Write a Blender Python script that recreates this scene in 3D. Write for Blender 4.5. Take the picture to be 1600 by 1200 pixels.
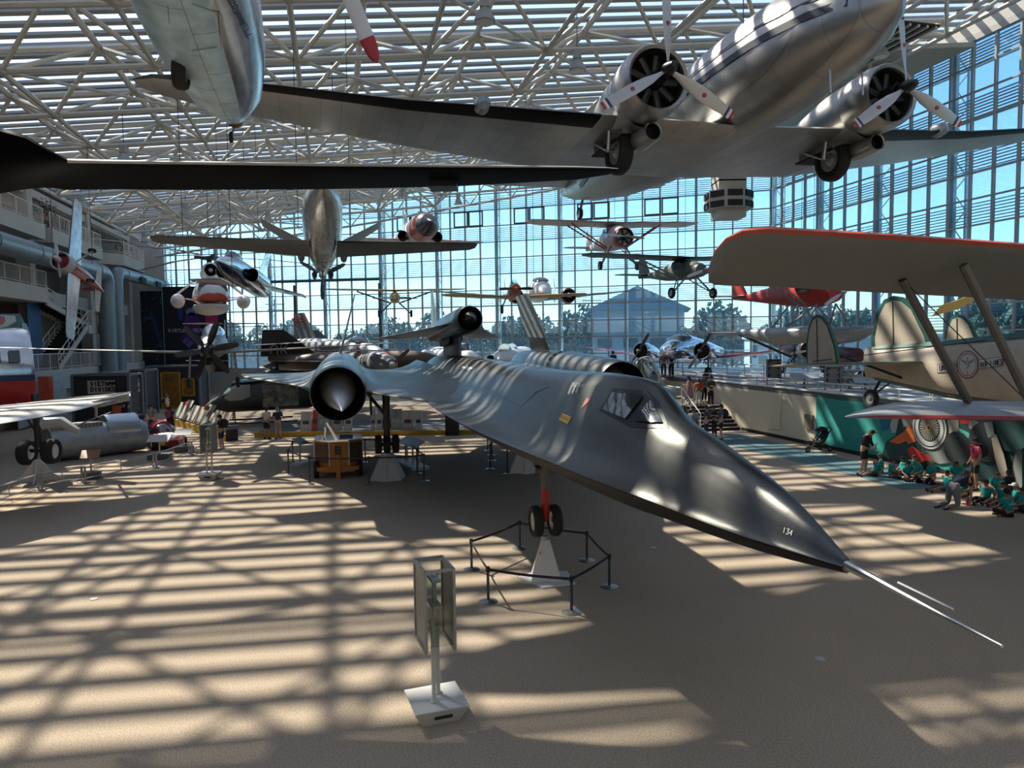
import bpy, bmesh, math, random
from math import sin, cos, pi, radians as R
from mathutils import Vector as V, Matrix, Euler, noise
random.seed(7)
SC = bpy.context.scene; COL = SC.collection
for o in list(bpy.data.objects): bpy.data.objects.remove(o)

# ---------------------------------------------------------------- camera, sky, sun, exposure
F, PIT, ROL, CH = 1120.0, 0.0607, -0.012, 5.0
cd = bpy.data.cameras.new('camera'); CAM = bpy.data.objects.new('camera', cd); COL.objects.link(CAM)
cd.sensor_fit = 'HORIZONTAL'; cd.sensor_width = 36; cd.lens = 36*F/1600; cd.clip_end = 2000; cd.clip_start = .1
CAM.location = (0, 0, CH)
CAM.matrix_world = Matrix.Translation((0, 0, CH)) @ Matrix.Rotation(pi/2-PIT, 4, 'X') @ Matrix.Rotation(ROL, 4, 'Z')
SC.camera = CAM
W = bpy.data.worlds.new('sky'); SC.world = W; W.use_nodes = True
nt = W.node_tree; bg = nt.nodes['Background']
sky = nt.nodes.new('ShaderNodeTexSky'); sky.sky_type = 'NISHITA'; sky.sun_disc = False
sky.sun_elevation = R(46); sky.sun_rotation = R(-46); sky.air_density = 1.0; sky.dust_density = .5; sky.ozone_density = 2.5
nt.links.new(sky.outputs[0], bg.inputs[0]); bg.inputs[1].default_value = 0.27
SUN = V((0.70, -0.68, -1.0)).normalized()
ld = bpy.data.lights.new('sun', 'SUN'); ld.energy = 10.5; ld.angle = R(0.9); ld.color = (1.0, .89, .74)
lo = bpy.data.objects.new('sun', ld); COL.objects.link(lo); lo.rotation_euler = SUN.to_track_quat('-Z', 'Y').to_euler(); lo.location = (-30, 40, 60)
vs = SC.view_settings; vs.view_transform = 'Standard'; vs.look = 'None'; vs.gamma = 1; vs.use_curve_mapping = False; vs.exposure = 0.22
SC.cycles.max_bounces = 7; SC.cycles.transparent_max_bounces = 24; SC.cycles.use_denoising = True
SC.cycles.diffuse_bounces = 4; SC.cycles.glossy_bounces = 4; SC.cycles.sample_clamp_indirect = 4; SC.cycles.caustics_reflective = False; SC.cycles.caustics_refractive = False

# ---------------------------------------------------------------- pixel <-> place
def ray(x, y):
    a, b = (x-800)/F, (y-600)/F
    cr, sr = cos(ROL), sin(ROL); u, v = a*cr+b*sr, -a*sr+b*cr
    c, s = cos(PIT), sin(PIT)
    return V((u, c-v*s, -s-v*c))
def at(x, y, Y):
    d = ray(x, y); return V((0, 0, CH)) + d*(Y/d.y)
def gz(x, y, z=0.0):
    d = ray(x, y); return V((0, 0, CH)) + d*((z-CH)/d.z)

def pix(p):
    X, Y, Z = p[0], p[1], p[2]-CH; c, s = cos(PIT), sin(PIT); yf = Y*c-Z*s; u, v = X/yf, -(Y*s+Z*c)/yf; cr, sr = cos(ROL), sin(ROL)
    return 800+F*(u*cr-v*sr), 600+F*(u*sr+v*cr)
ORD = ['first', 'second', 'third', 'fourth', 'fifth', 'sixth', 'seventh', 'eighth', 'ninth', 'tenth', 'eleventh', 'twelfth', 'thirteenth', 'fourteenth', 'fifteenth', 'sixteenth', 'seventeenth', 'eighteenth', 'nineteenth', 'twentieth']
def ordi(i): return ORD[i] if i < 20 else (ORD[i-20].join(('twenty-', '')) if i < 29 else ('thirtieth' if i == 29 else ('thirty-'+ORD[i-30] if i < 39 else ('fortieth' if i == 39 else 'forty-'+ORD[i-40]))))
# ---------------------------------------------------------------- materials
MATS = {}
def mat(name, col, rough=.5, metal=0., var=0., vs_=3., bump=0., bs=40., panel=0., trans=0., emit=0., spec=None, coat=0., psz=(1.1,.6), alpha=None):
    if name in MATS: return MATS[name]
    m = bpy.data.materials.new(name); m.use_nodes = True; t = m.node_tree; b = t.nodes['Principled BSDF']; MATS[name] = m
    b.inputs['Base Color'].default_value = (*col, 1); b.inputs['Roughness'].default_value = rough; b.inputs['Metallic'].default_value = metal
    if spec is not None: b.inputs['Specular IOR Level'].default_value = spec
    if coat: b.inputs['Coat Weight'].default_value = coat
    if trans: b.inputs['Transmission Weight'].default_value = trans
    if emit: b.inputs['Emission Color'].default_value = (*col, 1); b.inputs['Emission Strength'].default_value = emit
    tc = None
    def N(k): return t.nodes.new(k)
    if var or bump or panel: tc = N('ShaderNodeTexCoord').outputs['Object']
    src = None
    if var:
        n = N('ShaderNodeTexNoise'); n.inputs['Scale'].default_value = vs_; n.inputs['Detail'].default_value = 5
        t.links.new(tc, n.inputs['Vector'])
        r = N('ShaderNodeMapRange'); r.inputs[1].default_value = .3; r.inputs[2].default_value = .7; r.inputs[3].default_value = 1-var; r.inputs[4].default_value = 1+var
        t.links.new(n.outputs[0], r.inputs[0])
        x = N('ShaderNodeVectorMath'); x.operation = 'SCALE'; x.inputs[0].default_value = col
        t.links.new(r.outputs[0], x.inputs['Scale']); t.links.new(x.outputs[0], b.inputs['Base Color']); src = x
        if metal > .3:
            r2 = N('ShaderNodeMapRange'); r2.inputs[3].default_value = rough*.8; r2.inputs[4].default_value = min(1, rough*1.35)
            t.links.new(n.outputs[0], r2.inputs[0]); t.links.new(r2.outputs[0], b.inputs['Roughness'])
    if panel:
        k = N('ShaderNodeTexBrick'); k.inputs['Color1'].default_value = (1, 1, 1, 1); k.inputs['Color2'].default_value = (.86, .86, .86, 1)
        k.inputs['Mortar'].default_value = (1-panel,)*3+(1,); k.inputs['Scale'].default_value = 1; k.inputs['Mortar Size'].default_value = .012
        k.inputs['Brick Width'].default_value = psz[0]; k.inputs['Row Height'].default_value = psz[1]
        t.links.new(tc, k.inputs['Vector'])
        mx = N('ShaderNodeMix'); mx.data_type = 'RGBA'; mx.blend_type = 'MULTIPLY'; mx.inputs[0].default_value = 1
        if src: t.links.new(src.outputs[0], mx.inputs[6])
        else: mx.inputs[6].default_value = (*col, 1)
        t.links.new(k.outputs[0], mx.inputs[7]); t.links.new(mx.outputs[2], b.inputs['Base Color'])
    if bump:
        n = N('ShaderNodeTexNoise'); n.inputs['Scale'].default_value = bs; n.inputs['Detail'].default_value = 4; t.links.new(tc, n.inputs['Vector'])
        bp = N('ShaderNodeBump'); bp.inputs['Strength'].default_value = bump; bp.inputs['Distance'].default_value = .02
        t.links.new(n.outputs[0], bp.inputs['Height']); t.links.new(bp.outputs[0], b.inputs['Normal'])
    return m
def thin_glass(name, tint, refl=.12, diff=0., rough=.02, dcol=(.9, .95, 1)):
    """thin pane: mostly clear, a little mirror, optionally frosted"""
    m = bpy.data.materials.new(name); m.use_nodes = True; t = m.node_tree; t.nodes.clear()
    o = t.nodes.new('ShaderNodeOutputMaterial'); tr = t.nodes.new('ShaderNodeBsdfTransparent'); tr.inputs[0].default_value = (*tint, 1)
    g = t.nodes.new('ShaderNodeBsdfGlossy'); g.inputs['Roughness'].default_value = rough
    mx = t.nodes.new('ShaderNodeMixShader'); fr = t.nodes.new('ShaderNodeFresnel'); fr.inputs[0].default_value = 1.4
    mu = t.nodes.new('ShaderNodeMath'); mu.operation = 'MULTIPLY_ADD'; mu.inputs[1].default_value = 1.0; mu.inputs[2].default_value = refl*.2
    t.links.new(fr.outputs[0], mu.inputs[0]); t.links.new(mu.outputs[0], mx.inputs[0]); t.links.new(tr.outputs[0], mx.inputs[1]); t.links.new(g.outputs[0], mx.inputs[2])
    last = mx
    if diff:
        d = t.nodes.new('ShaderNodeBsdfTranslucent'); d.inputs[0].default_value = (*dcol, 1)
        m2 = t.nodes.new('ShaderNodeMixShader'); m2.inputs[0].default_value = diff
        t.links.new(mx.outputs[0], m2.inputs[1]); t.links.new(d.outputs[0], m2.inputs[2]); last = m2
    t.links.new(last.outputs[0], o.inputs[0]); MATS[name] = m; return m

alu = mat('aluminium skin', (.56, .57, .58), .3, .92, var=.10, vs_=1.5, panel=.35, bump=.05, bs=9)
alu_d = mat('dull aluminium', (.45, .45, .44), .42, .8, var=.12, vs_=2, panel=.3, bump=.05, bs=7)
chrome = mat('polished metal', (.85, .86, .88), .1, 1, var=.05)
steel = mat('brushed steel', (.42, .43, .44), .35, .9)
black = mat('black rubber', (.012, .012, .013), .75)
blackp = mat('black paint', (.010, .011, .014), .33)
white = mat('white paint', (.78, .78, .77), .4, var=.05)
grey = mat('grey paint', (.22, .23, .24), .5, var=.06)
lgrey = mat('light grey paint', (.45, .46, .46), .5, var=.06)
red = mat('red paint', (.42, .03, .025), .35, var=.1)
orange = mat('red orange paint', (.58, .10, .04), .4, var=.08)
yellow = mat('yellow paint', (.62, .36, .03), .45, var=.08)
navy = mat('navy paint', (.02, .04, .12), .35)
beige = mat('off white painted steel', (.50, .475, .41), .55, var=.04)
conc = mat('painted concrete', (.46, .44, .40), .8, var=.07, vs_=.6, bump=.1, bs=6)
creamw = mat('cream wall paint', (.72, .64, .48), .8, var=.03, vs_=.5)
teal = mat('teal wall paint', (.03, .30, .26), .7, var=.04)
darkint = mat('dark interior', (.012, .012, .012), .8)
cglass = thin_glass('canopy glass', (.75, .82, .82), .5)

# ---------------------------------------------------------------- mesh builder
class MB:
    def __init__(s): s.v = []; s.f = []; s.mi = []; s.cur = 0
    def m(s, i): s.cur = i; return s
    def add(s, vs, fs):
        n = len(s.v); s.v += [tuple(q) for q in vs]; s.f += [tuple(n+i for i in f) for f in fs]; s.mi += [s.cur]*len(fs); return s
    def box(s, c, d, rz=0, mx=None):
        x, y, z = d[0]/2, d[1]/2, d[2]/2; c = V(c); r = mx or Matrix.Rotation(rz, 3, 'Z')
        return s.add([c + r @ V((a*x, b*y, e*z)) for a in (-1, 1) for b in (-1, 1) for e in (-1, 1)],
                     [(0, 1, 3, 2), (4, 6, 7, 5), (0, 4, 5, 1), (2, 3, 7, 6), (0, 2, 6, 4), (1, 5, 7, 3)])
    def beam(s, a, b, w, h, up=(0, 0, 1)):
        a, b = V(a), V(b); d = b-a; L = d.length; d.normalize(); up = V(up)
        y = up.cross(d); y = y.normalized() if y.length > 1e-4 else V((1, 0, 0)).cross(d).normalized(); z = d.cross(y)
        return s.box((a+b)/2, (L, w, h), mx=Matrix((d, y, z)).transposed())
    def loft(s, rings, cap0=True, cap1=True, closed=True):
        n = len(rings[0]); vs = [p for r in rings for p in r]; fs = []
        for i in range(len(rings)-1):
            for j in range(n if closed else n-1):
                k = (j+1) % n; fs.append((i*n+j, i*n+k, (i+1)*n+k, (i+1)*n+j))
        if cap0: fs.append(tuple(range(n))[::-1])
        if cap1: fs.append(tuple((len(rings)-1)*n+j for j in range(n)))
        return s.add(vs, fs)
    def tube(s, pts, r, n=8, cap=True):
        pts = [V(p) for p in pts]; rs = r if isinstance(r, (list, tuple)) else [r]*len(pts); rings = []
        pu = None
        for i, p in enumerate(pts):
            d = (pts[min(i+1, len(pts)-1)]-pts[max(i-1, 0)]).normalized()
            u = pu if pu is not None and abs(pu.dot(d)) < .95 else (V((0, 0, 1)) if abs(d.z) < .9 else V((1, 0, 0)))
            a = d.cross(u).normalized(); b = a.cross(d).normalized(); pu = b
            rings.append([p + a*cos(2*pi*k/n)*rs[i] + b*sin(2*pi*k/n)*rs[i] for k in range(n)])
        return s.loft(rings, cap, cap)
    def lathe(s, prof, o=(0, 0, 0), ax=(1, 0, 0), n=24, sc=(1, 1), cap=False):
        """prof: (distance along axis, radius)"""
        o, ax = V(o), V(ax).normalized(); u = V((0, 0, 1)) if abs(ax.z) < .9 else V((1, 0, 0)); a = u.cross(ax).normalized(); b = ax.cross(a)
        return s.loft([[o + ax*t + a*cos(2*pi*k/n)*r*sc[0] + b*sin(2*pi*k/n)*r*sc[1] for k in range(n)] for t, r in prof], cap, cap)
    def prism(s, poly, thick, o=(0, 0, 0), ex=(1, 0, 0), ey=(0, 0, 1)):
        """flat outline given in (ex, ey), centred on o, with thickness along ex x ey"""
        o, ex, ey = V(o), V(ex), V(ey); nz = ex.cross(ey).normalized()
        r = [[o + ex*x + ey*y + nz*(t*thick/2) for x, y in poly] for t in (-1, 1)]
        return s.loft(r)
    def surf(s, st, n=7):
        """lifting surface: stations (leading edge, trailing edge, thickness, up)"""
        rings = []
        for le, te, th, up in st:
            le, te, up = V(le), V(te), V(up).normalized(); ring = []
            xs = [(1-cos(pi*i/n))/2 for i in range(n+1)]
            f = lambda x: 2.6*(.2969*math.sqrt(x)-.126*x-.3516*x*x+.2843*x**3-.1015*x**4)
            for x in xs: ring.append(le.lerp(te, x)+up*th*f(x)*1.25)
            for x in xs[-2:0:-1]: ring.append(le.lerp(te, x)-up*th*f(x)*.75)
            rings.append(ring)
        return s.loft(rings)
    def fus(s, sec, n=20, cap=True):
        """fuselage: sections (x, z centre, half width, up, down[, squareness])"""
        rings = []
        for q in sec:
            x, z, w, u, d = q[:5]; e = q[5] if len(q) > 5 else 1.0; ring = []
            for k in range(n):
                a = 2*pi*k/n; c, sn = cos(a), sin(a)
                cy = math.copysign(abs(c)**e, c); cz = math.copysign(abs(sn)**e, sn)
                ring.append((x, cy*w, z + cz*(u if sn > 0 else d)))
            rings.append(ring)
        return s.loft(rings, cap, cap)
    def build(s, name, ms, parent=None, smooth=35, label=None):
        me = bpy.data.meshes.new(name); me.from_pydata(s.v, [], s.f)
        if not isinstance(ms, (list, tuple)): ms = [ms]
        for m_ in ms: me.materials.append(m_)
        if any(s.mi): me.polygons.foreach_set('material_index', s.mi)
        bm = bmesh.new(); bm.from_mesh(me); bmesh.ops.recalc_face_normals(bm, faces=bm.faces); bm.to_mesh(me); bm.free()
        if smooth:
            me.shade_smooth(); me.set_sharp_from_angle(angle=R(smooth))
        me.update()
        o = bpy.data.objects.new(name, me); COL.objects.link(o); o.parent = parent
        if label: o['label'] = label
        return o
def tag(o, label, cat, group=None, kind=None):
    if label: o['label'] = label
    if cat: o['category'] = cat
    if group: o['group'] = group
    if kind: o['kind'] = kind
    return o
def struct(o): o['kind'] = 'structure'; return o
def thing(name, label, cat, loc=(0, 0, 0), rz=0, group=None, mx=None, sc=1):
    o = bpy.data.objects.new(name, None); COL.objects.link(o); o.empty_display_size = .2
    if mx is not None: o.matrix_world = mx
    else: o.location = loc; o.rotation_euler = (0, 0, rz); o.scale = (sc,)*3
    return tag(o, label, cat, group)
def dup(o, parent=None, **kw):
    c = o.copy(); COL.objects.link(c)
    if parent is not None: c.parent = parent
    for k, v_ in kw.items():
        if k in ('label', 'group'): c[k] = v_
        else: setattr(c, k, v_)
    for ch in [x for x in bpy.data.objects if x.parent == o]: dup(ch, c)
    return c
def text(name, body, size, mtl, mx, parent=None, ext=.004, font_sc=1, bold=0):
    c = bpy.data.curves.new(name, 'FONT'); c.body = body; c.size = size; c.extrude = ext; c.align_x = 'CENTER'; c.align_y = 'CENTER'; c.offset = bold
    c.materials.append(mtl); t = bpy.data.objects.new(name, c)
    dg = bpy.context.evaluated_depsgraph_get(); me = bpy.data.meshes.new_from_object(t.evaluated_get(dg)) if False else None
    COL.objects.link(t); t.parent = parent; t.matrix_local = mx; t.scale.x *= font_sc
    return t
def frame(o, ex, ey):
    """matrix with columns ex, ey, ex x ey at o"""
    ex = V(ex).normalized(); ey = V(ey); ey = (ey-ex*ey.dot(ex)).normalized(); ez = ex.cross(ey)
    return Matrix.Translation(o) @ Matrix((ex, ey, ez)).transposed().to_4x4()
def attitude(pos, bearing, pitch=0, roll=0):
    """aircraft frame: +x nose, +y port, +z up; bearing measured from the camera's side (-Y) towards +X"""
    return Matrix.Translation(pos) @ Matrix.Rotation(R(bearing)-pi/2, 4, 'Z') @ Matrix.Rotation(-R(pitch), 4, 'Y') @ Matrix.Rotation(R(roll), 4, 'X')

# ---------------------------------------------------------------- hall frame: a across, e along, both from the side walls' direction
AZ = R(13.8); E1 = V((cos(AZ), sin(AZ), 0)); E2 = V((-sin(AZ), cos(AZ), 0))
def hall(a, e, z=0): return E1*a + E2*e + V((0, 0, z))
def hz(a): return 16.3 + .118*(a+20)     # roof glazing height
AL, AR = -20.06, 35.4
CR = V((21.65, 60.2, 0)); CM = V((-12.9, 71.2, 0)); CL = V((-36.2, 75.3, 0))
def ae(p): return p.dot(E1), p.dot(E2)
def a_back(e):                    # rightmost a still inside the hall at depth e (behind e=53.5 the glass cuts across)
    (a0, e0), (a1, e1), (a2, e2) = ae(CR), ae(CM), ae(CL)
    if e <= e0: return AR
    if e <= e1: return a0+(a1-a0)*(e-e0)/(e1-e0)
    if e <= e2: return a1+(a2-a1)*(e-e1)/(e2-e1)
    return None
# ================================================================= the hall
# floor
def nmat_floor():
    m = mat('carpet', (.43, .345, .25), .95, bump=.5, bs=90, spec=.1); t = m.node_tree; b = t.nodes['Principled BSDF']
    tc = t.nodes.new('ShaderNodeTexCoord'); n = t.nodes.new('ShaderNodeTexNoise'); n.inputs['Scale'].default_value = 45; n.inputs['Detail'].default_value = 3
    n2 = t.nodes.new('ShaderNodeTexNoise'); n2.inputs['Scale'].default_value = .35; n2.inputs['Detail'].default_value = 3
    t.links.new(tc.outputs['Object'], n.inputs[0]); t.links.new(tc.outputs['Object'], n2.inputs[0])
    cr = t.nodes.new('ShaderNodeValToRGB'); cr.color_ramp.elements[0].color = (.27, .22, .17, 1); cr.color_ramp.elements[1].color = (.53, .435, .33, 1)
    cr.color_ramp.elements[0].position = .3; cr.color_ramp.elements[1].position = .7; t.links.new(n.outputs[0], cr.inputs[0])
    mr = t.nodes.new('ShaderNodeMapRange'); mr.inputs[3].default_value = .85; mr.inputs[4].default_value = 1.12; t.links.new(n2.outputs[0], mr.inputs[0])
    x = t.nodes.new('ShaderNodeVectorMath'); x.operation = 'SCALE'; t.links.new(cr.outputs[0], x.inputs[0]); t.links.new(mr.outputs[0], x.inputs['Scale']); t.links.new(x.outputs[0], b.inputs['Base Color'])
    return m
carpet = nmat_floor()
fl = MB(); P = [hall(AL-8, -15), hall(AR, -15), CR, CM, CL, hall(AL-8, 80)]
fl.add([p+V((0, 0, -.3)) for p in P]+[p for p in P], [(6, 7, 8, 9, 10, 11), (5, 4, 3, 2, 1, 0)]+[(i, (i+1) % 6, (i+1) % 6+6, i+6) for i in range(6)])
struct(fl.build('floor', carpet, smooth=0))
b = MB(); blue = mat('blue grey carpet', (.10, .19, .21), .95, var=.15, vs_=30)
q = [gz(1085, 683), gz(1150, 677), gz(1500, 760), gz(1410, 765), gz(1330, 742)]
b.prism([(p.x, p.y) for p in q], .012, (0, 0, .0065), (1, 0, 0), (0, 1, 0)); struct(b.build('trim_1', blue, smooth=0))

# glass walls: mullions, panes, sun-shade louvres, white columns
M_ = 1.49; Z0 = 15.68
mull = mat('painted aluminium mullion', (.33, .33, .31), .5)
pane = thin_glass('window glass', (.50, .80, .96), .25, diff=.11, dcol=(.45, .72, 1.0))  # bluish translucent share stands in for haze; tint deepens the sky's cyan
louv = mat('sun shade blades', (.50, .51, .52), .5)
def glasswall(idx, p0, p1, nrm, zb, ztop, panes=True, mod=None):
    d = (p1-p0); L = d.length; d.normalize(); nc = round(L/(mod or M_)); st = L/nc
    root = bpy.data.objects.new('window_%d' % idx, None); COL.objects.link(root); root['kind'] = 'structure'
    m = MB(); z1f = lambda t: ztop(p0+d*t)
    for i in range(nc+1):
        t = i*st; w = .11; m.box((p0+d*t)+V((0, 0, (zb+z1f(t))/2)), (w, .2, z1f(t)-zb), math.atan2(d.y, d.x))
    zs = [Z0+k*M_ for k in range(-9, 6)]
    zmax = max(z1f(0), z1f(L))
    for z in zs:
        if z < zb: continue
        # stop the bar where the roof line comes below it
        ts = [i*L/60 for i in range(61) if z1f(i*L/60) > z]
        if ts: m.beam(p0+d*ts[0]+V((0, 0, z)), p0+d*ts[-1]+V((0, 0, z)), .12, .09)
    m.beam(p0+V((0, 0, zb)), p1+V((0, 0, zb)), .2, .2)
    m.beam(p0+V((0, 0, z1f(0))), p1+V((0, 0, z1f(L))), .35, .35)
    m.build('mullion_grid', mull, root, smooth=0)
    g = MB(); a0, a1 = p0+nrm*.05, p1+nrm*.05
    g.add([a0+V((0, 0, zb)), a1+V((0, 0, zb)), a1+V((0, 0, z1f(L))), a0+V((0, 0, z1f(0)))], [(0, 1, 2, 3)]); g.build('glass_pane', pane, root, smooth=0)
    l = MB()
    for k in (-7, -5, -3, -1, 1, 3):
        for j in range(8):
            z = Z0+(k+.06+j*.118)*M_
            if z < zb: continue
            ts = [i*L/60 for i in range(61) if z1f(i*L/60) > z]
            if ts and ts[-1] > ts[0]: l.beam(p0+d*ts[0]+nrm*.55+V((0, 0, z)), p0+d*ts[-1]+nrm*.55+V((0, 0, z)), .16, .035)
    l.build('louver', louv, root, smooth=0)['kind'] = 'stuff'
    c = MB(); 
    for i in range(0, nc+1, 4):
        q = p0+d*(i*st)+nrm*.35; zt = z1f(i*st)
        c.box(q+V((0, 0, (zb+zt)/2)), (.22, .22, zt-zb), math.atan2(d.y, d.x)); q2 = q+nrm*.9
        c.box(q2+V((0, 0, (zb+zt)/2)), (.12, .12, zt-zb), math.atan2(d.y, d.x))
        z = zb; s = 0
        while z+1 < zt: c.beam((q if s else q2)+V((0, 0, z)), (q2 if s else q)+V((0, 0, z+1)), .05, .05); z += 1; s = 1-s
    c.build('lattice_column', white, root, smooth=0)
    return root
rz_ = lambda p: hz(ae(p)[0])-.1
nB = V((.304, .9527, 0)); nB2 = V((.174, .985, 0)); nR = E1
glasswall(1, CR, CM, nB, 2.4, rz_)
glasswall(2, CM, CL, nB2, 2.4, rz_, mod=1.5)
glasswall(3, CR, hall(AR, -15), nR, 2.4, lambda p: hz(AR)-1.2, mod=1.47)
# solid walls around the rest
w = MB()
w.beam(hall(AL-8, -15.2, 10), hall(AR, -15.2, 10), .3, 27); struct(w.build('wall_front', conc, smooth=0))
w = MB(); w.beam(CR+V((0, 0, 1.1)), CM+V((0, 0, 1.1)), .3, 2.6); w.beam(CM+V((0, 0, 1.1)), CL+V((0, 0, 1.1)), .3, 2.6); w.beam(CL+V((0, 0, 9)), hall(AL-8, 80, 9), .3, 18)
struct(w.build('wall_back', conc, smooth=0))
w = MB(); w.beam(CR+V((0, 0, 1.1)), hall(AR, -15, 1.1), .3, 2.6); w.beam(hall(AR, -15, hz(AR)-.7), CR+V((0, 0, hz(AR)-.7)), .3, 1.3); struct(w.build('wall_right', conc, smooth=0))
# exit doorway frames under the glass, seen between the machines
tr = MB()
for px in (915, 945): pass

# roof: glazing on slats, space frame under it
rg = thin_glass('roof glazing', (.86, .9, .92), .1, diff=.09)
sl = MB(); gl = MB(); PITCH = 1.02; e = -14.0
poly = []
while e < 79:
    ab = a_back(e)
    if ab is not None and ab > AL+1:
        p0, p1 = hall(AL, e, hz(AL)), hall(ab, e, hz(ab)); sl.beam(p0, p1, .37, .12)
    e += PITCH
slat = mat('roof slats', (.24, .25, .25), .6)
struct(sl.build('ceiling', slat, smooth=0))
P = [hall(AL, -15), hall(AR, -15), CR, CM, CL+E1*1.2]
g = MB(); g.add([p+V((0, 0, hz(ae(p)[0])+.25)) for p in P], [tuple(range(5))]); struct(g.build('ceiling_glazing', rg, smooth=0))
# space frame
S = 5.3; D = 1.8; fr = MB(); br = MB(); nodes_b = {}; na = int((AR-AL)/S)+1
def top(i, j):
    a, e = AL+.3+i*S, -14+j*S; return hall(a, e, hz(a)-.25)
def bot(i, j):
    a, e = AL+.3+(i+.5)*S, -14+(j+.5)*S; return hall(a, e, hz(a)-.25-D)
def inside(p):
    a, e = ae(p); ab = a_back(e); return ab is not None and AL-.1 <= a <= ab+.4
NA, NE = 12, 19
for i in range(NA):
    for j in range(1, NE):
        T = top(i, j)
        if not inside(T): continue
        for q in (top(i+1, j), top(i, j+1)):
            if inside(q): fr.tube([T, q], .15, 6, False)
        B = bot(i, j)
        if inside(B):
            for q in (top(i, j), top(i+1, j), top(i, j+1), top(i+1, j+1)):
                if inside(q): br.tube([B, q], .10, 6, False)
            for q in (bot(i+1, j), bot(i, j+1)):
                if inside(q): br.tube([B, q], .11, 6, False)
            br.lathe([(-.12, .1), (-.08, .2), (.08, .2), (.12, .1)], B, (0, 0, 1), 8, cap=True)
            for q in (bot(i+1, j+1),):
                if inside(q) and (i+j) % 2: br.tube([B, q], .07, 5, False)
struct(fr.build('ceiling_beams', beige)); struct(br.build('ceiling_truss', beige))
# edge girders along the back glass
eg = MB()
for p, q in ((CR, CM), (CM, CL)):
    n = int((q-p).length/4); nn = nB if p is CR else nB2
    for k in range(n):
        a, b2 = p.lerp(q, k/n)-nn*1.2, p.lerp(q, (k+1)/n)-nn*1.2; za, zb_ = hz(ae(a)[0]), hz(ae(b2)[0])
        eg.tube([a+V((0, 0, za-.3)), b2+V((0, 0, zb_-.3))], .11, 6); eg.tube([a+V((0, 0, za-2.6)), b2+V((0, 0, zb_-2.6))], .11, 6)
        mid = (a+b2)/2; eg.tube([a+V((0, 0, za-.3)), mid+V((0, 0, (za+zb_)/2-2.6)), b2+V((0, 0, zb_-.3))], .07, 6)
struct(eg.build('trim_2', beige))
# pendant lamps
lamp = None; hexm = mat('lamp housing', (.35, .35, .33), .5); lens = mat('lamp lens', (.6, .6, .55), .3)
n = 0
for i in range(0, NA-1):
    for j in range(6, NE-1):
        if (i+2*j) % 3: continue
        B = bot(i, j)+E1*1.4+V((0, 0, -.2))
        if not inside(B): continue
        lab = 'hexagonal pendant lamp hanging below the white roof truss'
        if lamp is None:
            lamp = thing('pendant_lamp', lab, 'lamp', B, 0, 'pendant lamps under the roof truss')
            MB().tube([(0, 0, 0), (0, 0, 2.4)], .02, 5).build('cable', blackp, lamp)
            MB().box((0, 0, .15), (.35, .35, .4)).build('ballast_box', hexm, lamp, smooth=0)
            MB().lathe([(0, .15), (-.15, .22), (-.5, .42), (-.55, .42)], ax=(0, 0, 1), n=6, cap=True).build('lamp_shade', hexm, lamp, smooth=0)
            MB().lathe([(-.555, .36), (-.57, .36)], ax=(0, 0, 1), n=6, cap=True).build('lens', lens, lamp, smooth=0)
        else: dup(lamp, location=B, label=lab)
        n += 1
rows = {}
for o in [x for x in bpy.data.objects if x.get('category') == 'lamp']:
    x_, y_ = pix(o.location); rows.setdefault(round(ae(o.location)[1], 1), []).append((x_, y_, o))
vis = sorted(k for k, l in rows.items() if any(0 < x < 1600 and 0 < y < 1200 for x, y, o in l))
for k, l in rows.items():
    l.sort(key=lambda q: q[0]); ins = [q for q in l if 0 < q[0] < 1600 and 0 < q[1] < 1200]
    if k in vis:
        for i, q in enumerate(ins): q[2]['label'] = 'hexagonal pendant lamp, %s from the left in the %s nearest row' % (ordi(i), ordi(vis.index(k)))
    for q in l:
        if q not in ins:
            for c in list(q[2].children): bpy.data.objects.remove(c)
            bpy.data.objects.remove(q[2])
# dark frames set in the back glass: clerestory vents and the tall doorway
fm_ = mat('dark window frame', (.07, .07, .07), .5); dB = (CM-CR).normalized(); dC = (CL-CM).normalized()
for n_, (i0, i1) in enumerate(((17, 19), (13, 15), (9, 11), (21, 23), (5, 7))):
    m = MB()
    for k in range(i0, i1):
        a, b2 = CR+dB*(M_*k+.08)-nB*.1, CR+dB*(M_*(k+1)-.08)-nB*.1
        for z in (Z0+.08, Z0+M_-.08): m.beam(a+V((0, 0, z)), b2+V((0, 0, z)), .08, .13)
        for q in (a, b2): m.box(q+V((0, 0, Z0+M_/2)), (.13, .08, M_-.1), math.atan2(dB.y, dB.x))
    struct(m.build('trim_%d' % (20+n_), fm_, smooth=0))
m = MB(); a, b2 = CM-nB2*.15, CM+dC*11.5-nB2*.15; m.beam(a+V((0, 0, 11.2)), b2+V((0, 0, 11.2)), .15, .28); m.box(a+V((0, 0, 5.4)), (.28, .15, 10.8)); m.box(CM+dC*9-nB2*.15+V((0, 0, 5.4)), (.22, .15, 10.8)); struct(m.build('trim_25', fm_, smooth=0))
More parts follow.
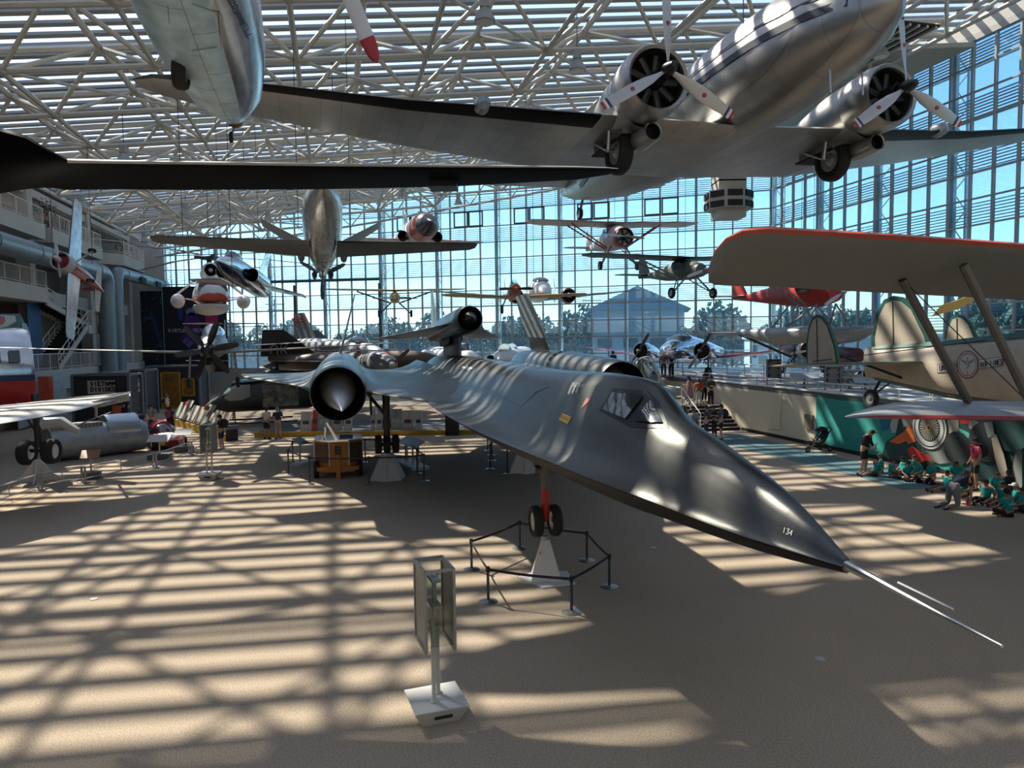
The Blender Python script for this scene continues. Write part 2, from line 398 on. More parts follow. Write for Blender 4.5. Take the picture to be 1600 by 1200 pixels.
# solid soffit with a dark ventilation grille in the far right corner of the roof
sp = gz(1470, 82, 20.6); sa, se = ae(sp); m = MB(); P = [hall(26, se), hall(AR-.2, se), hall(AR-.2, 53.2), hall(26, 56.0)]
m.loft([[p+V((0, 0, hz(ae(p)[0])-1.7+dz)) for p in P] for dz in (0, .25)]); struct(m.build('ceiling_soffit', mat('beige soffit', (.40, .37, .31), .8), smooth=0))
vg = gz(1352, 74, 19.9); t = thing('ventilation_grille', 'large dark square ventilation grille under the beige soffit at the top right', 'vent', vg, AZ); m = MB(); m.box((0, 0, 0), (3.4, 6.0, .1)); m.build('grille_back', darkint, t, smooth=0)
for i in range(7): MB().box((-1.5+i*.5, 0, -.1), (.12, 6.0, .12)).build('slat', beige, t, smooth=0)
# ================================================================= generic helpers for machines
from mathutils.bvhtree import BVHTree
def lerp_tab(tab, x):
    for (x0, *a), (x1, *b) in zip(tab, tab[1:]):
        if x <= x1:
            t = (x-x0)/(x1-x0); t = min(max(t, 0), 1); return [p+(q-p)*t for p, q in zip(a, b)]
    return list(tab[-1][1:])
def smooth_tab(tab, x):
    """Catmull-Rom through the table"""
    n = len(tab)
    for i in range(n-1):
        if x <= tab[i+1][0] or i == n-2:
            p0, p1, p2, p3 = tab[max(i-1, 0)], tab[i], tab[i+1], tab[min(i+2, n-1)]
            t = min(max((x-p1[0])/(p2[0]-p1[0]), 0), 1); out = []
            for k in range(1, len(p1)):
                m1 = (p2[k]-p0[k])/max(p2[0]-p0[0], 1e-6)*(p2[0]-p1[0]); m2 = (p3[k]-p1[k])/max(p3[0]-p1[0], 1e-6)*(p2[0]-p1[0])
                out.append((2*t**3-3*t**2+1)*p1[k]+(t**3-2*t**2+t)*m1+(-2*t**3+3*t**2)*p2[k]+(t**3-t**2)*m2)
            return out
def bvh_world(objs):
    vs, fs = [], []
    for o in objs:
        M = o.matrix_local if o.parent is None else o.parent.matrix_world @ o.matrix_local; n = len(vs)
        vs += [M @ v_.co for v_ in o.data.vertices]; fs += [tuple(n+i for i in p.vertices) for p in o.data.polygons]
    return BVHTree.FromPolygons(vs, fs)
def decal(name, tree, px, mtl, parent, off=.006, sub=6, label=None):
    """a marking painted on a curved skin: the outline seen in the photograph is laid on the surface"""
    def hit(x, y):
        o = V((0, 0, CH)); d = ray(x, y).normalized(); h = tree.ray_cast(o, d)
        if h[0] is None: return None
        n = h[1] if h[1].dot(d) < 0 else -h[1]; return h[0]+n*off
    m = MB()
    quads = px if isinstance(px[0][0], (tuple, list)) else [px]
    for q in quads:
        if len(q) == 3: q = [q[0], q[1], q[2], q[2]]
        g = []
        for i in range(sub+1):
            for j in range(sub+1):
                s, t = i/sub, j/sub; a = [q[0][k]*(1-s)+q[1][k]*s for k in (0, 1)]; b_ = [q[3][k]*(1-s)+q[2][k]*s for k in (0, 1)]
                g.append(hit(a[0]*(1-t)+b_[0]*t, a[1]*(1-t)+b_[1]*t))
        if any(p is None for p in g): continue
        m.add(g, [(i*(sub+1)+j, i*(sub+1)+j+1, (i+1)*(sub+1)+j+1, (i+1)*(sub+1)+j) for i in range(sub) for j in range(sub)])
    if not m.v: return None
    inv = (parent.matrix_world).inverted(); m.v = [tuple(inv @ V(p)) for p in m.v]
    return m.build(name, mtl, parent, label=label)
# letters as strokes on a 4x6 grid, so they can lie on curved or tilted skins
GL = {'0': 'ABCD', }
STK = {'A': [(0,0,0,4),(0,4,2,6),(2,6,4,4),(4,4,4,0),(0,3,4,3)], 'B': [(0,0,0,6),(0,6,3,6),(3,6,4,5),(4,5,3,3),(0,3,3,3),(3,3,4,1.5),(4,1.5,3,0),(3,0,0,0)],
 'C': [(4,5,3,6),(3,6,1,6),(1,6,0,5),(0,5,0,1),(0,1,1,0),(1,0,3,0),(3,0,4,1)], 'D': [(0,0,0,6),(0,6,2,6),(2,6,4,4),(4,4,4,2),(4,2,2,0),(2,0,0,0)],
 'E': [(4,0,0,0),(0,0,0,6),(0,6,4,6),(0,3,3,3)], 'I': [(2,0,2,6)], 'K': [(0,0,0,6),(0,2.5,4,6),(1.3,3.3,4,0)], 'L': [(0,6,0,0),(0,0,4,0)],
 'M': [(0,0,0,6),(0,6,2,2.5),(2,2.5,4,6),(4,6,4,0)], 'N': [(0,0,0,6),(0,6,4,0),(4,0,4,6)], 'R': [(0,0,0,6),(0,6,3,6),(3,6,4,4.5),(4,4.5,3,3),(3,3,0,3),(2,3,4,0)],
 'S': [(4,5,3,6),(3,6,1,6),(1,6,0,4.7),(0,4.7,4,1.3),(4,1.3,3,0),(3,0,1,0),(1,0,0,1)], 'T': [(0,6,4,6),(2,6,2,0)], 'U': [(0,6,0,1),(0,1,1,0),(1,0,3,0),(3,0,4,1),(4,1,4,6)],
 'V': [(0,6,2,0),(2,0,4,6)], 'O': [(1,0,0,1),(0,1,0,5),(0,5,1,6),(1,6,3,6),(3,6,4,5),(4,5,4,1),(4,1,3,0),(3,0,1,0)], 'Y': [(0,6,2,3),(4,6,2,3),(2,3,2,0)],
 '1': [(1,5,2,6),(2,6,2,0)], '2': [(0,5,1,6),(1,6,3,6),(3,6,4,4.5),(4,4.5,0,0),(0,0,4,0)], '3': [(0,6,4,6),(4,6,2,3.5),(2,3.5,4,2),(4,2,3,0),(3,0,0,0)],
 '4': [(3,0,3,6),(3,6,0,2),(0,2,4,2)], '8': [(1,3,0,4.5),(0,4.5,1,6),(1,6,3,6),(3,6,4,4.5),(4,4.5,3,3),(3,3,1,3),(1,3,0,1.5),(0,1.5,1,0),(1,0,3,0),(3,0,4,1.5),(4,1.5,3,3)],
 '.': [(1,0,1,.6)], ' ': [], 'G': [(4,5,3,6),(3,6,1,6),(1,6,0,5),(0,5,0,1),(0,1,1,0),(1,0,4,0),(4,0,4,3),(4,3,2,3)], 'P': [(0,0,0,6),(0,6,4,6),(4,6,4,3),(4,3,0,3)],
 '7': [(0,6,4,6),(4,6,1,0)], '6': [(4,6,0,3),(0,3,0,0),(0,0,4,0),(4,0,4,3),(4,3,0,3)], '9': [(0,0,4,3),(4,3,4,6),(4,6,0,6),(0,6,0,3),(0,3,4,3)], 'W': [(0,6,1,0),(1,0,2,4),(2,4,3,0),(3,0,4,6)],
 'F': [(0,0,0,6),(0,6,4,6),(0,3,3,3)], 'H': [(0,0,0,6),(4,0,4,6),(0,3,4,3)], 'X': [(0,0,4,6),(0,6,4,0)]}
def write(m, s, o, ex, ey, h, wd=.16, sp=5.6):
    """flat strokes into mesh builder m, baseline from o along ex, height h"""
    o, ex, ey = V(o), V(ex).normalized(), V(ey).normalized(); k = h/6; nz = ex.cross(ey)
    for i, ch in enumerate(s):
        for x0, y0, x1, y1 in STK.get(ch, []):
            a, b_ = o+ex*((x0+i*sp)*k)+ey*(y0*k), o+ex*((x1+i*sp)*k)+ey*(y1*k); d = (b_-a)
            if d.length < 1e-5: continue
            d.normalize(); n = nz.cross(d)*(wd*h/2); a -= d*wd*h*.3; b_ += d*wd*h*.3
            m.add([a-n, b_-n, b_+n, a+n], [(0, 1, 2, 3)])
    return m
def pxword(s, p0, p1, up, wd=.9):
    """strokes of a word as pixel quads between two baseline pixels (for decal)"""
    out = []; n = len(s); dx, dy = (p1[0]-p0[0])/(n*5.6), (p1[1]-p0[1])/(n*5.6)
    for i, ch in enumerate(s):
        for x0, y0, x1, y1 in STK.get(ch, []):
            f = lambda x, y: (p0[0]+(x+i*5.6)*dx+up[0]*y/6, p0[1]+(x+i*5.6)*dy+up[1]*y/6)
            a, b_ = f(x0, y0), f(x1, y1); L = math.hypot(b_[0]-a[0], b_[1]-a[1]) or 1; nx, ny = -(b_[1]-a[1])/L*wd/2, (b_[0]-a[0])/L*wd/2
            out.append([(a[0]-nx, a[1]-ny), (b_[0]-nx, b_[1]-ny), (b_[0]+nx, b_[1]+ny), (a[0]+nx, a[1]+ny)])
    return out
def wheel(name, parent, c, r, w, ax=(0, 1, 0), hub=None, n=24):
    a = V(ax).normalized(); c = V(c)
    t = MB().lathe([(-w*.32, r*.55), (-w*.5, r*.72), (-w*.48, r*.9), (-w*.25, r), (w*.25, r), (w*.48, r*.9), (w*.5, r*.72), (w*.32, r*.55)], c, a, n).build(name, black, parent)
    h = MB().lathe([(-w*.36, 0), (-w*.36, r*.2), (-w*.25, r*.3), (-w*.34, r*.56), (w*.34, r*.56), (w*.25, r*.3), (w*.36, r*.2), (w*.36, 0)], c, a, n, cap=False).build('wheel_hub', hub or steel, t)
    return t
def propeller(parent, c, ax, r, n, ph, mtl=None, ch=.26, tip=None, hubr=.18, hublen=.5, hubmat=None, wname='propeller_blade', pitch=.6):
    """blades as separate parts round a hub"""
    ax = V(ax).normalized(); c = V(c); u = V((0, 0, 1)) if abs(ax.z) < .9 else V((1, 0, 0)); a = u.cross(ax).normalized(); b_ = ax.cross(a)
    mtl = mtl or steel; hub = MB().lathe([(-hublen*.3, hubr*.8), (0, hubr), (hublen*.3, hubr*.85), (hublen*.6, hubr*.5), (hublen*.7, .001)], c, ax, 14, cap=True).build('propeller_hub', hubmat or steel, parent)
    for k in range(n):
        an = R(ph)+2*pi*k/n; d = b_*cos(an)+a*sin(an); t = ax.cross(d); rings = []
        for x, cw, th in ((.06, .35, .35), (.15, .45, .3), (.3, .85, .15), (.5, 1, .1), (.75, .9, .07), (.92, .7, .05), (.985, .4, .03), (1, .12, .02)):
            tw = pitch*(1.25-x); cd_ = t*cos(tw)+ax*sin(tw); nn = ax*cos(tw)-t*sin(tw); w_ = ch*cw/2; h_ = ch*th*cw/2
            rings.append([c+d*(r*x)+cd_*(w_*cos(q))+nn*(h_*sin(q)) for q in [2*pi*i/10 for i in range(10)]])
        m = MB(); m.loft(rings[:6], True, False)
        m.m(1 if tip else 0).loft(rings[5:], False, True)
        m.build(wname, [mtl, tip or mtl], parent)
    return hub

# ================================================================= the big dark jet on three jacks
tit = mat('dark titanium skin', (.118, .118, .11), .31, 1.0, var=.16, vs_=1.2, bump=.06, bs=5)
def tune_tit():
    t = tit.node_tree; b = t.nodes['Principled BSDF']; tc = t.nodes.new('ShaderNodeTexCoord')
    mp = t.nodes.new('ShaderNodeMapping'); mp.inputs['Scale'].default_value = (3.2, .25, .25); n = t.nodes.new('ShaderNodeTexNoise'); n.inputs['Scale'].default_value = 1.6; n.inputs['Detail'].default_value = 6
    t.links.new(tc.outputs['Object'], mp.inputs[0]); t.links.new(mp.outputs[0], n.inputs[0])
    br_ = t.nodes.new('ShaderNodeTexBrick'); br_.inputs['Scale'].default_value = 1; br_.inputs['Brick Width'].default_value = 1.6; br_.inputs['Row Height'].default_value = .8; br_.inputs['Mortar Size'].default_value = .006
    t.links.new(tc.outputs['Object'], br_.inputs[0])
    ad = t.nodes.new('ShaderNodeMath'); ad.operation = 'MULTIPLY_ADD'; ad.inputs[1].default_value = -.6
    t.links.new(br_.outputs['Fac'], ad.inputs[0]); t.links.new(n.outputs[0], ad.inputs[2])
    bp = t.nodes.new('ShaderNodeBump'); bp.inputs['Strength'].default_value = .11; bp.inputs['Distance'].default_value = .02
    t.links.new(ad.outputs[0], bp.inputs['Height']); t.links.new(bp.outputs[0], b.inputs['Normal'])
tune_tit()
tit_shade = mat('titanium with painted shade', (.012, .012, .013), .5, 0, spec=.15)  # near-black copy of the titanium: underside shade put into the colour
BP = V((2.86, 6.05, 3.03)); BB = 13.0; BPIT = -1.25
bird = thing('reconnaissance_jet', 'long dark titanium delta-winged spy jet with two round engines raised on white jacks', 'aircraft', mx=attitude(BP, BB, BPIT))
bpy.context.view_layer.update()
# s, chine half width, top height, body radius, belly depth
BT = [(0, .05, .07, .05, .05), (.25, .14, .17, .10, .09), (.6, .26, .31, .19, .15), (1.1, .42, .47, .30, .22), (1.8, .56, .62, .42, .30), (2.6, .70, .78, .54, .38), (3.3, .84, .90, .62, .45), (3.75, .93, 1.10, .64, .5), (4.15, 1.0, 1.28, .66, .53),
      (4.8, 1.10, 1.32, .72, .57), (5.9, 1.28, 1.30, .78, .62), (7.2, 1.48, 1.24, .84, .66), (9, 1.72, 1.18, .88, .7), (12, 1.95, 1.13, .92, .72), (15, 2.02, 1.10, .95, .72), (20, 1.9, 1.0, .92, .72), (25, 1.6, .85, .8, .6), (28.5, 1.1, .6, .55, .4), (30.5, .3, .2, .25, .15)]
def btop(s, y):
    c, h, r, d = smooth_tab(BT, s); t = min(abs(y)/max(c, 1e-3), 1)
    return (h-.07*c)*math.exp(-.62*(abs(y)/(r*.88))**2.7)*(1-t**3)+.07*c*(1-t**1.5)
fb = MB(); rings = []; ss = [0, .1, .25, .45, .7, 1, 1.4, 1.8, 2.2, 2.6, 3, 3.3, 3.5, 3.75, 3.95, 4.15, 4.5, 5]+[5.5+.6*i for i in range(42)]+[30.5]
ys = [cos(pi*i/20) for i in range(21)]
for s in ss:
    c, h, r, d = smooth_tab(BT, s); ring = []
    for y in ys: ring.append((-s, y*c, btop(s, y*c)))
    for y in ys[-2:0:-1]: ring.append((-s, y*c, -d*(1-abs(y)**1.7)-.015))
    rings.append(ring)
fb.loft(rings[:]); fb.mi = [1 if (all(fb.v[i][2] < -.004 or abs(abs(fb.v[i][1])-smooth_tab(BT, max(0, -fb.v[i][0]))[0]) < .02 for i in f) and min(fb.v[i][2] for i in f) < -.01) else 0 for f in fb.f]  # belly faces get the copy with the shade painted in
body = fb.build('fuselage', [tit, tit_shade], bird, smooth=40)
MB().tube([(0, 0, .01), (.5, 0, -.01), (1.02, 0, -.03), (1.5, 0, -.04)], [.045, .03, .02, .012], 10).tube([(.55, .03, .05), (1.05, .05, .03)], .012, 6).build('pitot_probe', mat('pitot metal', (.5, .5, .48), .3, 1), bird)
# wings with fillets
NY, NZ, NR = 4.40, .12, .84
LE = [(.9, 13.2), (1.9, 14.3), (2.6, 15.8), (3.3, 17.2), (4.4, 18.2), (5.3, 18.6), (5.6, 20.2), (6.2, 21.9), (7.3, 24.2), (8.2, 25.7), (8.47, 26.6)]
TE = [(.9, 29.3), (3, 29.0), (5, 28.6), (8.47, 27.6)]
for sg, nm in ((-1, 'starboard'), (1, 'port')):
    m = MB(); rows = []
    yy = [.9, 1.3, 1.6, 1.9, 2.2, 2.6, 3.0, 3.3, 3.5, 3.7, 4.0, 4.4, 4.8, 5.1, 5.3, 5.5, 5.7, 5.9, 6.2, 6.6, 7.3, 8.0, 8.35, 8.47]
    for y in yy:
        le, te = lerp_tab(LE, y)[0], lerp_tab(TE, y)[0]; up = []; dn = []
        for i in range(17):
            v_ = (1-cos(pi*i/16))/2; s = le+(te-le)*v_; fade = min(1, max(0, (s-le)/2.2)); fade = fade*fade*(3-2*fade)
            th = .16*math.sqrt(max(0, 1-(2*v_-1)**2))*(1-.5*(y/8.5))
            dy = abs(y-NY)-NR; fl_ = .34*math.exp(-max(dy, 0)/.22)*min(1, max(0, (s-16.4)/1.2))
            fu = .42*math.exp(-max(abs(y)-1.0, 0)/.42)
            z = th+(fl_+fu)*(.25+.75*fade if y < 5 else .35+.65*fade); up.append((-s, sg*y, z)); dn.append((-s, sg*y, -th-.45*fl_*fade-.2*fu*fade))
        rows.append(up+dn[::-1][1:-1])
    m.loft(rows); m.build('wing', tit, bird, smooth=55)
    # nacelle: skin, duct, spike
    y = sg*NY; o = (0, y, NZ)
    m = MB(); m.lathe([(-16.2, NR*.93), (-16.35, NR*.965), (-16.8, NR), (-18.5, NR+.05), (-22, NR+.07), (-26, NR+.02), (-28.5, NR-.1), (-29.5, NR-.25)], o, n=40)
    nac = m.build('engine_nacelle', tit, bird)
    m = MB(); m.lathe([(-16.2, NR*.93), (-16.5, NR*.89), (-18, NR*.8), (-19, NR*.7), (-19.01, 0)], o, n=40); m.build('intake_duct', mat('intake duct', (.015, .015, .016), .3, .3), nac)
    m = MB(); m.lathe([(2.15, .004), (1.65, .125), (.8, .34), (.1, .50), (-.15, .54), (-.5, .55), (-1.6, .45)], (-17.05, y, NZ-.02), (1, -sg*.05, -.165), n=40); m.build('intake_spike', mat('intake spike metal', (.80, .80, .77), .48, .9), nac)
    m = MB(); m.lathe([(-29.4, NR-.27), (-28.6, NR-.3), (-28.5, 0)], o, n=30); m.build('exhaust', darkint, nac)
    # slots round the nacelle
    m = MB()
    for k in range(10):
        a = pi*(.1+k*.09); a2 = a+.18
        for x0 in ((-22.0,) if sg > 0 else (-19.3,)):
            for q in ((x0, .0),):
                rr = NR+.085; pts = [(xx, y+cos(t)*rr*1, NZ+sin(t)*rr) for xx, t in ((x0, a), (x0, a2), (x0-(.35 if sg > 0 else .10), a2), (x0-(.35 if sg > 0 else .10), a))]
                m.add(pts, [(0, 1, 2, 3)])
    m.build('suction_slots', darkint, nac, smooth=0)
    # canted fin on top of the nacelle
    ca = -sg*sin(R(15)); up = V((0, ca, cos(R(15)))); rt = V((-24.4, y, NZ+NR-.05)); nrm = V((0, cos(R(15)), -ca))
    m = MB(); m.surf([(rt, rt+V((-3.3, 0, 0)), .22, nrm), (rt+up*.62+V((-.35, 0, 0)), rt+up*.62+V((-3.1, 0, 0)), .2, nrm)]); m.build('fin_root', tit, bird)
    m = MB(); m.surf([(rt+up*.64+V((.1, 0, 0)), rt+up*.64+V((-3.8, 0, 0)), .19, nrm), (rt+up*2.6+V((-1.1, 0, 0)), rt+up*2.6+V((-3.6, 0, 0)), .09, nrm)]); m.build('fin', mat('worn grey fin paint', (.27, .31, .32), .5, .2, var=.25, vs_=4), bird)
# pylon
MB().surf([((-21.4, 0, .6), (-26.2, 0, .6), .66, (0, 1, 0)), ((-21.6, 0, 1.95), (-25.8, 0, 1.95), .62, (0, 1, 0))]).build('pylon', mat('pylon paint', (.15, .17, .18), .45, .3), bird)
# gear
def bird_local(p): return bird.matrix_world.inverted() @ V(p)
STN = gz(853, 905); STS = gz(606, 749); STP = gz(821, 737)
x = bird_local((STN.x, STN.y, 1.24))
GY = x.y
g = MB().tube([(x.x, GY, x.z), (x.x, GY, x.z+.72)], .085, 12).m(0).build('gear_leg', mat('red gear strut', (.45, .02, .02), .4), bird, label='red lower leg of the nose gear')
MB().tube([(x.x, GY, x.z+.7), (x.x, GY, x.z+1.0), (x.x-.05, GY, -.3)], [.1, .11, .14], 12).box((x.x-.25, GY, x.z+1.25), (.5, .26, .35)).tube([(x.x-.05, GY-.2, x.z+1.08), (x.x+.05, GY+.2, x.z+1.08)], .09, 10).tube([(x.x, GY, x.z+.9), (x.x-1.1, GY, -.4)], .05, 8).build('gear_strut', mat('gunmetal strut', (.14, .14, .135), .4, .7), bird)
MB().prism([(-.9, 0), (.5, 0), (.3, -.75), (-.6, -.75)], .04, (x.x-.3, .42, -.35)).build('gear_door', tit_shade, bird)
for sgn in (-1, 1): wheel('nose_wheel', bird, (x.x, GY+sgn*.2, x.z), .33, .20, hub=mat('cream wheel hub', (.6, .56, .45), .5) if sgn < 0 else None)
for st, sgn in ((STS, -1), (STP, 1)):
    x = bird_local((st.x, st.y, 1.30)); y0 = x.y
    MB().tube([(x.x, y0, x.z), (x.x, y0, -.1)], [.11, .14], 12).tube([(x.x, y0, x.z+1), (x.x+.1, y0+sgn*.9, 0)], .06, 8).tube([(x.x, y0-.42, x.z), (x.x, y0+.42, x.z)], .07, 8).tube([(x.x+.14, y0, x.z+.2), (x.x+.14, y0, x.z+1.6)], .035, 6).box((x.x, y0, x.z+.75), (.2, .3, .3)).build('main_gear_strut', mat('dark gear metal', (.06, .06, .06), .45, .6), bird)
    MB().prism([(-.7, 0), (.7, 0), (.6, -1.0), (-.5, -1.1)], .05, (x.x, y0+sgn*.55, -.05)).build('gear_door', tit_shade, bird)
    for k in (-.31, 0, .31): wheel('main_wheel', bird, (x.x, y0+k, x.z), .34, .235)
# glass, frames and marks laid on the skin
bpy.context.view_layer.update(); TB = bvh_world([body])
decal('canopy_frame', TB, [[(936, 642), (958, 607), (1012, 611), (985, 668)], [(985, 668), (1012, 611), (1030, 628), (1046, 670)]], mat('canopy frame paint', (.03, .032, .033), .4, .4), bird, .006)
cg = mat('dark window glass', (.05, .065, .065), .06, 0, spec=1.0)
decal('cockpit_window', TB, [(943, 640), (959, 614), (1007, 620), (979, 655)], cg, bird, .03, 3, label='long side window of the cockpit')
decal('cockpit_window', TB, [(992, 659), (1016, 627), (1019, 629), (1036, 662)], cg, bird, .03, 3, label='front quarter window of the cockpit')
decal('warning_label', TB, [(873, 656), (879, 646), (894, 652), (888, 663)], mat('yellow warning label', (.72, .42, .04), .5), bird, .008, label='yellow warning label on the skin')
decal('warning_label', TB, [[(875+i*.3, 655-i*2.2), (888+i*.3, 660-i*2.2), (888.2+i*.3, 659.3-i*2.2), (875.2+i*.3, 654.3-i*2.2)] for i in range(1, 4)], blackp, bird, .011, 2)
decal('rescue_arrow', TB, [(907, 640), (917, 622), (925, 624)], mat('faded red', (.34, .10, .08), .5), bird, .008)
wd_ = mat('chalky white marking', (.55, .58, .55), .6)
decal('stencil_marks', TB, [[(887+i*6, 615-i), (893+i*6, 602-i), (895+i*6, 603-i), (890+i*6, 617-i)] for i in range(3)]+pxword('RESCUE', (893, 603), (913, 606), (2, -5), .8), wd_, bird, .008, 2)
decal('serial_number', TB, pxword('134', (1223, 832), (1239, 838), (2, -8), 1.5), mat('white lettering', (.8, .8, .78), .5), bird, .006, 2)
star = []
for k in range(5):
    a = -pi/2+2*pi*k/5; cx, cy = 730, 575
    star.append([(cx, cy), (cx+2.2*cos(a-.63), cy+1.6*sin(a-.63)), (cx+7*cos(a), cy+5.5*sin(a)), (cx+2.2*cos(a+.63), cy+1.6*sin(a+.63))])
decal('national_star', TB, star+[[(722, 572.5), (727, 573), (727, 576), (722, 575.5)], [(734, 574), (739, 574.5), (739, 577), (734, 577)]], wd_, bird, .008, 2)
decal('side_hatch_line', TB, [[(756, 605), (815, 637), (816, 636), (757, 604)], [(815, 637), (838, 613), (837.5, 612), (814.5, 636)], [(838, 613), (858, 605), (858, 604), (838, 612)]], blackp, bird, .007, 3)

# the drone riding on the pylon
DP = bird.matrix_world @ V((-19.0, 0, 2.32))
drone = thing('drone', 'dark titanium drone with a black conical intake mounted on the pylon of the spy jet', 'aircraft', mx=attitude(DP, BB, 2.5))
m = MB(); m.lathe([(0, .42), (-.12, .46), (-1, .5), (-4, .52), (-8, .45), (-11, .3), (-11.6, .22)], n=32); m.build('fuselage', tit, drone)
m = MB(); m.lathe([(0, .42), (-.3, .38), (-1.4, .36), (-1.42, 0)], n=32); m.build('intake_duct', darkint, drone)
m = MB(); m.lathe([(.75, .004), (.2, .2), (-.2, .33), (-.6, .34)], n=28); m.build('intake_spike', mat('black intake spike', (.02, .02, .022), .25, .3), drone)
for sg in (-1, 1):
    m = MB(); m.surf([((-.5, sg*.3, -.05), (-11.2, sg*.3, -.05), .3, (0, 0, 1)), ((-1.9, sg*.75, -.1), (-11, sg*.75, -.1), .2, (0, 0, 1)), ((-4.2, sg*1.3, -.13), (-10.8, sg*1.3, -.13), .16, (0, 0, 1)), ((-6.4, sg*2.0, -.17), (-10.6, sg*2.0, -.17), .13, (0, 0, 1)), ((-8.4, sg*2.7, -.2), (-10.3, sg*2.7, -.2), .09, (0, 0, 1)), ((-9.5, sg*2.95, -.2), (-10.1, sg*2.95, -.2), .05, (0, 0, 1))], 9)
    m.build('wing', tit, drone)
m = MB(); m.surf([((-8.6, 0, .35), (-11.4, 0, .3), .16, (0, 1, 0)), ((-10.4, 0, 2.15), (-11.3, 0, 2.15), .06, (0, 1, 0))]); m.build('fin', mat('pale grey fin', (.42, .48, .48), .4, .3), drone)
MB().prism([(0, 0), (3.4, 0), (3.0, -.25), (.4, -.25)], .5, (-6.6, 0, -.48)).build('pylon_shoe', tit_shade, drone)
# ================================================================= side buildings, decks, stairs
def pla(x, y, a):
    """where the sight line through a pixel meets the vertical plane 'a = const' of the hall"""
    d = ray(x, y); o = V((0, 0, CH)); t = (a-o.dot(E1))/d.dot(E1); return o+d*t
def ple(x, y, e):
    d = ray(x, y); o = V((0, 0, CH)); t = (e-o.dot(E2))/d.dot(E2); return o+d*t
def hb(m, a0, a1, e0, e1, z0, z1):
    return m.box(hall((a0+a1)/2, (e0+e1)/2, (z0+z1)/2), (a1-a0, e1-e0, z1-z0), AZ)
# left block: back wall, columns, slabs
w = MB(); hb(w, AL-6.5, AL-6.2, -15, 80, 0, 17.5); struct(w.build('wall_left', conc, smooth=0))
w = MB()
for e in (20, 31.5, 43.5, 55.2, 67.3, 79.2): hb(w, AL-.5, AL+.35, e-.45, e+.45, 0, 16)
struct(w.build('trim_3', conc, smooth=0))
w = MB()
for z in (8.9, 13.1): hb(w, AL-6.4, AL+.1, -15, 80, z-1.0, z)
hb(w, AL-6.4, AL+.2, -15, 80, 15.2, 15.75); hb(w, AL-6.4, AL, -15, 80, 16.6, 17.2)
hb(w, AL-6.4, AL, -15, 68, 3.0, 3.4)
struct(w.build('trim_4', conc, smooth=0))
w = MB(); hb(w, AL-3.5, AL-.6, 56, 66, 3.4, 7.9); hb(w, AL-.9, AL-.4, 67.5, 79, 0, 7.9); hb(w, AL-3, AL-2.8, 43, 66, 13.1, 15.2); struct(w.build('trim_5', mat('taupe wall', (.24, .21, .185), .8, var=.05), smooth=0))
w = MB(); hb(w, AL-3.2, AL-2.7, 44, 66, 14.5, 14.8); struct(w.build('trim_6', mat('lit cove', (.95, .75, .55), .5, emit=.7), smooth=0))
railm = mat('white railing paint', (.62, .61, .58), .5)
def railing(lab, pts, h=1.07, gap=.16, group='white railings of the balconies and decks', mids=(.12,), post=2.0, name='railing', mtl=None, pick=True):
    mtl = mtl or railm; t = thing(name, lab, 'railing', pts[0], 0, group); inv = V(pts[0]); r = MB(); pp_ = {}; b_ = MB()
    for p, q in zip(pts, pts[1:]):
        p, q = V(p)-inv, V(q)-inv; L = (q-p).length; up = V((0, 0, 1))
        r.tube([p+up*h, q+up*h], .035, 6)
        for mz in mids: r.tube([p+up*mz, q+up*mz], .022, 5)
        n = max(1, round(L/post))
        for i in range(n+1): c_ = p.lerp(q, i/n); pp_[tuple(round(v_, 2) for v_ in c_)] = c_
        if pick:
            n = max(1, int(L/gap))
            for i in range(1, n): b_.tube([p.lerp(q, i/n)+up*.1, p.lerp(q, i/n)+up*(h-.02)], .011, 4)
    r.build('top_rail', mtl, t)
    o = None
    for c_ in pp_.values():
        if o is None: o = MB().tube([(0, 0, 0), (0, 0, h)], .03, 6).build('post', mtl, t); o.location = c_
        else: dup(o, t, location=c_)
    if b_.v: b_.build('baluster', mtl, t)['kind'] = 'stuff'
    return t
H_ = lambda a, e, z: tuple(hall(a, e, z))
for e0, e1, z, lab in ((44.2, 54.6, 13.1, 'white railing of the upper balcony at the far left edge, before the first column'), (55.8, 66.8, 13.1, 'white railing of the upper balcony between the two columns behind the red stunt plane'),
                       (44.2, 54.6, 8.9, 'white railing of the lower balcony beneath the grey duct, far left')):
    w = MB(); hb(w, AL+.1, AL+1.4, e0, e1, z-1.0, z); o = struct(w.build('trim_7', conc, smooth=0))
    railing(lab, [H_(AL+1.3, e0, z), H_(AL+1.3, e1, z)])
w = MB(); P = [(AL, 68), (AL+2.2, 70), (AL+2.2, 77), (AL, 79)]; w.loft([[hall(a, e, z) for a, e in P] for z in (12.0, 13.0)]); hb(w, AL-1, AL+.4, 67.5, 79, 15.3, 15.7); struct(w.build('trim_8', conc, smooth=0))
railing('white railing round the bay balcony furthest along the left wall', [H_(a, e, 13.0) for a, e in P])
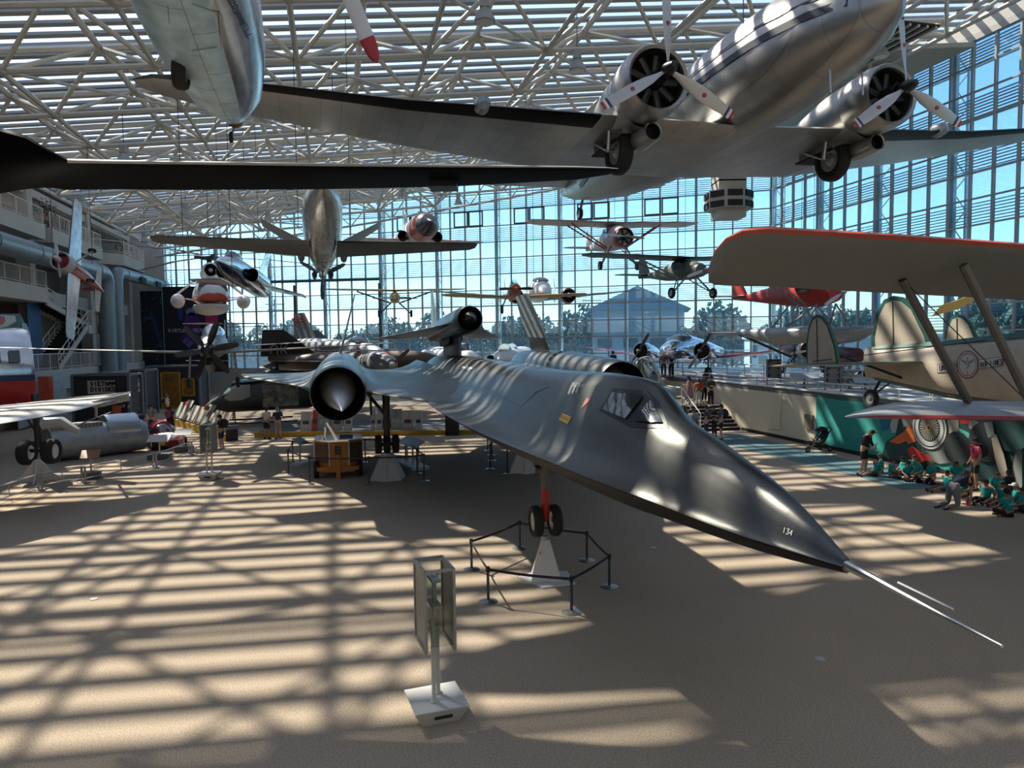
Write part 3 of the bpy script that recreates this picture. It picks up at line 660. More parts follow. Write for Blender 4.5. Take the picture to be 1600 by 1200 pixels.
# stairs against the left block
st_a = pla(92, 574, AL+1.6); st_b = pla(137, 507, AL+1.6); st_c = pla(74, 462, AL+2.9)
def stair(lab, p, q, width, side, n, name='staircase', group=None, side_m=conc, tread_m=black):
    t = thing(name, lab, 'stairs', p, 0, group); d = V((q-p).to_tuple()); hd = V((d.x, d.y, 0)); L = hd.length; hd.normalize(); sd = V(side).normalized()
    m = MB(); an = math.atan2(hd.y, hd.x)
    for i in range(n):
        c = hd*((i+.5)*L/n)+sd*width/2; z = d.z*(i+1)/n; m.box((c.x, c.y, z-.03-.04), (L/n+.04, width, .09), an)
        m.box((c.x-hd.x*L/n/2, c.y-hd.y*L/n/2, z-abs(d.z)/n/2-.03), (.03, width, abs(d.z)/n), an)
    m.build('tread', tread_m, t, smooth=0)
    m = MB()
    for k in (0, 1):
        o = sd*(width*k); m.beam(o+V((0, 0, -.1)), o+d+V((0, 0, -.1)), .12, .38)
    m.build('stringer', side_m, t, smooth=0)
    for k in (0, 1):
        m = MB(); o = sd*(width*k); m.tube([o+V((0, 0, .95)), o+d+V((0, 0, .95))], .035, 6); m.tube([o+V((0, 0, .5)), o+d+V((0, 0, .5))], .02, 6)
        for i in range(7): m.tube([o+d*(i/6), o+d*(i/6)+V((0, 0, .95))], .025, 6)
        m.build('handrail', railm, t)
    return t
stair('white sided stairs with dark treads rising right, beneath the red stunt plane', st_a, st_b, 1.6, -E1, 14, group='flights of stairs by the left wall')
stair('white sided upper stairs rising left, to the balcony beneath the grey duct', pla(137, 507, AL+1.2), pla(72, 470, AL+1.2), 1.3, -E1, 12, group='flights of stairs by the left wall')
w = MB(); p = hall(*ae(st_b)); a, e = ae(st_b); hb(w, a-3, a+.1, e-.1, e+2.4, st_b.z-.7, st_b.z); struct(w.build('trim_9', conc, smooth=0))
railing('white railing round the half landing of the left stairs', [H_(a, e, st_b.z), H_(a, e+2.2, st_b.z)])
railing('white railing of the raised walkway at the foot of the ducts', [H_(AL+1.5, 50, 3.4), H_(AL+1.5, 78, 3.4)])
w = MB(); hb(w, AL, AL+1.7, 44, 78.5, 2.0, 3.4); hb(w, AL+.2, AL+.6, 44, 78.5, 0, 2.0); struct(w.build('trim_10', conc, smooth=0))
w = MB(); hb(w, AL+1.7, AL+1.75, 48, 56, .1, 3.2); struct(w.build('trim_11', mat('pale blue hoarding', (.36, .46, .47), .6, var=.1), smooth=0))
# mural of a cartoon-like painted wall and blue hanging banner, far left
bn = MB(); bn.prism([(-1.1, -3.0), (1.1, -3.0), (1.1, 2.5), (-1.1, 2.5)], .05, pla(54, 512, AL+.5), E2, (0, 0, 1)); tag(bn.build('banner', mat('deep blue banner', (.01, .06, .16), .6), smooth=0), 'deep blue vertical banner on the first left column', 'banner')
t = thing('painted_panel', 'curved painted panel of green, white and pale blue clouds on the far left', 'mural', pla(18, 520, AL+.6)); 
c = pla(18, 520, AL+.6)
def onp(pts): return [((pla(x, y, AL+.6)-c).dot(E2), (pla(x, y, AL+.6)-c).z) for x, y in pts]
MB().prism(onp([(-10, 490), (30, 490), (42, 515), (47, 560), (-10, 560)]), .12, (0, 0, 0), E2, (0, 0, 1)).build('panel', mat('muted green mural', (.06, .15, .15), .6, var=.5, vs_=.5), t, smooth=0)
MB().prism(onp([(31, 504), (38, 506), (44, 520), (47, 558), (31, 540)]), .04, E1*.1, E2, (0, 0, 1)).build('painted_shape', mat('pale blue mural', (.30, .47, .50), .6), t, smooth=0)
MB().prism(onp([(-10, 492), (20, 493), (22, 502), (8, 510), (-10, 514)]), .04, E1*.1, E2, (0, 0, 1)).build('painted_shape', mat('white mural', (.6, .58, .56), .6), t, smooth=0)
MB().prism(onp([(-8, 492), (2, 495), (4, 501), (0, 507), (-8, 508)]), .04, E1*.14, E2, (0, 0, 1)).build('painted_shape', red, t, smooth=0)
# ducts
dm = mat('grey blue duct', (.17, .22, .25), .38, .25, var=.08)
def duct(lab, pts, r, bands):
    pts = [V(p) for p in pts]; path = [pts[0]]
    for i in range(1, len(pts)-1):
        p0, p, p1 = pts[i-1], pts[i], pts[i+1]; k = r*1.9; a, b_ = p+(p0-p).normalized()*k, p+(p1-p).normalized()*k
        for s in range(7): u = s/6; path.append(a*(1-u)**2+p*2*u*(1-u)+b_*u*u)
    path.append(pts[-1]); t = thing('air_duct', lab, 'duct', pts[0], 0, 'large grey air ducts on the left wall')
    MB().tube([p-pts[0] for p in path], r, 20).build('pipe', dm, t)
    for i in range(len(pts)-1):
        n = bands[i]
        for k in range(n):
            c = pts[i].lerp(pts[i+1], (k+.5)/n)-pts[0]; MB().lathe([(-.06, r*1.0), (-.06, r*1.06), (.06, r*1.06), (.06, r)], c, pts[i+1]-pts[i], 20).build('joint_band', dm, t)
    return t
Ad = AL+2.4
duct('thick grey duct running from the left edge and turning down to the walkway', [pla(-60, 362, Ad), pla(165, 428, Ad), tuple(V((pla(165, 428, Ad).x, pla(165, 428, Ad).y, 2.9)))], .62, (4, 3))
q = pla(181, 430, Ad+.2); dd = duct('slimmer grey duct rising beside the thick one and running on to the far wall', [V((q.x, q.y, 2.9)), pla(181, 425, Ad+.2), pla(258, 446, Ad+.2)], .5, (3, 4))
for x_ in (224, 248): 
    g = pla(x_, 438+.28*(x_-224), Ad+.75)-V(dd.location); MB().beam(g-E2*.9, g+E2*.9, .12, .55).build('outlet_grille', darkint, dd, smooth=0)
# potted plants on balconies
leafm = mat('dark foliage', (.03, .055, .025), .7, var=.3)
def plant(lab, p, h=1.2, s=.7):
    t = thing('potted_plant', lab, 'plant', p, 0, 'plants on the left balconies'); MB().lathe([(0, .18), (.35, .25), (.36, .2)], ax=(0, 0, 1), n=12, cap=True).build('pot', grey, t)
    m = MB(); rr = random.Random(int(h*100))
    for k in range(160):
        v_ = V((rr.gauss(0, 1), rr.gauss(0, 1), rr.gauss(0, .8))); v_ = v_.normalized()*rr.random()**.4*s; c = V((0, 0, h*.65+.3))+v_; a = V((rr.random()-.5, rr.random()-.5, rr.random()-.5)).normalized()*.13; b2 = a.cross(V((rr.random(), rr.random(), 1))).normalized()*.05
        m.add([c-a, c+b2, c+a, c-b2], [(0, 1, 2, 3)])
    m.build('foliage', leafm, t, smooth=0); return t
plant('dark leafy plant on the middle upper balcony beside the first column', hall(AL+.6, 56.6, 13.1), 1.6, .9)
plant('dark plant inside the far upper balcony by the second column', hall(AL-.2, 68.7, 13.0), 1.7, .9)
plant('low dark plant on the bay balcony, above its railing', hall(AL+1.2, 74, 13.0), 1.2, .8)

# virtual reality wall: two dark panels with stars
dk = mat('black starry print', (.006, .007, .012), .5)
def panel_e(name, lab, cat, x0, x1, y0, y1, Y, mtl):
    p, q, r_ = at(x0, y1, Y), at(x1, y1, Y), at(x0, y0, Y); t = thing(name, lab, cat, p); w_ = q.x-p.x; h_ = r_.z-p.z
    MB().box((w_/2, .06, h_/2), (w_, .12, h_)).build('board', mtl, t, smooth=0); return t, w_, h_
t, w_, h_ = panel_e('exhibit_banner', 'huge black poster with purple figure and VIRTUAL REALITY lettering behind the hanging helicopter', 'poster', 259, 357, 448, 582, 68, dk)
k = w_/98; Pq = lambda x, y: ((x-259)*k, -.02, (582-y)*k)
def disc(m, c, rx, ry, n=24): c = V(c); m.add([c+V((cos(2*pi*i/n)*rx, 0, sin(2*pi*i/n)*ry)) for i in range(n)], [tuple(range(n))])
m = MB(); disc(m, Pq(334, 497), .62, .72); m.build('printed_shape', mat('magenta print', (.30, .01, .10), .5), t, smooth=0)
m = MB(); disc(m, Pq(303, 512), .8, 1.4); disc(m, (Pq(303, 530)[0], -.022, Pq(303, 530)[2]), 1.1, .8); m.build('printed_shape', mat('purple print', (.04, .008, .12), .5), t, smooth=0)
m = MB(); disc(m, Pq(304, 488), .6, .36); m.build('printed_shape', mat('blue grey print', (.10, .14, .28), .5), t, smooth=0)
m = MB(); disc(m, Pq(286, 487), .25, .9); m.m(0); m.build('printed_shape', mat('deep blue print', (.01, .03, .16), .5), t, smooth=0)
m = MB(); o = Pq(266, 519.5); write(m, 'VIRTUAL REALITY', (o[0], -.03, o[2]), (1, 0, 0), (0, 0, 1), .30, .2, 5.9)
for j in range(3): write(m, 'NEW SPACE', Pq(288+j*2.5, 533-j*1.5)[:1]+(-.03, Pq(288, 534-j*2.6)[2]), (1, 0, -1.0), (1, 0, 1.0), .10, .2)
m.build('lettering', mat('lavender lettering', (.42, .40, .58), .5), t, smooth=0)
t, w_, h_ = panel_e('exhibit_banner', 'narrow dark blue starry poster left of the purple one', 'poster', 224, 258, 455, 582, 71, mat('midnight blue print', (.008, .018, .03), .5)); k = w_/34
m = MB(); rr = random.Random(3)
for i in range(40): x, z = rr.random()*w_, rr.random()*h_; s = .03+.03*rr.random(); m.box((x, -.01, z), (s, .01, s))
m.build('star', white, t, smooth=0)['kind'] = 'stuff'
m = MB(); m.add([(.3, -.02, 5.5), (1.3, -.02, 5.6), (2.0, -.02, 2.6), (1.75, -.02, 2.5), (1.1, -.02, 5.2), (.3, -.02, 5.2)], [(0, 1, 4, 5), (1, 2, 3, 4)]); m.build('printed_shape', mat('blue beam print', (.01, .07, .16), .5), t, smooth=0)
# containers
corr = mat('dark corrugated steel', (.055, .062, .07), .5, .3)
def container(lab, x0, x1, Y0, L, zt=2.75, name='shipping_container'):
    p = V((at(x0, 600, Y0).x, Y0, 0)); w_ = at(x1, 600, Y0).x-p.x; t = thing(name, lab, 'container', p, 0, 'dark corrugated containers on the left')
    m = MB(); m.box((w_/2, L/2+.05, zt/2), (w_-.1, L-.1, zt-.1))
    for i in range(int(zt/.16)): m.box((w_/2, .03, .16+i*.16), (w_-.2, .06, .07)); m.box((w_-.03, L/2, .16+i*.16), (.06, L-.2, .07))
    m.build('body', corr, t, smooth=0)
    f = MB()
    for x_ in (0, w_):
        for y_ in (0, L): f.box((x_, y_, zt/2), (.16, .16, zt))
    for z in (.06, zt): f.box((w_/2, 0, z), (w_, .14, .14)); f.box((w_/2, L, z), (w_, .14, .14)); f.box((0, L/2, z), (.14, L, .14)); f.box((w_, L/2, z), (.14, L, .14))
    f.build('corner_frame', mat('grey blue frame', (.12, .14, .16), .5), t, smooth=0); return t, w_
ct, cw = container('dark corrugated container with a pale VIETNAM DIVIDED sign behind the silver wing', 113, 201, 46, 1.6, 3.1)
MB().box((.88+cw*.28, -.06, 2.32), (1.75, .06, .85)).build('sign_board', mat('tan sign', (.40, .36, .31), .6), ct, smooth=0)
m = MB(); write(m, 'VIETNAM', (.22+cw*.28, -.1, 2.42), (1, 0, 0), (0, 0, 1), .24, .3, 5.9); write(m, 'DIVIDED', (.22+cw*.28, -.1, 2.06), (1, 0, 0), (0, 0, 1), .24, .3, 5.9); m.build('lettering', darkint, ct, smooth=0)
MB().box((cw*.78, -.07, .75), (.55, .05, .75)).build('poster', orange, ct, smooth=0); m = MB(); write(m, '1956', (cw*.86, -.1, 1.0), (1, 0, 0), (0, 0, 1), .16, .2); m.build('lettering', white, ct, smooth=0)
m = MB()
for r0, s in enumerate(('1', '9', '6', '5')): write(m, s, (cw+.09, 1.0+.001, 2.55-r0*.3), (0, 1, 0), (0, 0, 1), .22, .2)
m.build('lettering', white, ct, smooth=0)
c2, w2 = container('second dark container, its end wall showing right of the first one', 205, 226, 51, 1.8, 3.2)
c3, w3 = container('third dark container with yellow framed openings and dressed mannequins', 231, 312, 56, 1.6, 3.3)
yf = mat('ochre opening', (.42, .22, .02), .6)
for x0, x1, z0, z1 in ((235, 246, .1, 2.7), (253, 282, .1, 2.8), (286, 304, 1.0, 2.3)):
    a, b_ = (x0-231)/81*w3, (x1-231)/81*w3; f = MB(); f.box(((a+b_)/2, -.09, z1), (b_-a, .1, .1)); f.box((a, -.09, (z0+z1)/2), (.1, .1, z1-z0)); f.box((b_, -.09, (z0+z1)/2), (.1, .1, z1-z0)); f.box(((a+b_)/2, -.09, z0), (b_-a, .1, .1))
    o = f.build('opening_frame', yf, c3, smooth=0); MB().box(((a+b_)/2, -.06, (z0+z1)/2), (b_-a, .02, z1-z0)).build('opening', mat('ochre lit interior', (.20, .09, .012), .7, var=.4, vs_=2), o, smooth=0)
def wallbox(lab, x0, x1, y0, y1, Y, mtl, name='cabinet', cat='cabinet'):
    p, q = at(x0, y1, Y), at(x1, y0, Y); return tag(MB().box(((p.x+q.x)/2, Y, (p.z+q.z)/2), (q.x-p.x, .4, q.z-p.z)).build(name, mtl, smooth=0), lab, cat)
wallbox('orange door surround with a dark opening left of the first container', 65, 79, 588, 645, 45, orange, 'door_surround', 'doorway')

# right: raised deck with cream and teal wall, landing and stairs
DA, DZ = 21.25, 2.5; deckm = mat('deck floor', (.30, .31, .32), .6, var=.1)
eT = ae(pla(1275, 640, DA))[1]; eS = ae(gz(1147, 672))[1]
w = MB(); hb(w, DA, AR, -15, 53.4, DZ-.25, DZ); struct(w.build('floor_deck', deckm, smooth=0))
w = MB(); hb(w, DA, DA+.25, eT, 43, 0, DZ+.02); w.m(0); struct(w.build('wall_deck', creamw, smooth=0))
w = MB(); hb(w, DA, DA+.25, -15, eT, 0, DZ+.02); struct(w.build('wall_mural', teal, smooth=0))
w = MB(); hb(w, DA-.03, DA, -15, eS-.2, 0, .16); struct(w.build('baseboard_right', black, smooth=0))
w = MB(); hb(w, DA-.06, DA+.3, -15, 43, DZ, DZ+.07); struct(w.build('trim_12', white, smooth=0))
EB = 43.0
P = [hall(9, EB), hall(AR, EB), hall(AR, 53.4), hall(a_back(56)-.3, 56), hall(9, 61)]
w = MB(); w.loft([[p+V((0, 0, z)) for p in P] for z in (DZ-.24, DZ+.005)]); struct(w.build('floor_mezzanine', deckm, smooth=0))
w = MB(); hb(w, 9, DA+.2, EB, EB+.2, 0, DZ+.02); struct(w.build('wall_mezzanine', creamw, smooth=0))
LZ = 1.22; eL = eS+2.1
w = MB(); hb(w, 14.5, DA, eL, EB, 0, LZ); struct(w.build('floor_landing', mat('landing front', (.30, .28, .25), .7), smooth=0))
aw = 19.0
m = MB(); N_ = 7; stp = thing('stairs', 'dark edged stairs climbing to the landing beside the cream wall', 'stairs', hall(aw, eS))
for i in range(N_):
    z = LZ*(i+1)/N_; MB_ = m.m(0); c = E1*((DA-aw)/2)+E2*((i+.5)*2.1/N_); m.box((c.x, c.y, z/2), (DA-aw-.02, 2.1/N_, z), AZ)
    m.m(1); c2_ = c-E2*(2.1/N_/2-.03); m.box((c2_.x, c2_.y, z-.015), (DA-aw-.03, .1, .04), AZ)
m.build('step', [black, mat('pale nosing', (.5, .5, .48), .6)], stp, smooth=0)
m = MB(); m.tube([E2*.2+V((0, 0, .95)), E2*2.3+V((0, 0, LZ+.95)), E2*2.3+V((0, 0, LZ))], .03, 6); m.tube([E2*.2, E2*.2+V((0, 0, .95))], .03, 6); m.tube([E2*.2+V((0, 0, .5)), E2*2.3+V((0, 0, LZ+.5))], .02, 6); m.build('handrail', railm, stp)
m = MB(); o = E1*(DA-aw-.12); m.tube([o-E2*.5+V((0, 0, .85)), o-E2*.1+V((0, 0, .95)), o+E2*2.5+V((0, 0, LZ+1.05))], .03, 6); m.build('handrail', railm, stp, label='handrail fixed to the cream wall')
railing('white guard rail on the low landing left of the stairs', [H_(aw-.1, eL+2, LZ), H_(aw-.1, eL+.05, LZ), H_(16.8, eL+.05, LZ)], 1.0, mids=(.5,), pick=False)
railing('low white rail along the top of the cream and teal wall', [H_(DA+.1, 4, DZ), H_(DA+.1, EB, DZ)], .42, mids=(.22,), post=1.6, pick=False)
railing('long white rail with balusters along the mezzanine front', [H_(9, EB+.1, DZ), H_(DA+.1, EB+.1, DZ)], 1.05, .2, mids=(.1,))
railing('second white rail on the deck beside the silver twin', [H_(DA+1.8, 18, DZ), H_(DA+1.8, 41, DZ), H_(17.5, 45.6, DZ)], .95, .3, mids=(.3, .6), pick=False)
t = MB(); a_ = pla(1219, 612, DA-.05); z_ = pla(1219, 675, DA-.05); t.tube([a_, V((a_.x, a_.y, .45)), V((a_.x, a_.y, .45))-E2*-.9], .03, 6); tag(t.build('standpipe', creamw), 'thin cream pipe running down the cream wall', 'pipe')
def wallpatch(name, pts, mtl, dz=.012, parent=None, thick=.02):
    c = pla(*pts[0], DA); q = [((pla(x, y, DA)-c).dot(E2), (pla(x, y, DA)-c).z) for x, y in pts]
    return MB().prism(q, thick, c-E1*dz-(parent.location if parent else V()), E2, (0, 0, 1)).build(name, mtl, parent, smooth=0)
tag(wallpatch('wall_hatch', [(1259, 647), (1272, 649), (1272, 672), (1259, 669)], mat('tan hatch', (.20, .17, .12), .6), .05, thick=.1), 'small tan access hatch set in the cream wall', 'hatch')
# the painted mural: jet fan, propeller blades, aircraft parts in flat colours
mu = thing('mural', 'teal wall mural of a jet engine fan, propellers and aeroplane parts behind the seated children', 'mural', pla(1450, 680, DA))
cm_ = {'r': mat('mural red', (.62, .03, .02), .6), 'o': mat('mural orange', (.68, .14, .03), .6), 's': mat('mural silver', (.42, .42, .40), .6), 'b': mat('mural black', (.012, .02, .022), .6), 'd': mat('mural dark teal', (.012, .055, .055), .6),
      't': mat('mural tan', (.36, .31, .25), .6), 'g': mat('mural grey', (.20, .22, .21), .6), 'n': mat('mural blue', (.02, .14, .28), .6), 'l': mat('mural light teal', (.08, .36, .30), .6)}
shapes = [('d', [(1385, 690), (1400, 680), (1440, 690), (1450, 728), (1400, 720), (1378, 712)]), ('n', [(1376, 655), (1392, 652), (1390, 668), (1378, 674)]), ('s', [(1396, 652), (1406, 655), (1406, 676), (1394, 676), (1391, 664)]), ('d', [(1406, 650), (1428, 648), (1430, 680), (1412, 690), (1400, 680)]), ('g', [(1410, 650), (1425, 650), (1428, 664), (1412, 668)]),
 ('o', [(1390, 690), (1412, 675), (1426, 672), (1430, 684), (1405, 694)]), ('o', [(1412, 676), (1424, 662), (1432, 690), (1420, 694)]), ('r', [(1468, 690), (1480, 672), (1482, 684), (1470, 700)]), ('t', [(1482, 655), (1500, 653), (1498, 690), (1478, 690)]), ('s', [(1486, 655), (1492, 654), (1488, 680), (1482, 686)]),
 ('g', [(1440, 694), (1500, 686), (1508, 720), (1470, 725), (1445, 715)]), ('s', [(1478, 692), (1492, 682), (1504, 686), (1496, 694)]), ('d', [(1500, 655), (1600, 650), (1600, 790), (1560, 770), (1508, 730)]), ('r', [(1502, 652), (1520, 651), (1518, 662), (1504, 662)]),
 ('t', [(1518, 652), (1545, 668), (1544, 690), (1516, 668)]), ('g', [(1590, 700), (1600, 696), (1600, 780), (1584, 740)]), ('l', [(1500, 668), (1516, 676), (1540, 700), (1538, 706), (1508, 690)])]
for i, (c_, pts) in enumerate(shapes): wallpatch('painted_shape', pts, cm_[c_], .014+.004*i, mu, .003)
def ring(m, c, r0, r1, sx=1., n=48, off=0.):
    c = V(c)
    m.add([c-E1*off+(E2*cos(2*pi*i/n)*sx+V((0, 0, sin(2*pi*i/n))))*r for r in (r0, r1) for i in range(n)], [(i, (i+1) % n, (i+1) % n+n, i+n) for i in range(n)])
O = pla(1455, 668, DA)-E1*.10-mu.location; kk = (pla(1455, 668, DA)-pla(1455, 698, DA)).length
m = MB(); ring(m, O, kk*.66, kk*1.12, .98); m.build('painted_fan_rim', cm_['s'], mu, smooth=0)
m = MB(); ring(m, O, 0.001, kk*.67, .98); m.build('painted_fan_disc', cm_['t'], mu, smooth=0)
m = MB()
for i in range(26):
    a = 2*pi*i/26; m.add([O-E1*.012+(E2*cos(a+q)+V((0, 0, sin(a+q))))*r for r, q in ((kk*.17, 0), (kk*.62, .16), (kk*.64, .24), (kk*.17, .06))], [(0, 1, 2, 3)])
ring(m, O, kk*.64, kk*.70, .98, off=.012); ring(m, O, kk*.95, kk*.99, .98, off=.012); ring(m, O, kk*.001, kk*.08, .98, off=.02); m.build('painted_fan_blades', cm_['b'], mu, smooth=0)
m = MB(); ring(m, O, .07*kk, .15*kk, .98, off=.016); m.build('painted_fan_hub', yellow, mu, smooth=0)
for c_, (x_, y_, rr_), i in (('b', (1500, 700, .95), 0), ('b', (1545, 690, 1.1), 1), ('d', (1583, 668, 1.25), 2)):
    m = MB(); ring(m, pla(x_, y_, DA)-E1*(.12+.01*i)-mu.location, 0.01, rr_*.62, .98); m.build('painted_wheel', cm_[c_], mu, smooth=0)
for i, (c_, pts) in enumerate([('r', [(1424, 702), (1432, 696), (1446, 706), (1458, 712), (1462, 718), (1450, 720), (1442, 724), (1428, 712)]), ('t', [(1556, 682), (1564, 678), (1576, 710), (1584, 745), (1572, 748), (1562, 715)]), ('r', [(1571, 745), (1584, 741), (1586, 752), (1576, 756)]), ('g', [(1545, 660), (1558, 658), (1562, 680), (1552, 684)])]):
    wallpatch('painted_shape', pts, cm_[c_], .19+.006*i, mu, .003)
# control booth column hanging in front of the right glass
B = at(1138, 342, 52); bo = thing('vent_column', 'beige hanging column with an octagonal collar of dark louvred vents', 'vent', B)
bm_ = mat('beige cladding', (.42, .37, .30), .7); k = 52/F
def octo(m, r, z0, z1): m.loft([[V((cos(pi/8+pi/4*i)*r, sin(pi/8+pi/4*i)*r, z)) for i in range(8)] for z in (z0, z1)])
m = MB(); m.box((0, 0, 28*k), (42*k, 42*k, 56*k)); m.build('lower_shaft', bm_, bo, smooth=0)
m = MB(); m.box((0, 0, 7.0), (42*k, 42*k, 9.0)); m.build('upper_shaft', bm_, bo, smooth=0)
m = MB(); octo(m, 36*k, 13*k, 40*k); m.build('vent_collar', bm_, bo, smooth=0)
for zc in (19, 34):
    for i in range(8):
        a = pi/4*i; d_ = V((cos(a), sin(a), 0)); m = MB(); m.box(d_*(34*k)+V((0, 0, zc*k)), (.12, 22*k, 9*k), a); m.build('vent_grille', darkint, bo, smooth=0)
# display boards and desks on the deck
def board(lab, x0, x1, y0, y1, Y, grp='dark display boards on the deck'):
    p = at(x0, y1, Y); q = at(x1, y0, Y); t = thing('display_board', lab, 'sign', (p.x, p.y, DZ), R(-20), grp); w_ = q.x-p.x; h0, h1 = p.z-DZ, q.z-DZ
    MB().box((w_/2, 0, (h0+h1)/2), (w_, .08, h1-h0)).build('panel', mat('charcoal panel', (.03, .035, .045), .5), t, smooth=0)
    for x_ in (.06, w_-.06): MB().box((x_, 0, h1/2), (.07, .1, h1)).build('post', grey, t, smooth=0)
    m = MB()
    for i in range(12): m.box((w_*.5+.05*sin(i*3), -.05, h0+(h1-h0)*(.1+.07*i)), (w_*(.55+.15*sin(i*5)), .01, .02))
    m.build('printed_lines', lgrey, t, smooth=0); return t
board('tall charcoal display board on the deck below the red floatplane', 1197, 1220, 561, 592, 38)
board('tall charcoal display board on the deck under the tailplane of the biplane', 1287, 1314, 573, 599, 33)
def desk(lab, x, y, Y, w_=1.0):
    p = at(x, y, Y); t = thing('reading_rail', lab, 'sign', (p.x, p.y, DZ), R(-20), 'slanted reading desks on the deck'); h = max(.5, p.z-DZ)
    MB().box((0, 0, h), (w_, .5, .04), mx=Matrix.Rotation(R(30), 3, 'X')).build('desk_top', mat('pale blue desk', (.42, .50, .56), .3), t, smooth=0); MB().box((0, .1, h/2), (.12, .06, h)).build('post', grey, t, smooth=0)
desk('pale slanted desk on the deck left of the display board with a white square', 1257, 587, 34, 1.3); desk('slanted desk on the deck right of the bare radial engine', 1353, 594, 32, 1.0)
desk('small blue desk at the mezzanine rail near the black nacelle', 970, 572, 47, 1.0); desk('blue desk on the mezzanine rail beside the first one', 984, 573, 47, 1.1)
# ================================================================= aircraft
def wingpart(t, name, st, mtl, lem=None, n=7, sides=(1, -1), label=None, lej=1, inc=.02):
    """st: (y, x leading edge, z, chord, thickness); mirrored over the fuselage; lem colours the leading edge"""
    out = []
    for sg in sides:
        m = MB(); m.surf([((x, sg*y, z), (x-c, sg*y, z-inc*c), th, (0, 0, 1)) for y, x, z, c, th in st], n)
        N = 2*n
        if lem:
            k = 0; ns = len(st)
            for i in range(ns-1):
                for j in range(N): m.mi[i*N+j] = 1 if (j < lej or j >= N-lej) else 0
        out.append(m.build(name, [mtl, lem or mtl], t, smooth=50, label=label))
    return out
def finpart(t, name, st, mtl, y=0, lem=None):
    """st: (z, x leading edge, chord, thickness) upright surface"""
    m = MB(); m.surf([((x, y, z), (x-c, y, z), th, (0, 1, 0)) for z, x, c, th in st]); return m.build(name, mtl, t, smooth=50)
def strut(t, pts, r=.03, mtl=None, name='strut'): return MB().tube(pts, r, 6).build(name, mtl or grey, t)
def radial(t, c, r, depth, cowl, cyl=9, face=None, parent_name='engine_cowling'):
    c = V(c); m = MB(); m.lathe([(0, r*.84), (.06*r, r*.92), (-.02, r*.97), (-depth*.35, r*1.02), (-depth, r*.96)], c, (1, 0, 0), 28); o = m.build(parent_name, cowl, t)
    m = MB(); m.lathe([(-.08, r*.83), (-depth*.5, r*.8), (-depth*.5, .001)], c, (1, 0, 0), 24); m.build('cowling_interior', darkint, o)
    m = MB()
    for k in range(cyl):
        a = 2*pi*k/cyl; d_ = V((0, cos(a), sin(a))); m.tube([c+V((-.3*depth, 0, 0))+d_*r*.25, c+V((-.3*depth, 0, 0))+d_*r*.74], [r*.12, r*.13], 8)
    m.lathe([(-.3*depth, r*.26), (-.05, r*.2), (0, .001)], c, (1, 0, 0), 14); m.build('engine_cylinders', mat('dark engine metal', (.05, .05, .05), .4, .7), o)['kind'] = 'stuff'
    return o

# ---- twin engined silver airliner hanging at the top right
HL, HR = at(1040, 112, 16.2), at(1410, 139, 17.9)
yv = (HR-HL).normalized(); C0 = (HL+HR)/2; fv = V((sin(R(16)), -cos(R(16)), .045)); fv = (fv-yv*fv.dot(yv)).normalized(); zv = fv.cross(yv)
DCM = Matrix.Translation(C0) @ Matrix((fv, yv, zv)).transposed().to_4x4(); ES = (HR-HL).length/2
dc = thing('airliner', 'huge silver twin propeller airliner with black de-icing boots hanging at the top right', 'aircraft', mx=DCM)
dcm = mat('airliner aluminium', (.40, .39, .375), .34, .85, var=.14, vs_=1.3, panel=.3, bump=.05, bs=8, psz=(1.4, .5))
m = MB(); m.fus([(3.3, .25, .03, .03, .03), (3.1, .27, .3, .3, .3), (2.5, .35, .68, .68, .66), (1.6, .45, .98, 1.05, .98), (.4, .52, 1.18, 1.28, 1.18), (-1, .55, 1.25, 1.32, 1.25), (-6.5, .55, 1.25, 1.32, 1.25), (-9.5, .7, 1.05, 1.15, 1.1), (-12, .9, .72, .85, .85), (-14.3, 1.12, .32, .5, .5), (-15.8, 1.3, .05, .1, .15)], 32)
dcb = m.build('fuselage', dcm, dc)
m = MB()
for sg in (-1, 1):
    for z0, wd_z in ((.98, .05), (.62, .17)):
        pts = []
        for x_ in [2.6-.8*i for i in range(19)]:
            w0, u0, zc = [], 0, 0
            tab = [(-15.8, .05, .1, 1.3), (-14.3, .32, .5, 1.12), (-12, .72, .85, .9), (-9.5, 1.05, 1.15, .7), (-6.5, 1.25, 1.32, .55), (-1, 1.25, 1.32, .55), (.4, 1.18, 1.28, .52), (1.6, .98, 1.05, .45), (2.5, .68, .68, .35), (3.3, .03, .03, .25)]
            w_, u_, zc = lerp_tab(tab, x_)
            for dz in (-wd_z/2, wd_z/2):
                zz = z0*(.55+.45*u_/1.32)+dz; q = max(0, 1-((zz-zc)/max(u_, .05))**2); pts.append((x_, sg*(w_*math.sqrt(q)+.03), zz))
        m.add(pts, [(2*i, 2*i+1, 2*i+3, 2*i+2) for i in range(len(pts)//2-1)])
m.build('cheat_line', mat('black blue stripe', (.012, .014, .03), .4), dc)
boot = mat('black rubber boot', (.008, .008, .010), .38)
wingpart(dc, 'wing', [(0, -1.45, -.58, 4.5, .55), (ES+.9, -1.5, -.46, 4.4, .55)], dcm, None, 8)
wingpart(dc, 'outer_wing', [(ES+.9, -1.5, -.46, 4.4, .55), (8.5, -2.75, .1, 3.2, .38), (13.4, -4.15, .92, 1.95, .2), (14.4, -4.55, 1.06, 1.3, .12), (14.9, -5.0, 1.1, .5, .05)], dcm, boot, 8, lej=2)
wingpart(dc, 'tailplane', [(0, -12.6, 1.25, 2.1, .2), (3.5, -13.3, 1.25, 1.3, .12), (4.05, -13.8, 1.25, .6, .05)], dcm)
finpart(dc, 'tail_fin', [(1.4, -11.2, 3.4, .2), (3.6, -13.4, 1.7, .12), (4.2, -14.1, .7, .05)], dcm)
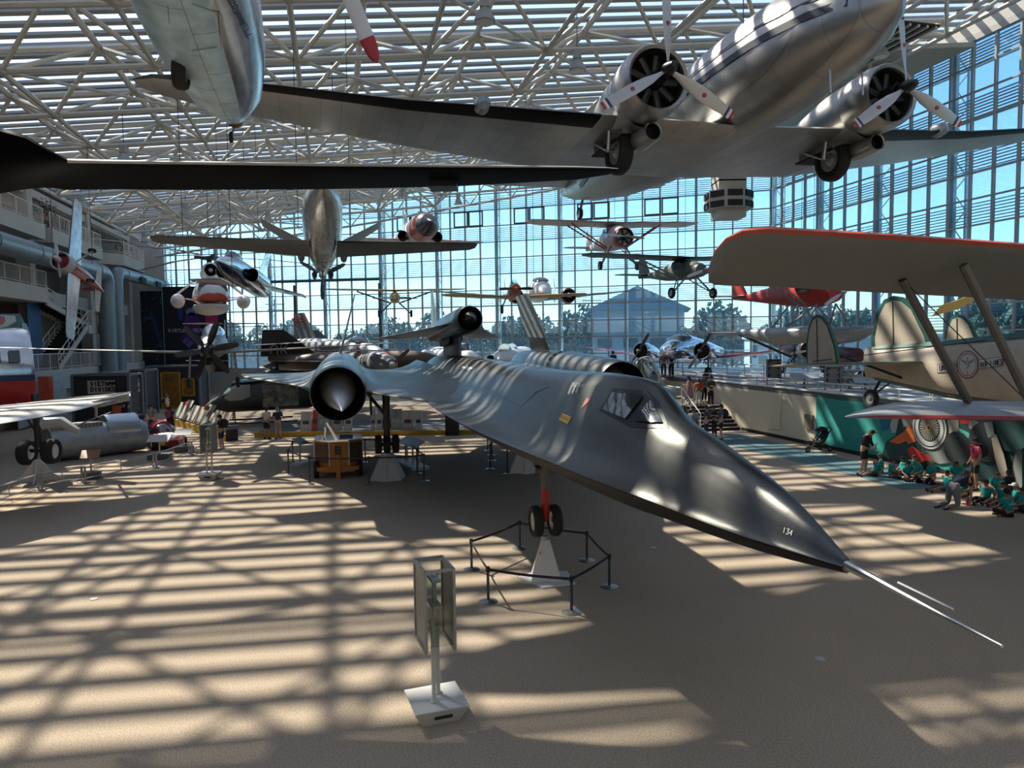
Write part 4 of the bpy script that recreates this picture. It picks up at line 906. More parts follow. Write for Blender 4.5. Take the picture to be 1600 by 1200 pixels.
tipm = mat('blade tip bands', (.55, .55, .58), .35); 
for sg in (-1, 1):
    y = sg*ES; nc = MB().lathe([(-1.15, .78), (-2.4, .70), (-3.6, .45), (-4.8, .1)], (0, y, -.02), n=28, sc=(.85, 1.05)).box((-2.6, y, -.55), (1.8, .62, .5)).build('nacelle', dcm, dc)
    co = radial(dc, (-.35, y, 0), .80, .95, dcm, 9)
    MB().lathe([(0, .15), (-.35, .2)], (-.1, y, 0), n=12).build('gear_case', mat('dark engine metal', (.05, .05, .05), .4, .7), co)
    propeller(dc, (.12, y, 0), (1, 0, 0), 1.84, 3, 1 if sg < 0 else -3, mat('worn blade metal', (.5, .5, .5), .35, .6), .30, None, .16, .5, blackp)
    for k in range(3):
        an = R(1 if sg < 0 else -3)+2*pi*k/3
        for rr_, c_, nm in ((1.65, navy, 'blade_band'), (1.72, white, 'blade_band'), (1.79, red, 'blade_tip')):
            # thin sleeves near the tips
            a_ = V((0, -1, 0)); ax = V((1, 0, 0)); u = V((0, 0, 1)); aa = u.cross(ax).normalized(); bb = ax.cross(aa); d_ = bb*cos(an)+aa*sin(an); tt = ax.cross(d_); tw = .6*(1.25-rr_/1.84)
            cdv = tt*cos(tw)+ax*sin(tw); nn = ax*cos(tw)-tt*sin(tw); cc = V((.12, y, 0))
            L_ = .055 if nm == 'blade_band' else .06; wv = .118 if rr_ < 1.76 else .085
            MB().loft([[cc+d_*(rr_+s)+cdv*(wv*cos(q))+nn*(.016*sin(q)) for q in [2*pi*i/12 for i in range(12)]] for s in (-L_/2, L_/2)]).build(nm, c_, dc)
        MB().lathe([(-.03, .05), (.03, .05)], cc+d_*1.0, nn, 12, cap=True).build('blade_badge', mat('blade badge red', (.35, .03, .05), .4), dc)
    wheel('main_wheel', dc, (-2.35, y-.12, -1.05), .58, .36)
    MB().tube([(-2.35, y-.45, -1.05), (-2.35, y+.22, -1.05)], .05, 8).tube([(-2.35, y-.42, -1.05), (-2.2, y-.4, -.3)], .06, 8).tube([(-2.35, y-.42, -1.05), (-3.4, y-.4, -.5)], .035, 8).build('gear_leg', steel, dc)
    MB().lathe([(0, .19), (.02, .22), (-.1, .25), (-.7, .27), (-1.0, .2)], (-1.05, y+.18, -.95), n=20).build('oil_cooler_scoop', dcm, dc); MB().lathe([(-.02, .185), (-.25, .18), (-.25, .001)], (-1.05, y+.18, -.95), n=20).build('scoop_opening', darkint, dc)
    MB().box((-2.9, y, -.8), (1.5, .66, .04)).build('wheel_well', darkint, dc, smooth=0)
    MB().lathe([(0, .02), (-.1, .17), (-.3, .21), (-.4, .2)], (-2.12, sg*(ES+3.6), -.05), n=16).build('landing_light', mat('clear lamp lens', (.25, .28, .3), .1, .3, spec=1), dc)
MB().tube([(-13.2, 0, .55), (-13.6, 0, .05)], .06, 8).build('tail_strut', steel, dc); wheel('tail_wheel', dc, (-13.7, 0, -.08), .24, .14)
for q in (.4, -.4): MB().tube([(1.8, q, -.5), (1.8, q, -.98)], .02, 6).build('pitot_mast', steel, dc)

# ---- pale hull hanging nose down at the top left
T_, N_2 = at(368, 190, 11.5), at(245, -190, 7.3); xv = (N_2-T_).normalized(); Lh = (N_2-T_).length; HS = .561; yv2 = V((1, .35, 0)); yv2 = (yv2-xv*yv2.dot(xv)).normalized()
ho = thing('helicopter', 'pale blue and bare metal helicopter hull with a tyre in its belly, top left', 'aircraft', mx=Matrix.Translation(T_) @ Matrix((xv, yv2, xv.cross(yv2))).transposed().to_4x4() @ Matrix.Scale(HS, 4))
hull = mat('pale blue grey hull', (.42, .60, .72), .35, .1, var=.22, vs_=2.5, bump=.1, bs=3, panel=.5, psz=(1.5, 1.3))
hs = [(0, 0, .10, .1, .1), (.15, 0, .24, .25, .2), (.7, .08, .58, .5, .5), (1.4, .1, .90, .85, .82), (2.3, .1, 1.08, 1.15, .95), (3.3, .1, 1.22, 1.4, 1.1), (4.6, .1, 1.30, 1.5, 1.2), (6.2, .1, 1.34, 1.6, 1.22), (9, .1, 1.30, 1.6, 1.2)]
m = MB(); m.fus(hs, 32); nf = 32
silv = mat('bright bare hull metal', (.62, .66, .72), .22, .95, var=.15, vs_=3, bump=.25, bs=2.5)
m.mi = [1 if (0 <= (i % nf) < 6 or 26 <= (i % nf) < 32) and i < nf*8 else 0 for i in range(len(m.f))]
hb_ = m.build('hull', [hull, silv], ho)
MB().fus([(-.25, 0, .05, .05, .05), (.0, 0, .2, .2, .2), (.35, .02, .33, .34, .3)], 16).build('tail_cap', mat('rusty metal', (.16, .08, .04), .7, .2, var=.4, vs_=8), ho)
bpy.context.view_layer.update(); TH = bvh_world([hb_])
def hitp(tree, x, y):
    o = V((0, 0, CH)); h = tree.ray_cast(o, ray(x, y).normalized()); return h[0]
q = hitp(TH, 283, 112); 
if q:
    ql = ho.matrix_world.inverted() @ q; ax_ = ho.matrix_world.to_3x3().inverted() @ V((1, .25, -.1))
    wheel('belly_wheel', ho, ql, .40, .30, ax=ax_)
decal('wheel_well', TH, [[(256, 112), (268, 84), (290, 82), (300, 130)]], mat('rusty metal', (.16, .08, .04), .7), ho, .02)
decal('lettering', TH, pxword('MCDONNELL', (353, -6), (388, 62), (7, -4), 1.5), navy, ho, .02, 2)
decal('seam', TH, [[(200, 10), (300, 4), (300, 5.5), (200, 11.5)], [(300, 4), (345, 20), (345, 21.5), (300, 5.5)], [(222, 72), (300, 78), (300, 79.3), (222, 73.3)], [(300, 78), (338, 72), (338, 73.2), (300, 79.3)], [(262, 8), (264, 35), (265, 35), (263, 8)], [(340, 20), (345, 75), (346, 75), (341.5, 20)]], grey, ho, .012, 6)
tw = ho.matrix_world.inverted() @ at(361, 214, 11.45)
wheel('tail_wheel', ho, tw, .16, .1, ax=ho.matrix_world.to_3x3().inverted() @ V((1, .3, 0))); MB().tube([(0, 0, 0), tw], .04, 6).build('tail_strut', steel, ho)
bl_c, bl_t = at(478, -170, 12.5), at(589, 98, 12.5)
rb = thing('rotor', 'white rotor blade with a dark red tip pointing down at the top of the picture', 'rotor blade', bl_c); d_ = (bl_t-bl_c); L_ = d_.length; d_.normalize(); sd = V((d_.z, 0, -d_.x)).normalized()
sd = V((1, 0, .1)); sd = (sd-d_*sd.dot(d_)).normalized(); nv = d_.cross(sd)
def blade(m, f0, f1, n=5):
    rings = []
    for i in range(n+1):
        f = f0+(f1-f0)*i/n; w_ = .15*(1-.15*f) if f < .86 else .13*math.sqrt(max(0.01, 1-((f-.86)/.141)**2)); rings.append([d_*(L_*f)+sd*(w_*cos(a))+nv*(.025*sin(a)) for a in [2*pi*k/12 for k in range(12)]])
    m.loft(rings); return m
blade(MB(), .0, .855).build('rotor_blade', mat('rotor white', (.62, .62, .66), .4), rb); blade(MB(), .855, 1, 8).build('blade_tip', mat('rotor red', (.35, .02, .03), .4), rb)
MB().lathe([(-.2, .2), (.2, .2)], (0, 0, 0), nv, 14, cap=True).build('rotor_hub', steel, rb)

# ---- long glossy black wing crossing the upper left
for k_ in ('black rubber boot',): MATS[k_].node_tree.nodes['Principled BSDF'].inputs['IOR'].default_value = 1.15
def wlin(x, y0, y1, Y0, Y1): return at(x, y0, Y0), at(x, y1, Y1)
mat('glossy black skin', (.004, .004, .005), .42, 0, spec=.10).node_tree.nodes['Principled BSDF'].inputs['IOR'].default_value = 1.12
gw = thing('glider', 'long glossy black wing with a thin pale leading edge crossing the upper left', 'aircraft', at(60, 250, 12))
go = V(gw.location); m = MB(); st = []
for x, y0, y1, th in ((-60, 196, 318, .7), (0, 205, 303, .6), (40, 216, 296, .5), (75, 236, 293, .34), (105, 250, 297, .26), (180, 251.5, 296, .22), (300, 253, 297, .2), (500, 256, 296, .18), (700, 258, 292, .16), (900, 260.5, 281, .1), (950, 262, 273, .06), (966, 263.5, 267, .03)):
    Y1 = 12*(540-y0)/(540-y1) if x > 90 else 13.6; Y1 = min(Y1, 14.4); st.append((at(x, y0, 12)-go, at(x, y1, Y1)-go, th, (0, 0, 1)))
m.surf(st, 8); N = 16
for i in range(len(st)-1):
    for j in range(N):
        if i >= 4 and j in (0, 15): m.mi[i*N+j] = 1
m.build('wing', [mat('glossy black skin', (.004, .004, .005), .42, 0, spec=.10), lgrey], gw, smooth=50)
p = at(693, 286, 13.2)-go; MB().box(p+V((0, 0, -.02)), (.5, .5, .17)).build('aileron_hinge_box', blackp, gw, smooth=0)

# ---- pusher turboprop head-on
lf = thing('pusher_aircraft', 'light grey pusher turboprop seen head-on with a V tail and low wings', 'aircraft', mx=attitude(at(504, 366, 27.5), 15, 11))
fm = mat('composite grey', (.50, .50, .48), .25, .5, var=.08, coat=.4)
MB().fus([(5.2, -.25, .02, .02, .02), (4.9, -.2, .22, .2, .2), (4.0, -.1, .5, .5, .48), (2.6, .1, .68, .75, .7), (.5, .1, .72, .85, .82), (-1.5, .1, .68, .8, .8), (-3.5, .05, .42, .5, .5), (-5.4, 0, .12, .12, .12)], 28).build('fuselage', fm, lf)
wingpart(lf, 'wing', [(.5, .9, -.55, 1.9, .22), (3, .55, -.42, 1.4, .16), (5.8, .2, -.25, .9, .08), (6.0, 0, -.24, .5, .04)], mat('dark grey wing', (.14, .14, .14), .45, .3), blackp)
for sg in (-1, 1):
    m = MB(); up = V((0, -sg*.5, .85)); m.surf([((-2.4, sg*.3, .30), (-4.2, sg*.3, .30), .2, up), ((-3.9, sg*2.5, 2.0), (-4.9, sg*2.5, 2.0), .12, up)]); m.build('v_tail', lgrey, lf)
    MB().lathe([(0, .2), (-.4, .24), (-1.4, .2)], (-1.2, sg*.85, -.1), n=16, sc=(.7, 1)).build('engine_intake', mat('grey paint', (.22, .23, .24), .5), lf); MB().lathe([(-.01, .19), (-.4, .18), (-.4, .001)], (-1.18, sg*.85, -.1), n=16, sc=(.7, 1)).build('intake_opening', darkint, lf)
m = MB(); m.surf([((-4, 0, -.1), (-5, 0, -.1), .1, (0, 1, 0)), ((-4.6, 0, -1.0), (-5.1, 0, -1.0), .05, (0, 1, 0))]); m.build('ventral_fin', grey, lf)
propeller(lf, (-5.5, 0, 0), (-1, 0, 0), 1.15, 3, 178, mat('dark blade', (.06, .06, .06), .4), .22)
for sg in (-1, 1): MB().lathe([(0, .12), (-.5, .1)], (-4.6, sg*.35, -.22), n=10, cap=True).build('exhaust_stub', blackp, lf)

# ---- small red and white jet
j = thing('jet_trainer', 'small red and white jet with a dark nose hanging right of the pusher turboprop', 'aircraft', mx=attitude(at(657, 362, 40), 16, 0))
MB().fus([(3.6, 0, .03, .03, .03), (3.0, 0, .42, .42, .4), (2.3, 0, .62, .62, .6)], 22).build('nose_cone', mat('dark nose paint', (.08, .085, .09), .3, .4), j)
MB().fus([(2.3, 0, .62, .62, .6), (1.2, .05, .72, .75, .7), (.6, .05, .74, .8, .72)], 22).build('nose_band', orange, j)
MB().fus([(.6, .05, .74, .8, .72), (-2, .05, .8, .85, .75), (-5, 0, .6, .65, .6), (-7, 0, .35, .35, .35)], 22).build('fuselage', white, j)
MB().fus([(1.2, .6, .1, .1, .1), (.6, .7, .32, .35, .2), (-.8, .7, .32, .4, .2), (-1.8, .7, .1, .1, .1)], 16).build('canopy', cglass, j)
wingpart(j, 'wing', [(.6, -.2, -.4, 2.4, .25), (3.4, -1.0, -.3, 1.3, .12)], white, orange); wingpart(j, 'wing_tip', [(3.4, -1.0, -.3, 1.3, .14), (3.9, -1.3, -.28, .7, .06)], orange)
finpart(j, 'tail_fin', [(.5, -4.6, 2.0, .15), (2.3, -6.0, 1.0, .07)], white); wingpart(j, 'tailplane', [(.3, -5.4, .1, 1.2, .1), (1.9, -6.0, .1, .7, .05)], orange)
for sg in (-1, 1): MB().lathe([(0, .30), (-2.5, .36)], (-.1, sg*.95, -.25), n=18).build('engine_intake', white, j); MB().lathe([(.01, .29), (-.8, .26), (-.8, .001)], (-.1, sg*.95, -.25), n=18).build('intake_opening', darkint, j)

# ---- silver and blue jet left of it
j = thing('jet_fighter', 'polished silver and blue jet fighter with round side intakes hanging beside the helicopter', 'aircraft', mx=attitude(at(372, 426, 37), 8, 4, -8) @ Matrix.Scale(.84, 4))
sj = mat('polished jet metal', (.68, .72, .78), .14, 1, var=.08)
MB().fus([(4.6, -.1, .03, .03, .03), (4.0, -.05, .25, .25, .25), (2.6, 0, .52, .55, .5), (.8, 0, .66, .75, .65), (-2, 0, .75, .85, .7), (-6, 0, .72, .75, .7), (-8, 0, .5, .5, .5)], 26).build('fuselage', sj, j)
MB().fus([(4.5, -.16, .05, .02, .03), (3.9, -.12, .27, .04, .27), (2.5, -.1, .54, .04, .50), (.8, -.1, .68, .05, .63), (-1.5, -.12, .6, .05, .6), (-1.6, -.12, .2, .01, .2)], 26).build('belly_panel', mat('deep blue gloss', (.012, .035, .075), .15, .3), j)
MB().fus([(2.9, .4, .1, .1, .1), (2.2, .5, .36, .42, .2), (.8, .55, .4, .5, .2), (-.6, .5, .12, .15, .1)], 18).build('canopy', cglass, j)
for sg in (-1, 1):
    MB().lathe([(0, .42), (-.1, .46), (-3.5, .48)], (.2, sg*.88, -.05), n=24, sc=(.85, 1)).build('engine_nacelle', sj, j); MB().lathe([(.01, .41), (-.8, .38), (-.8, .001)], (.2, sg*.88, -.05), n=24, sc=(.85, 1)).build('intake_opening', darkint, j); MB().lathe([(.35, .003), (-.1, .18), (-.6, .24)], (.2, sg*.8, -.05), n=18).build('shock_cone', sj, j)
wingpart(j, 'wing', [(.9, -1.2, -.25, 3.4, .14), (3.6, -2.6, -.5, 1.6, .05)], sj); finpart(j, 'tail_fin', [(.6, -5.0, 2.6, .15), (2.9, -7.0, 1.5, .06)], sj); wingpart(j, 'tailplane', [(.1, -6.9, 2.85, 1.8, .1), (1.8, -7.6, 2.85, .9, .05)], sj)

# ---- amphibious rescue helicopter
h = thing('rescue_helicopter', 'red and white amphibious helicopter with side floats hanging by the far left corner', 'aircraft', mx=attitude(at(329, 463, 47), 25, 0))
MB().fus([(4.0, -.2, .1, .1, .1), (3.7, -.2, .75, .55, .3), (2.8, -.1, 1.0, 1.0, .5), (1, 0, 1.05, 1.15, .6), (-3, .1, 1.05, 1.1, .6), (-7, .6, .5, .5, .4), (-9, .9, .2, .3, .2)], 24).build('cabin', white, h)
MB().fus([(4.12, -.45, .05, .3, .1), (3.9, -.42, .8, .42, .1), (2.9, -.4, 1.03, .45, .1), (1.5, -.4, 1.1, .45, .1), (1.4, -.4, .8, .3, .1)], 24).build('nose_band', mat('rescue orange red', (.50, .06, .02), .4), h)
MB().fus([(4.3, -.75, .03, .02, .1), (3.6, -.7, .8, .08, .5), (2.2, -.7, 1.08, .1, .62), (-3, -.6, 1.05, .1, .55), (-5, -.3, .4, .1, .2)], 20).build('boat_hull', white, h)
for y0, y1 in ((-.85, -.06), (.06, .85)): MB().prism([(y0, -.05), (y1, -.05), (y1*.86, .62), (y0*.86, .62)], .05, (3.45, 0, .15), (0, 1, 0), (-.35, 0, 1)).build('windscreen', mat('dark window glass', (.05, .065, .065), .06), h, smooth=0)
MB().lathe([(0, .40), (-.1, .5), (-3, .55), (-4, .3)], (1.6, 0, 1.55), n=22).build('engine_housing', white, h); MB().lathe([(.01, .38), (-.5, .35), (-.5, .001)], (1.6, 0, 1.55), n=22).build('intake_opening', darkint, h); MB().lathe([(.04, .001), (.0, .12), (-.2, .14)], (1.6, 0, 1.55), n=14).build('intake_cone', lgrey, h)
m = MB(); m.tube([(0, 0, 1.9), (0, 0, 2.6)], .16, 10); m.lathe([(-.1, .45), (.1, .45)], (0, 0, 2.45), (0, 0, 1), 12, cap=True)
for k in range(3): a = 2*pi*k/3+.25; m.tube([(0, 0, 2.45), (cos(a)*.9, sin(a)*.9, 2.55)], .12, 8)
m.build('rotor_head', mat('dark rotor metal', (.05, .05, .05), .5, .5), h)
for k in range(3):
    a = 2*pi*k/3+R(92); d_ = V((cos(a), sin(a), 0)); s_ = V((-sin(a), cos(a), 0)); m = MB(); m.surf([(d_*r_+s_*.22+V((0, 0, z)), d_*r_-s_*.22+V((0, 0, z)), .05, (0, 0, 1)) for r_, z in ((.9, 2.55), (4, 2.5), (8.0, 2.2))]); m.build('rotor_blade', grey, h)
for sg in (-1, 1):
    MB().fus([(1.6, -.1, .05, .05, .05), (1.2, -.1, .34, .36, .4), (0, -.1, .42, .45, .48), (-1.6, 0, .2, .25, .3), (-2, .05, .05, .05, .05)], 18).build('float', white, h).location = (0.6, sg*1.95, -.25)
    MB().tube([(.8, sg*1.0, .9), (.7, sg*1.95, .1)], .06, 6).tube([(-.2, sg*1.0, .9), (.2, sg*1.95, .1)], .05, 6).tube([(.8, sg*1.0, -.3), (.7, sg*1.6, -.2)], .05, 6).build('float_strut', white, h)
finpart(h, 'tail_fin', [(.6, -8.0, 1.6, .2), (3.0, -9.4, 1.1, .1)], white); MB().tube([(.1, 0, 2.6), (.1, 0, 7.5)], .02, 5).build('hanging_cable', blackp, h)

# ---- red stunt plane hung on its side
s = thing('stunt_plane', 'red stunt plane with silver wings hung on its side in front of the left balconies', 'aircraft', mx=attitude(at(109, 418, 37), 8, 13, 90))
sr = mat('gloss red', (.30, .012, .015), .25, .1, coat=.4)
MB().fus([(.75, 0, .42, .42, .42), (-.2, 0, .40, .48, .44), (-1.5, 0, .34, .42, .4), (-3.2, .05, .16, .2, .2), (-4.2, .1, .05, .1, .1)], 20).build('fuselage', sr, s)
MB().lathe([(.0, .40), (.06, .46), (-.1, .5), (-.55, .5)], (1.0, 0, 0), n=26).build('engine_cowling', lgrey, s); MB().lathe([(-.02, .39), (-.3, .36), (-.3, .001)], (1.0, 0, 0), n=26).build('cowling_interior', darkint, s)
MB().fus([(-.3, .3, .1, .1, .1), (-.7, .38, .26, .32, .1), (-1.5, .3, .1, .12, .1)], 14).build('canopy', cglass, s)
wingpart(s, 'wing', [(.2, .55, -.12, 1.45, .22), (3.4, .35, -.12, 1.0, .14), (3.7, .2, -.12, .7, .06)], mat('silver fabric', (.58, .60, .64), .3, .7, var=.25, vs_=3), blackp, lej=1)
wingpart(s, 'tailplane', [(.1, -3.2, .1, .8, .08), (1.3, -3.4, .1, .5, .04)], lgrey); finpart(s, 'tail_fin', [(.1, -3.2, .9, .08), (1.0, -3.6, .5, .04)], sr)
propeller(s, (1.25, 0, 0), (1, 0, 0), .95, 2, 80, lgrey, .17, None, .15, .5, lgrey)
for sg in (-1, 1): MB().tube([(.2, sg*.2, -.35), (.3, sg*.75, -1.15)], .04, 6).build('gear_leg', lgrey, s); wheel('main_wheel', s, (.3, sg*.8, -1.15), .2, .14)

# ---- camouflaged quiet motor glider with big propeller
y = thing('motor_glider', 'camouflaged grey aircraft with a broad black propeller and very long thin wings, at the left', 'aircraft', mx=attitude(at(325, 547, 30), 17, 2))
cam_ = mat('grey brown camouflage', (.20, .20, .18), .5, .1, var=.5, vs_=.9)
MB().fus([(.0, 0, .3, .3, .3), (-.8, .1, .5, .5, .5), (-2, .25, .58, .7, .6), (-4, .3, .5, .6, .5), (-7, .3, .2, .3, .3), (-8.8, .4, .05, .1, .1)], 22).build('fuselage', mat('grey green camouflage', (.24, .27, .28), .4, .3, var=.45, vs_=1.2), y)
MB().fus([(-1.0, .55, .15, .15, .1), (-1.8, .7, .42, .5, .1), (-3.5, .75, .42, .5, .1), (-4.6, .7, .1, .1, .1)], 18).build('canopy', mat('hazy canopy', (.55, .60, .62), .1, .3, spec=1), y)
wingpart(y, 'wing', [(.4, -1.6, -.05, 1.6, .24), (3, -1.8, .05, 1.2, .18), (6.5, -2.1, .2, .8, .1), (8.7, -2.4, .32, .4, .05)], cam_, grey)
finpart(y, 'tail_fin', [(.3, -7.4, 1.3, .1), (1.8, -8.0, .8, .05)], cam_); wingpart(y, 'tailplane', [(.1, -7.6, 1.6, 1.0, .08), (2.0, -7.8, 1.6, .6, .04)], cam_)
propeller(y, (.35, 0, 0), (1, 0, 0), 1.27, 6, 20, blackp, .30, None, .26, .5, blackp, pitch=.5)
MB().tube([(.0, .0, -.45), (-.9, 0, -.75)], .2, 10).build('exhaust_fairing', blackp, y)
for sg in (-1, 1): MB().tube([(-1.8, sg*.9, -.1), (-1.8, sg*1.0, -1.3)], .05, 6).build('gear_leg', grey, y); wheel('main_wheel', y, (-1.8, sg*1.0, -1.4), .24, .16)

# ---- jets parked at the back
j = thing('fighter_bomber', 'brown camouflaged jet with AK in pale letters on its dark tail fin', 'aircraft', mx=attitude(at(592, 566, 46), 72, 0))
bcam = mat('dark brown camouflage', (.075, .05, .04), .55, .1, var=.5, vs_=.8)
MB().fus([(4.5, .2, .05, .05, .05), (3.5, .1, .5, .5, .5), (1, 0, .9, .9, .8), (-3, 0, 1.25, .7, .8), (-7, .1, 1.0, .5, .6), (-8.2, .3, .3, .3, .3)], 22).build('fuselage', bcam, j)
finpart(j, 'tail_fin', [(.4, -4.4, 4.6, .22), (2.1, -6.9, 1.9, .12), (2.2, -7.1, 1.6, .05)], mat('near black fin', (.022, .02, .02), .5, var=.3), 0)
m = MB(); write(m, 'AK', (-8.05, -.14, .45), (1, 0, 0), (0, 0, 1), .8, .14, 6.2); m.build('tail_letters', mat('pale letters', (.38, .38, .36), .6), j, smooth=0)
wingpart(j, 'wing', [(1.0, 1.0, -.5, 5.5, .2), (5.0, -3.0, -.3, 1.8, .08)], bcam); wingpart(j, 'tailplane', [(.6, -6, 0, 1.8, .1), (2.5, -7.4, -.5, .9, .05)], bcam)
j = thing('naval_jet', 'pale grey carrier jet with a red striped grey fin and red trimmed intake', 'aircraft', mx=attitude(at(606, 556, 44), 38, -1))
pg = mat('pale grey naval paint', (.42, .43, .42), .4, .2, var=.3, vs_=1.5)
MB().fus([(.1, 0, .05, .05, .05), (-.8, .05, .35, .35, .3), (-2.5, .15, .6, .62, .6), (-5, .1, .75, .8, .8), (-11, .2, .75, .8, .7), (-15, .3, .5, .6, .5)], 24).build('fuselage', pg, j)
MB().lathe([(.25, .003), (-.1, .16), (-.55, .3)], (0, 0, .02), n=16).build('nose_cone', orange, j)
MB().fus([(-.9, -.62, .42, .42, .32), (-1.6, -.6, .5, .45, .35), (-3.2, -.5, .5, .4, .35)], 20, False).build('chin_intake', red, j); MB().fus([(-.88, -.62, .36, .36, .27), (-.9, -.62, .35, .35, .26)], 20).build('intake_opening', darkint, j)
MB().fus([(-2.4, .6, .1, .1, .1), (-3.2, .75, .36, .42, .1), (-4.6, .75, .36, .4, .1), (-5.6, .7, .1, .1, .1)], 16).build('canopy', cglass, j)
m = MB(); m.add([(-2.1, -.63, .3), (-2.9, -.70, .55), (-2.75, -.70, .3), (-2.9, -.72, .05)], [(0, 1, 2), (0, 2, 3)]); m.add([(-2.8, -.71, .36), (-3.6, -.76, .36), (-3.6, -.76, .24), (-2.8, -.71, .24)], [(0, 1, 2, 3)]); m.build('red_arrow', red, j, smooth=0)
gf = mat('mid grey fin', (.16, .17, .18), .5)
f_ = finpart(j, 'tail_fin', [(.8, -10.6, 4.6, .2), (2.9, -13.0, 2.2, .1)], gf); m = MB()
for z in (2.15, 2.4): x_ = -10.6-2.4*(z-.8)/2.1; c_ = 4.6-2.4*(z-.8)/2.1; m.add([(x_, -.13, z), (x_-c_, -.05, z), (x_-c_, -.05, z+.12), (x_-.12, -.13, z+.12)], [(0, 1, 2, 3)])
m.build('fin_stripes', red, j, smooth=0)
wingpart(j, 'wing', [(.7, -5, .9, 4.2, .2), (5.2, -8.4, .6, 1.7, .07)], pg); wingpart(j, 'tailplane', [(.5, -12, .1, 2.2, .1), (2.8, -14, .2, .8, .05)], gf)
j = thing('grey_jet', 'grey jet whose clipped fin shows above the big round nacelle', 'aircraft', mx=attitude(at(575, 562, 54), 60, 0))
MB().fus([(2, 0, .05, .05, .05), (1, 0, .5, .5, .5), (-4, 0, .8, .8, .7), (-7, .2, .4, .4, .4)], 20).build('fuselage', pg, j); finpart(j, 'tail_fin', [(.6, -2.6, 3.2, .2), (2.3, -5.0, 1.7, .1)], gf); MB().fus([(.8, .5, .1, .1, .1), (0, .6, .35, .4, .1), (-1.4, .6, .1, .1, .1)], 14).build('canopy', cglass, j); wingpart(j, 'wing', [(.7, -1, -.3, 3, .2), (4, -3, -.3, 1.2, .06)], pg)
j = thing('attack_plane', 'dark propeller plane nose with a raised brown blade beside the red trimmed intake', 'aircraft', mx=attitude(at(612, 570, 38), 25, 0))
MB().fus([(0, 0, .3, .3, .3), (-.6, 0, .5, .5, .5), (-3, 0, .6, .7, .6), (-7, 0, .3, .4, .3)], 18).build('fuselage', grey, j); wingpart(j, 'wing', [(.3, -1.2, .75, 1.5, .14), (3.6, -1.3, .8, 1.2, .08)], blackp); propeller(j, (.1, 0, 0), (1, 0, 0), 1.25, 3, 50, mat('brown blade', (.10, .075, .06), .5), .26, None, .18, .4, lgrey)
for nm, x_, Y_, lab, c_ in (('trainer_jet', 792, 50, 'white jet nose with twin clear canopies seen beyond the spy jet fuselage', white), ('delta_jet', 722, 48, 'white jet with a dark canopy just right of the pylon', white)):
    j = thing(nm, lab, 'aircraft', mx=attitude(at(x_, 558, Y_), -12 if x_ > 750 else 24, 0)); MB().fus([(2.5, -.1, .05, .05, .05), (1.8, 0, .5, .4, .4), (0, 0, 1.0, .6, .6), (-5, 0, 1.2, .7, .6), (-8, 0, .5, .5, .5)], 20).build('fuselage', c_, j)
    for x0 in ((1.2, -.9) if x_ > 750 else (.8,)): MB().fus([(x0+.5, .4, .05, .05, .05), (x0, .5, .36, .42, .1), (x0-.9, .5, .4, .45, .1), (x0-1.6, .5, .1, .1, .1)], 16).build('canopy', cglass if x_ > 750 else mat('dark window glass', (.05, .065, .065), .06), j)
    MB().lathe([(0, .3), (-.6, .34)], (1.1, -.9, -.1), n=16).build('engine_intake', c_, j); MB().lathe([(.01, .28), (-.3, .001)], (1.1, -.9, -.1), n=16).build('intake_opening', darkint, j)
    wingpart(j, 'wing', [(.9, -1, -.2, 3.4, .2), (4.2, -3, -.2, 1.4, .08)], c_)

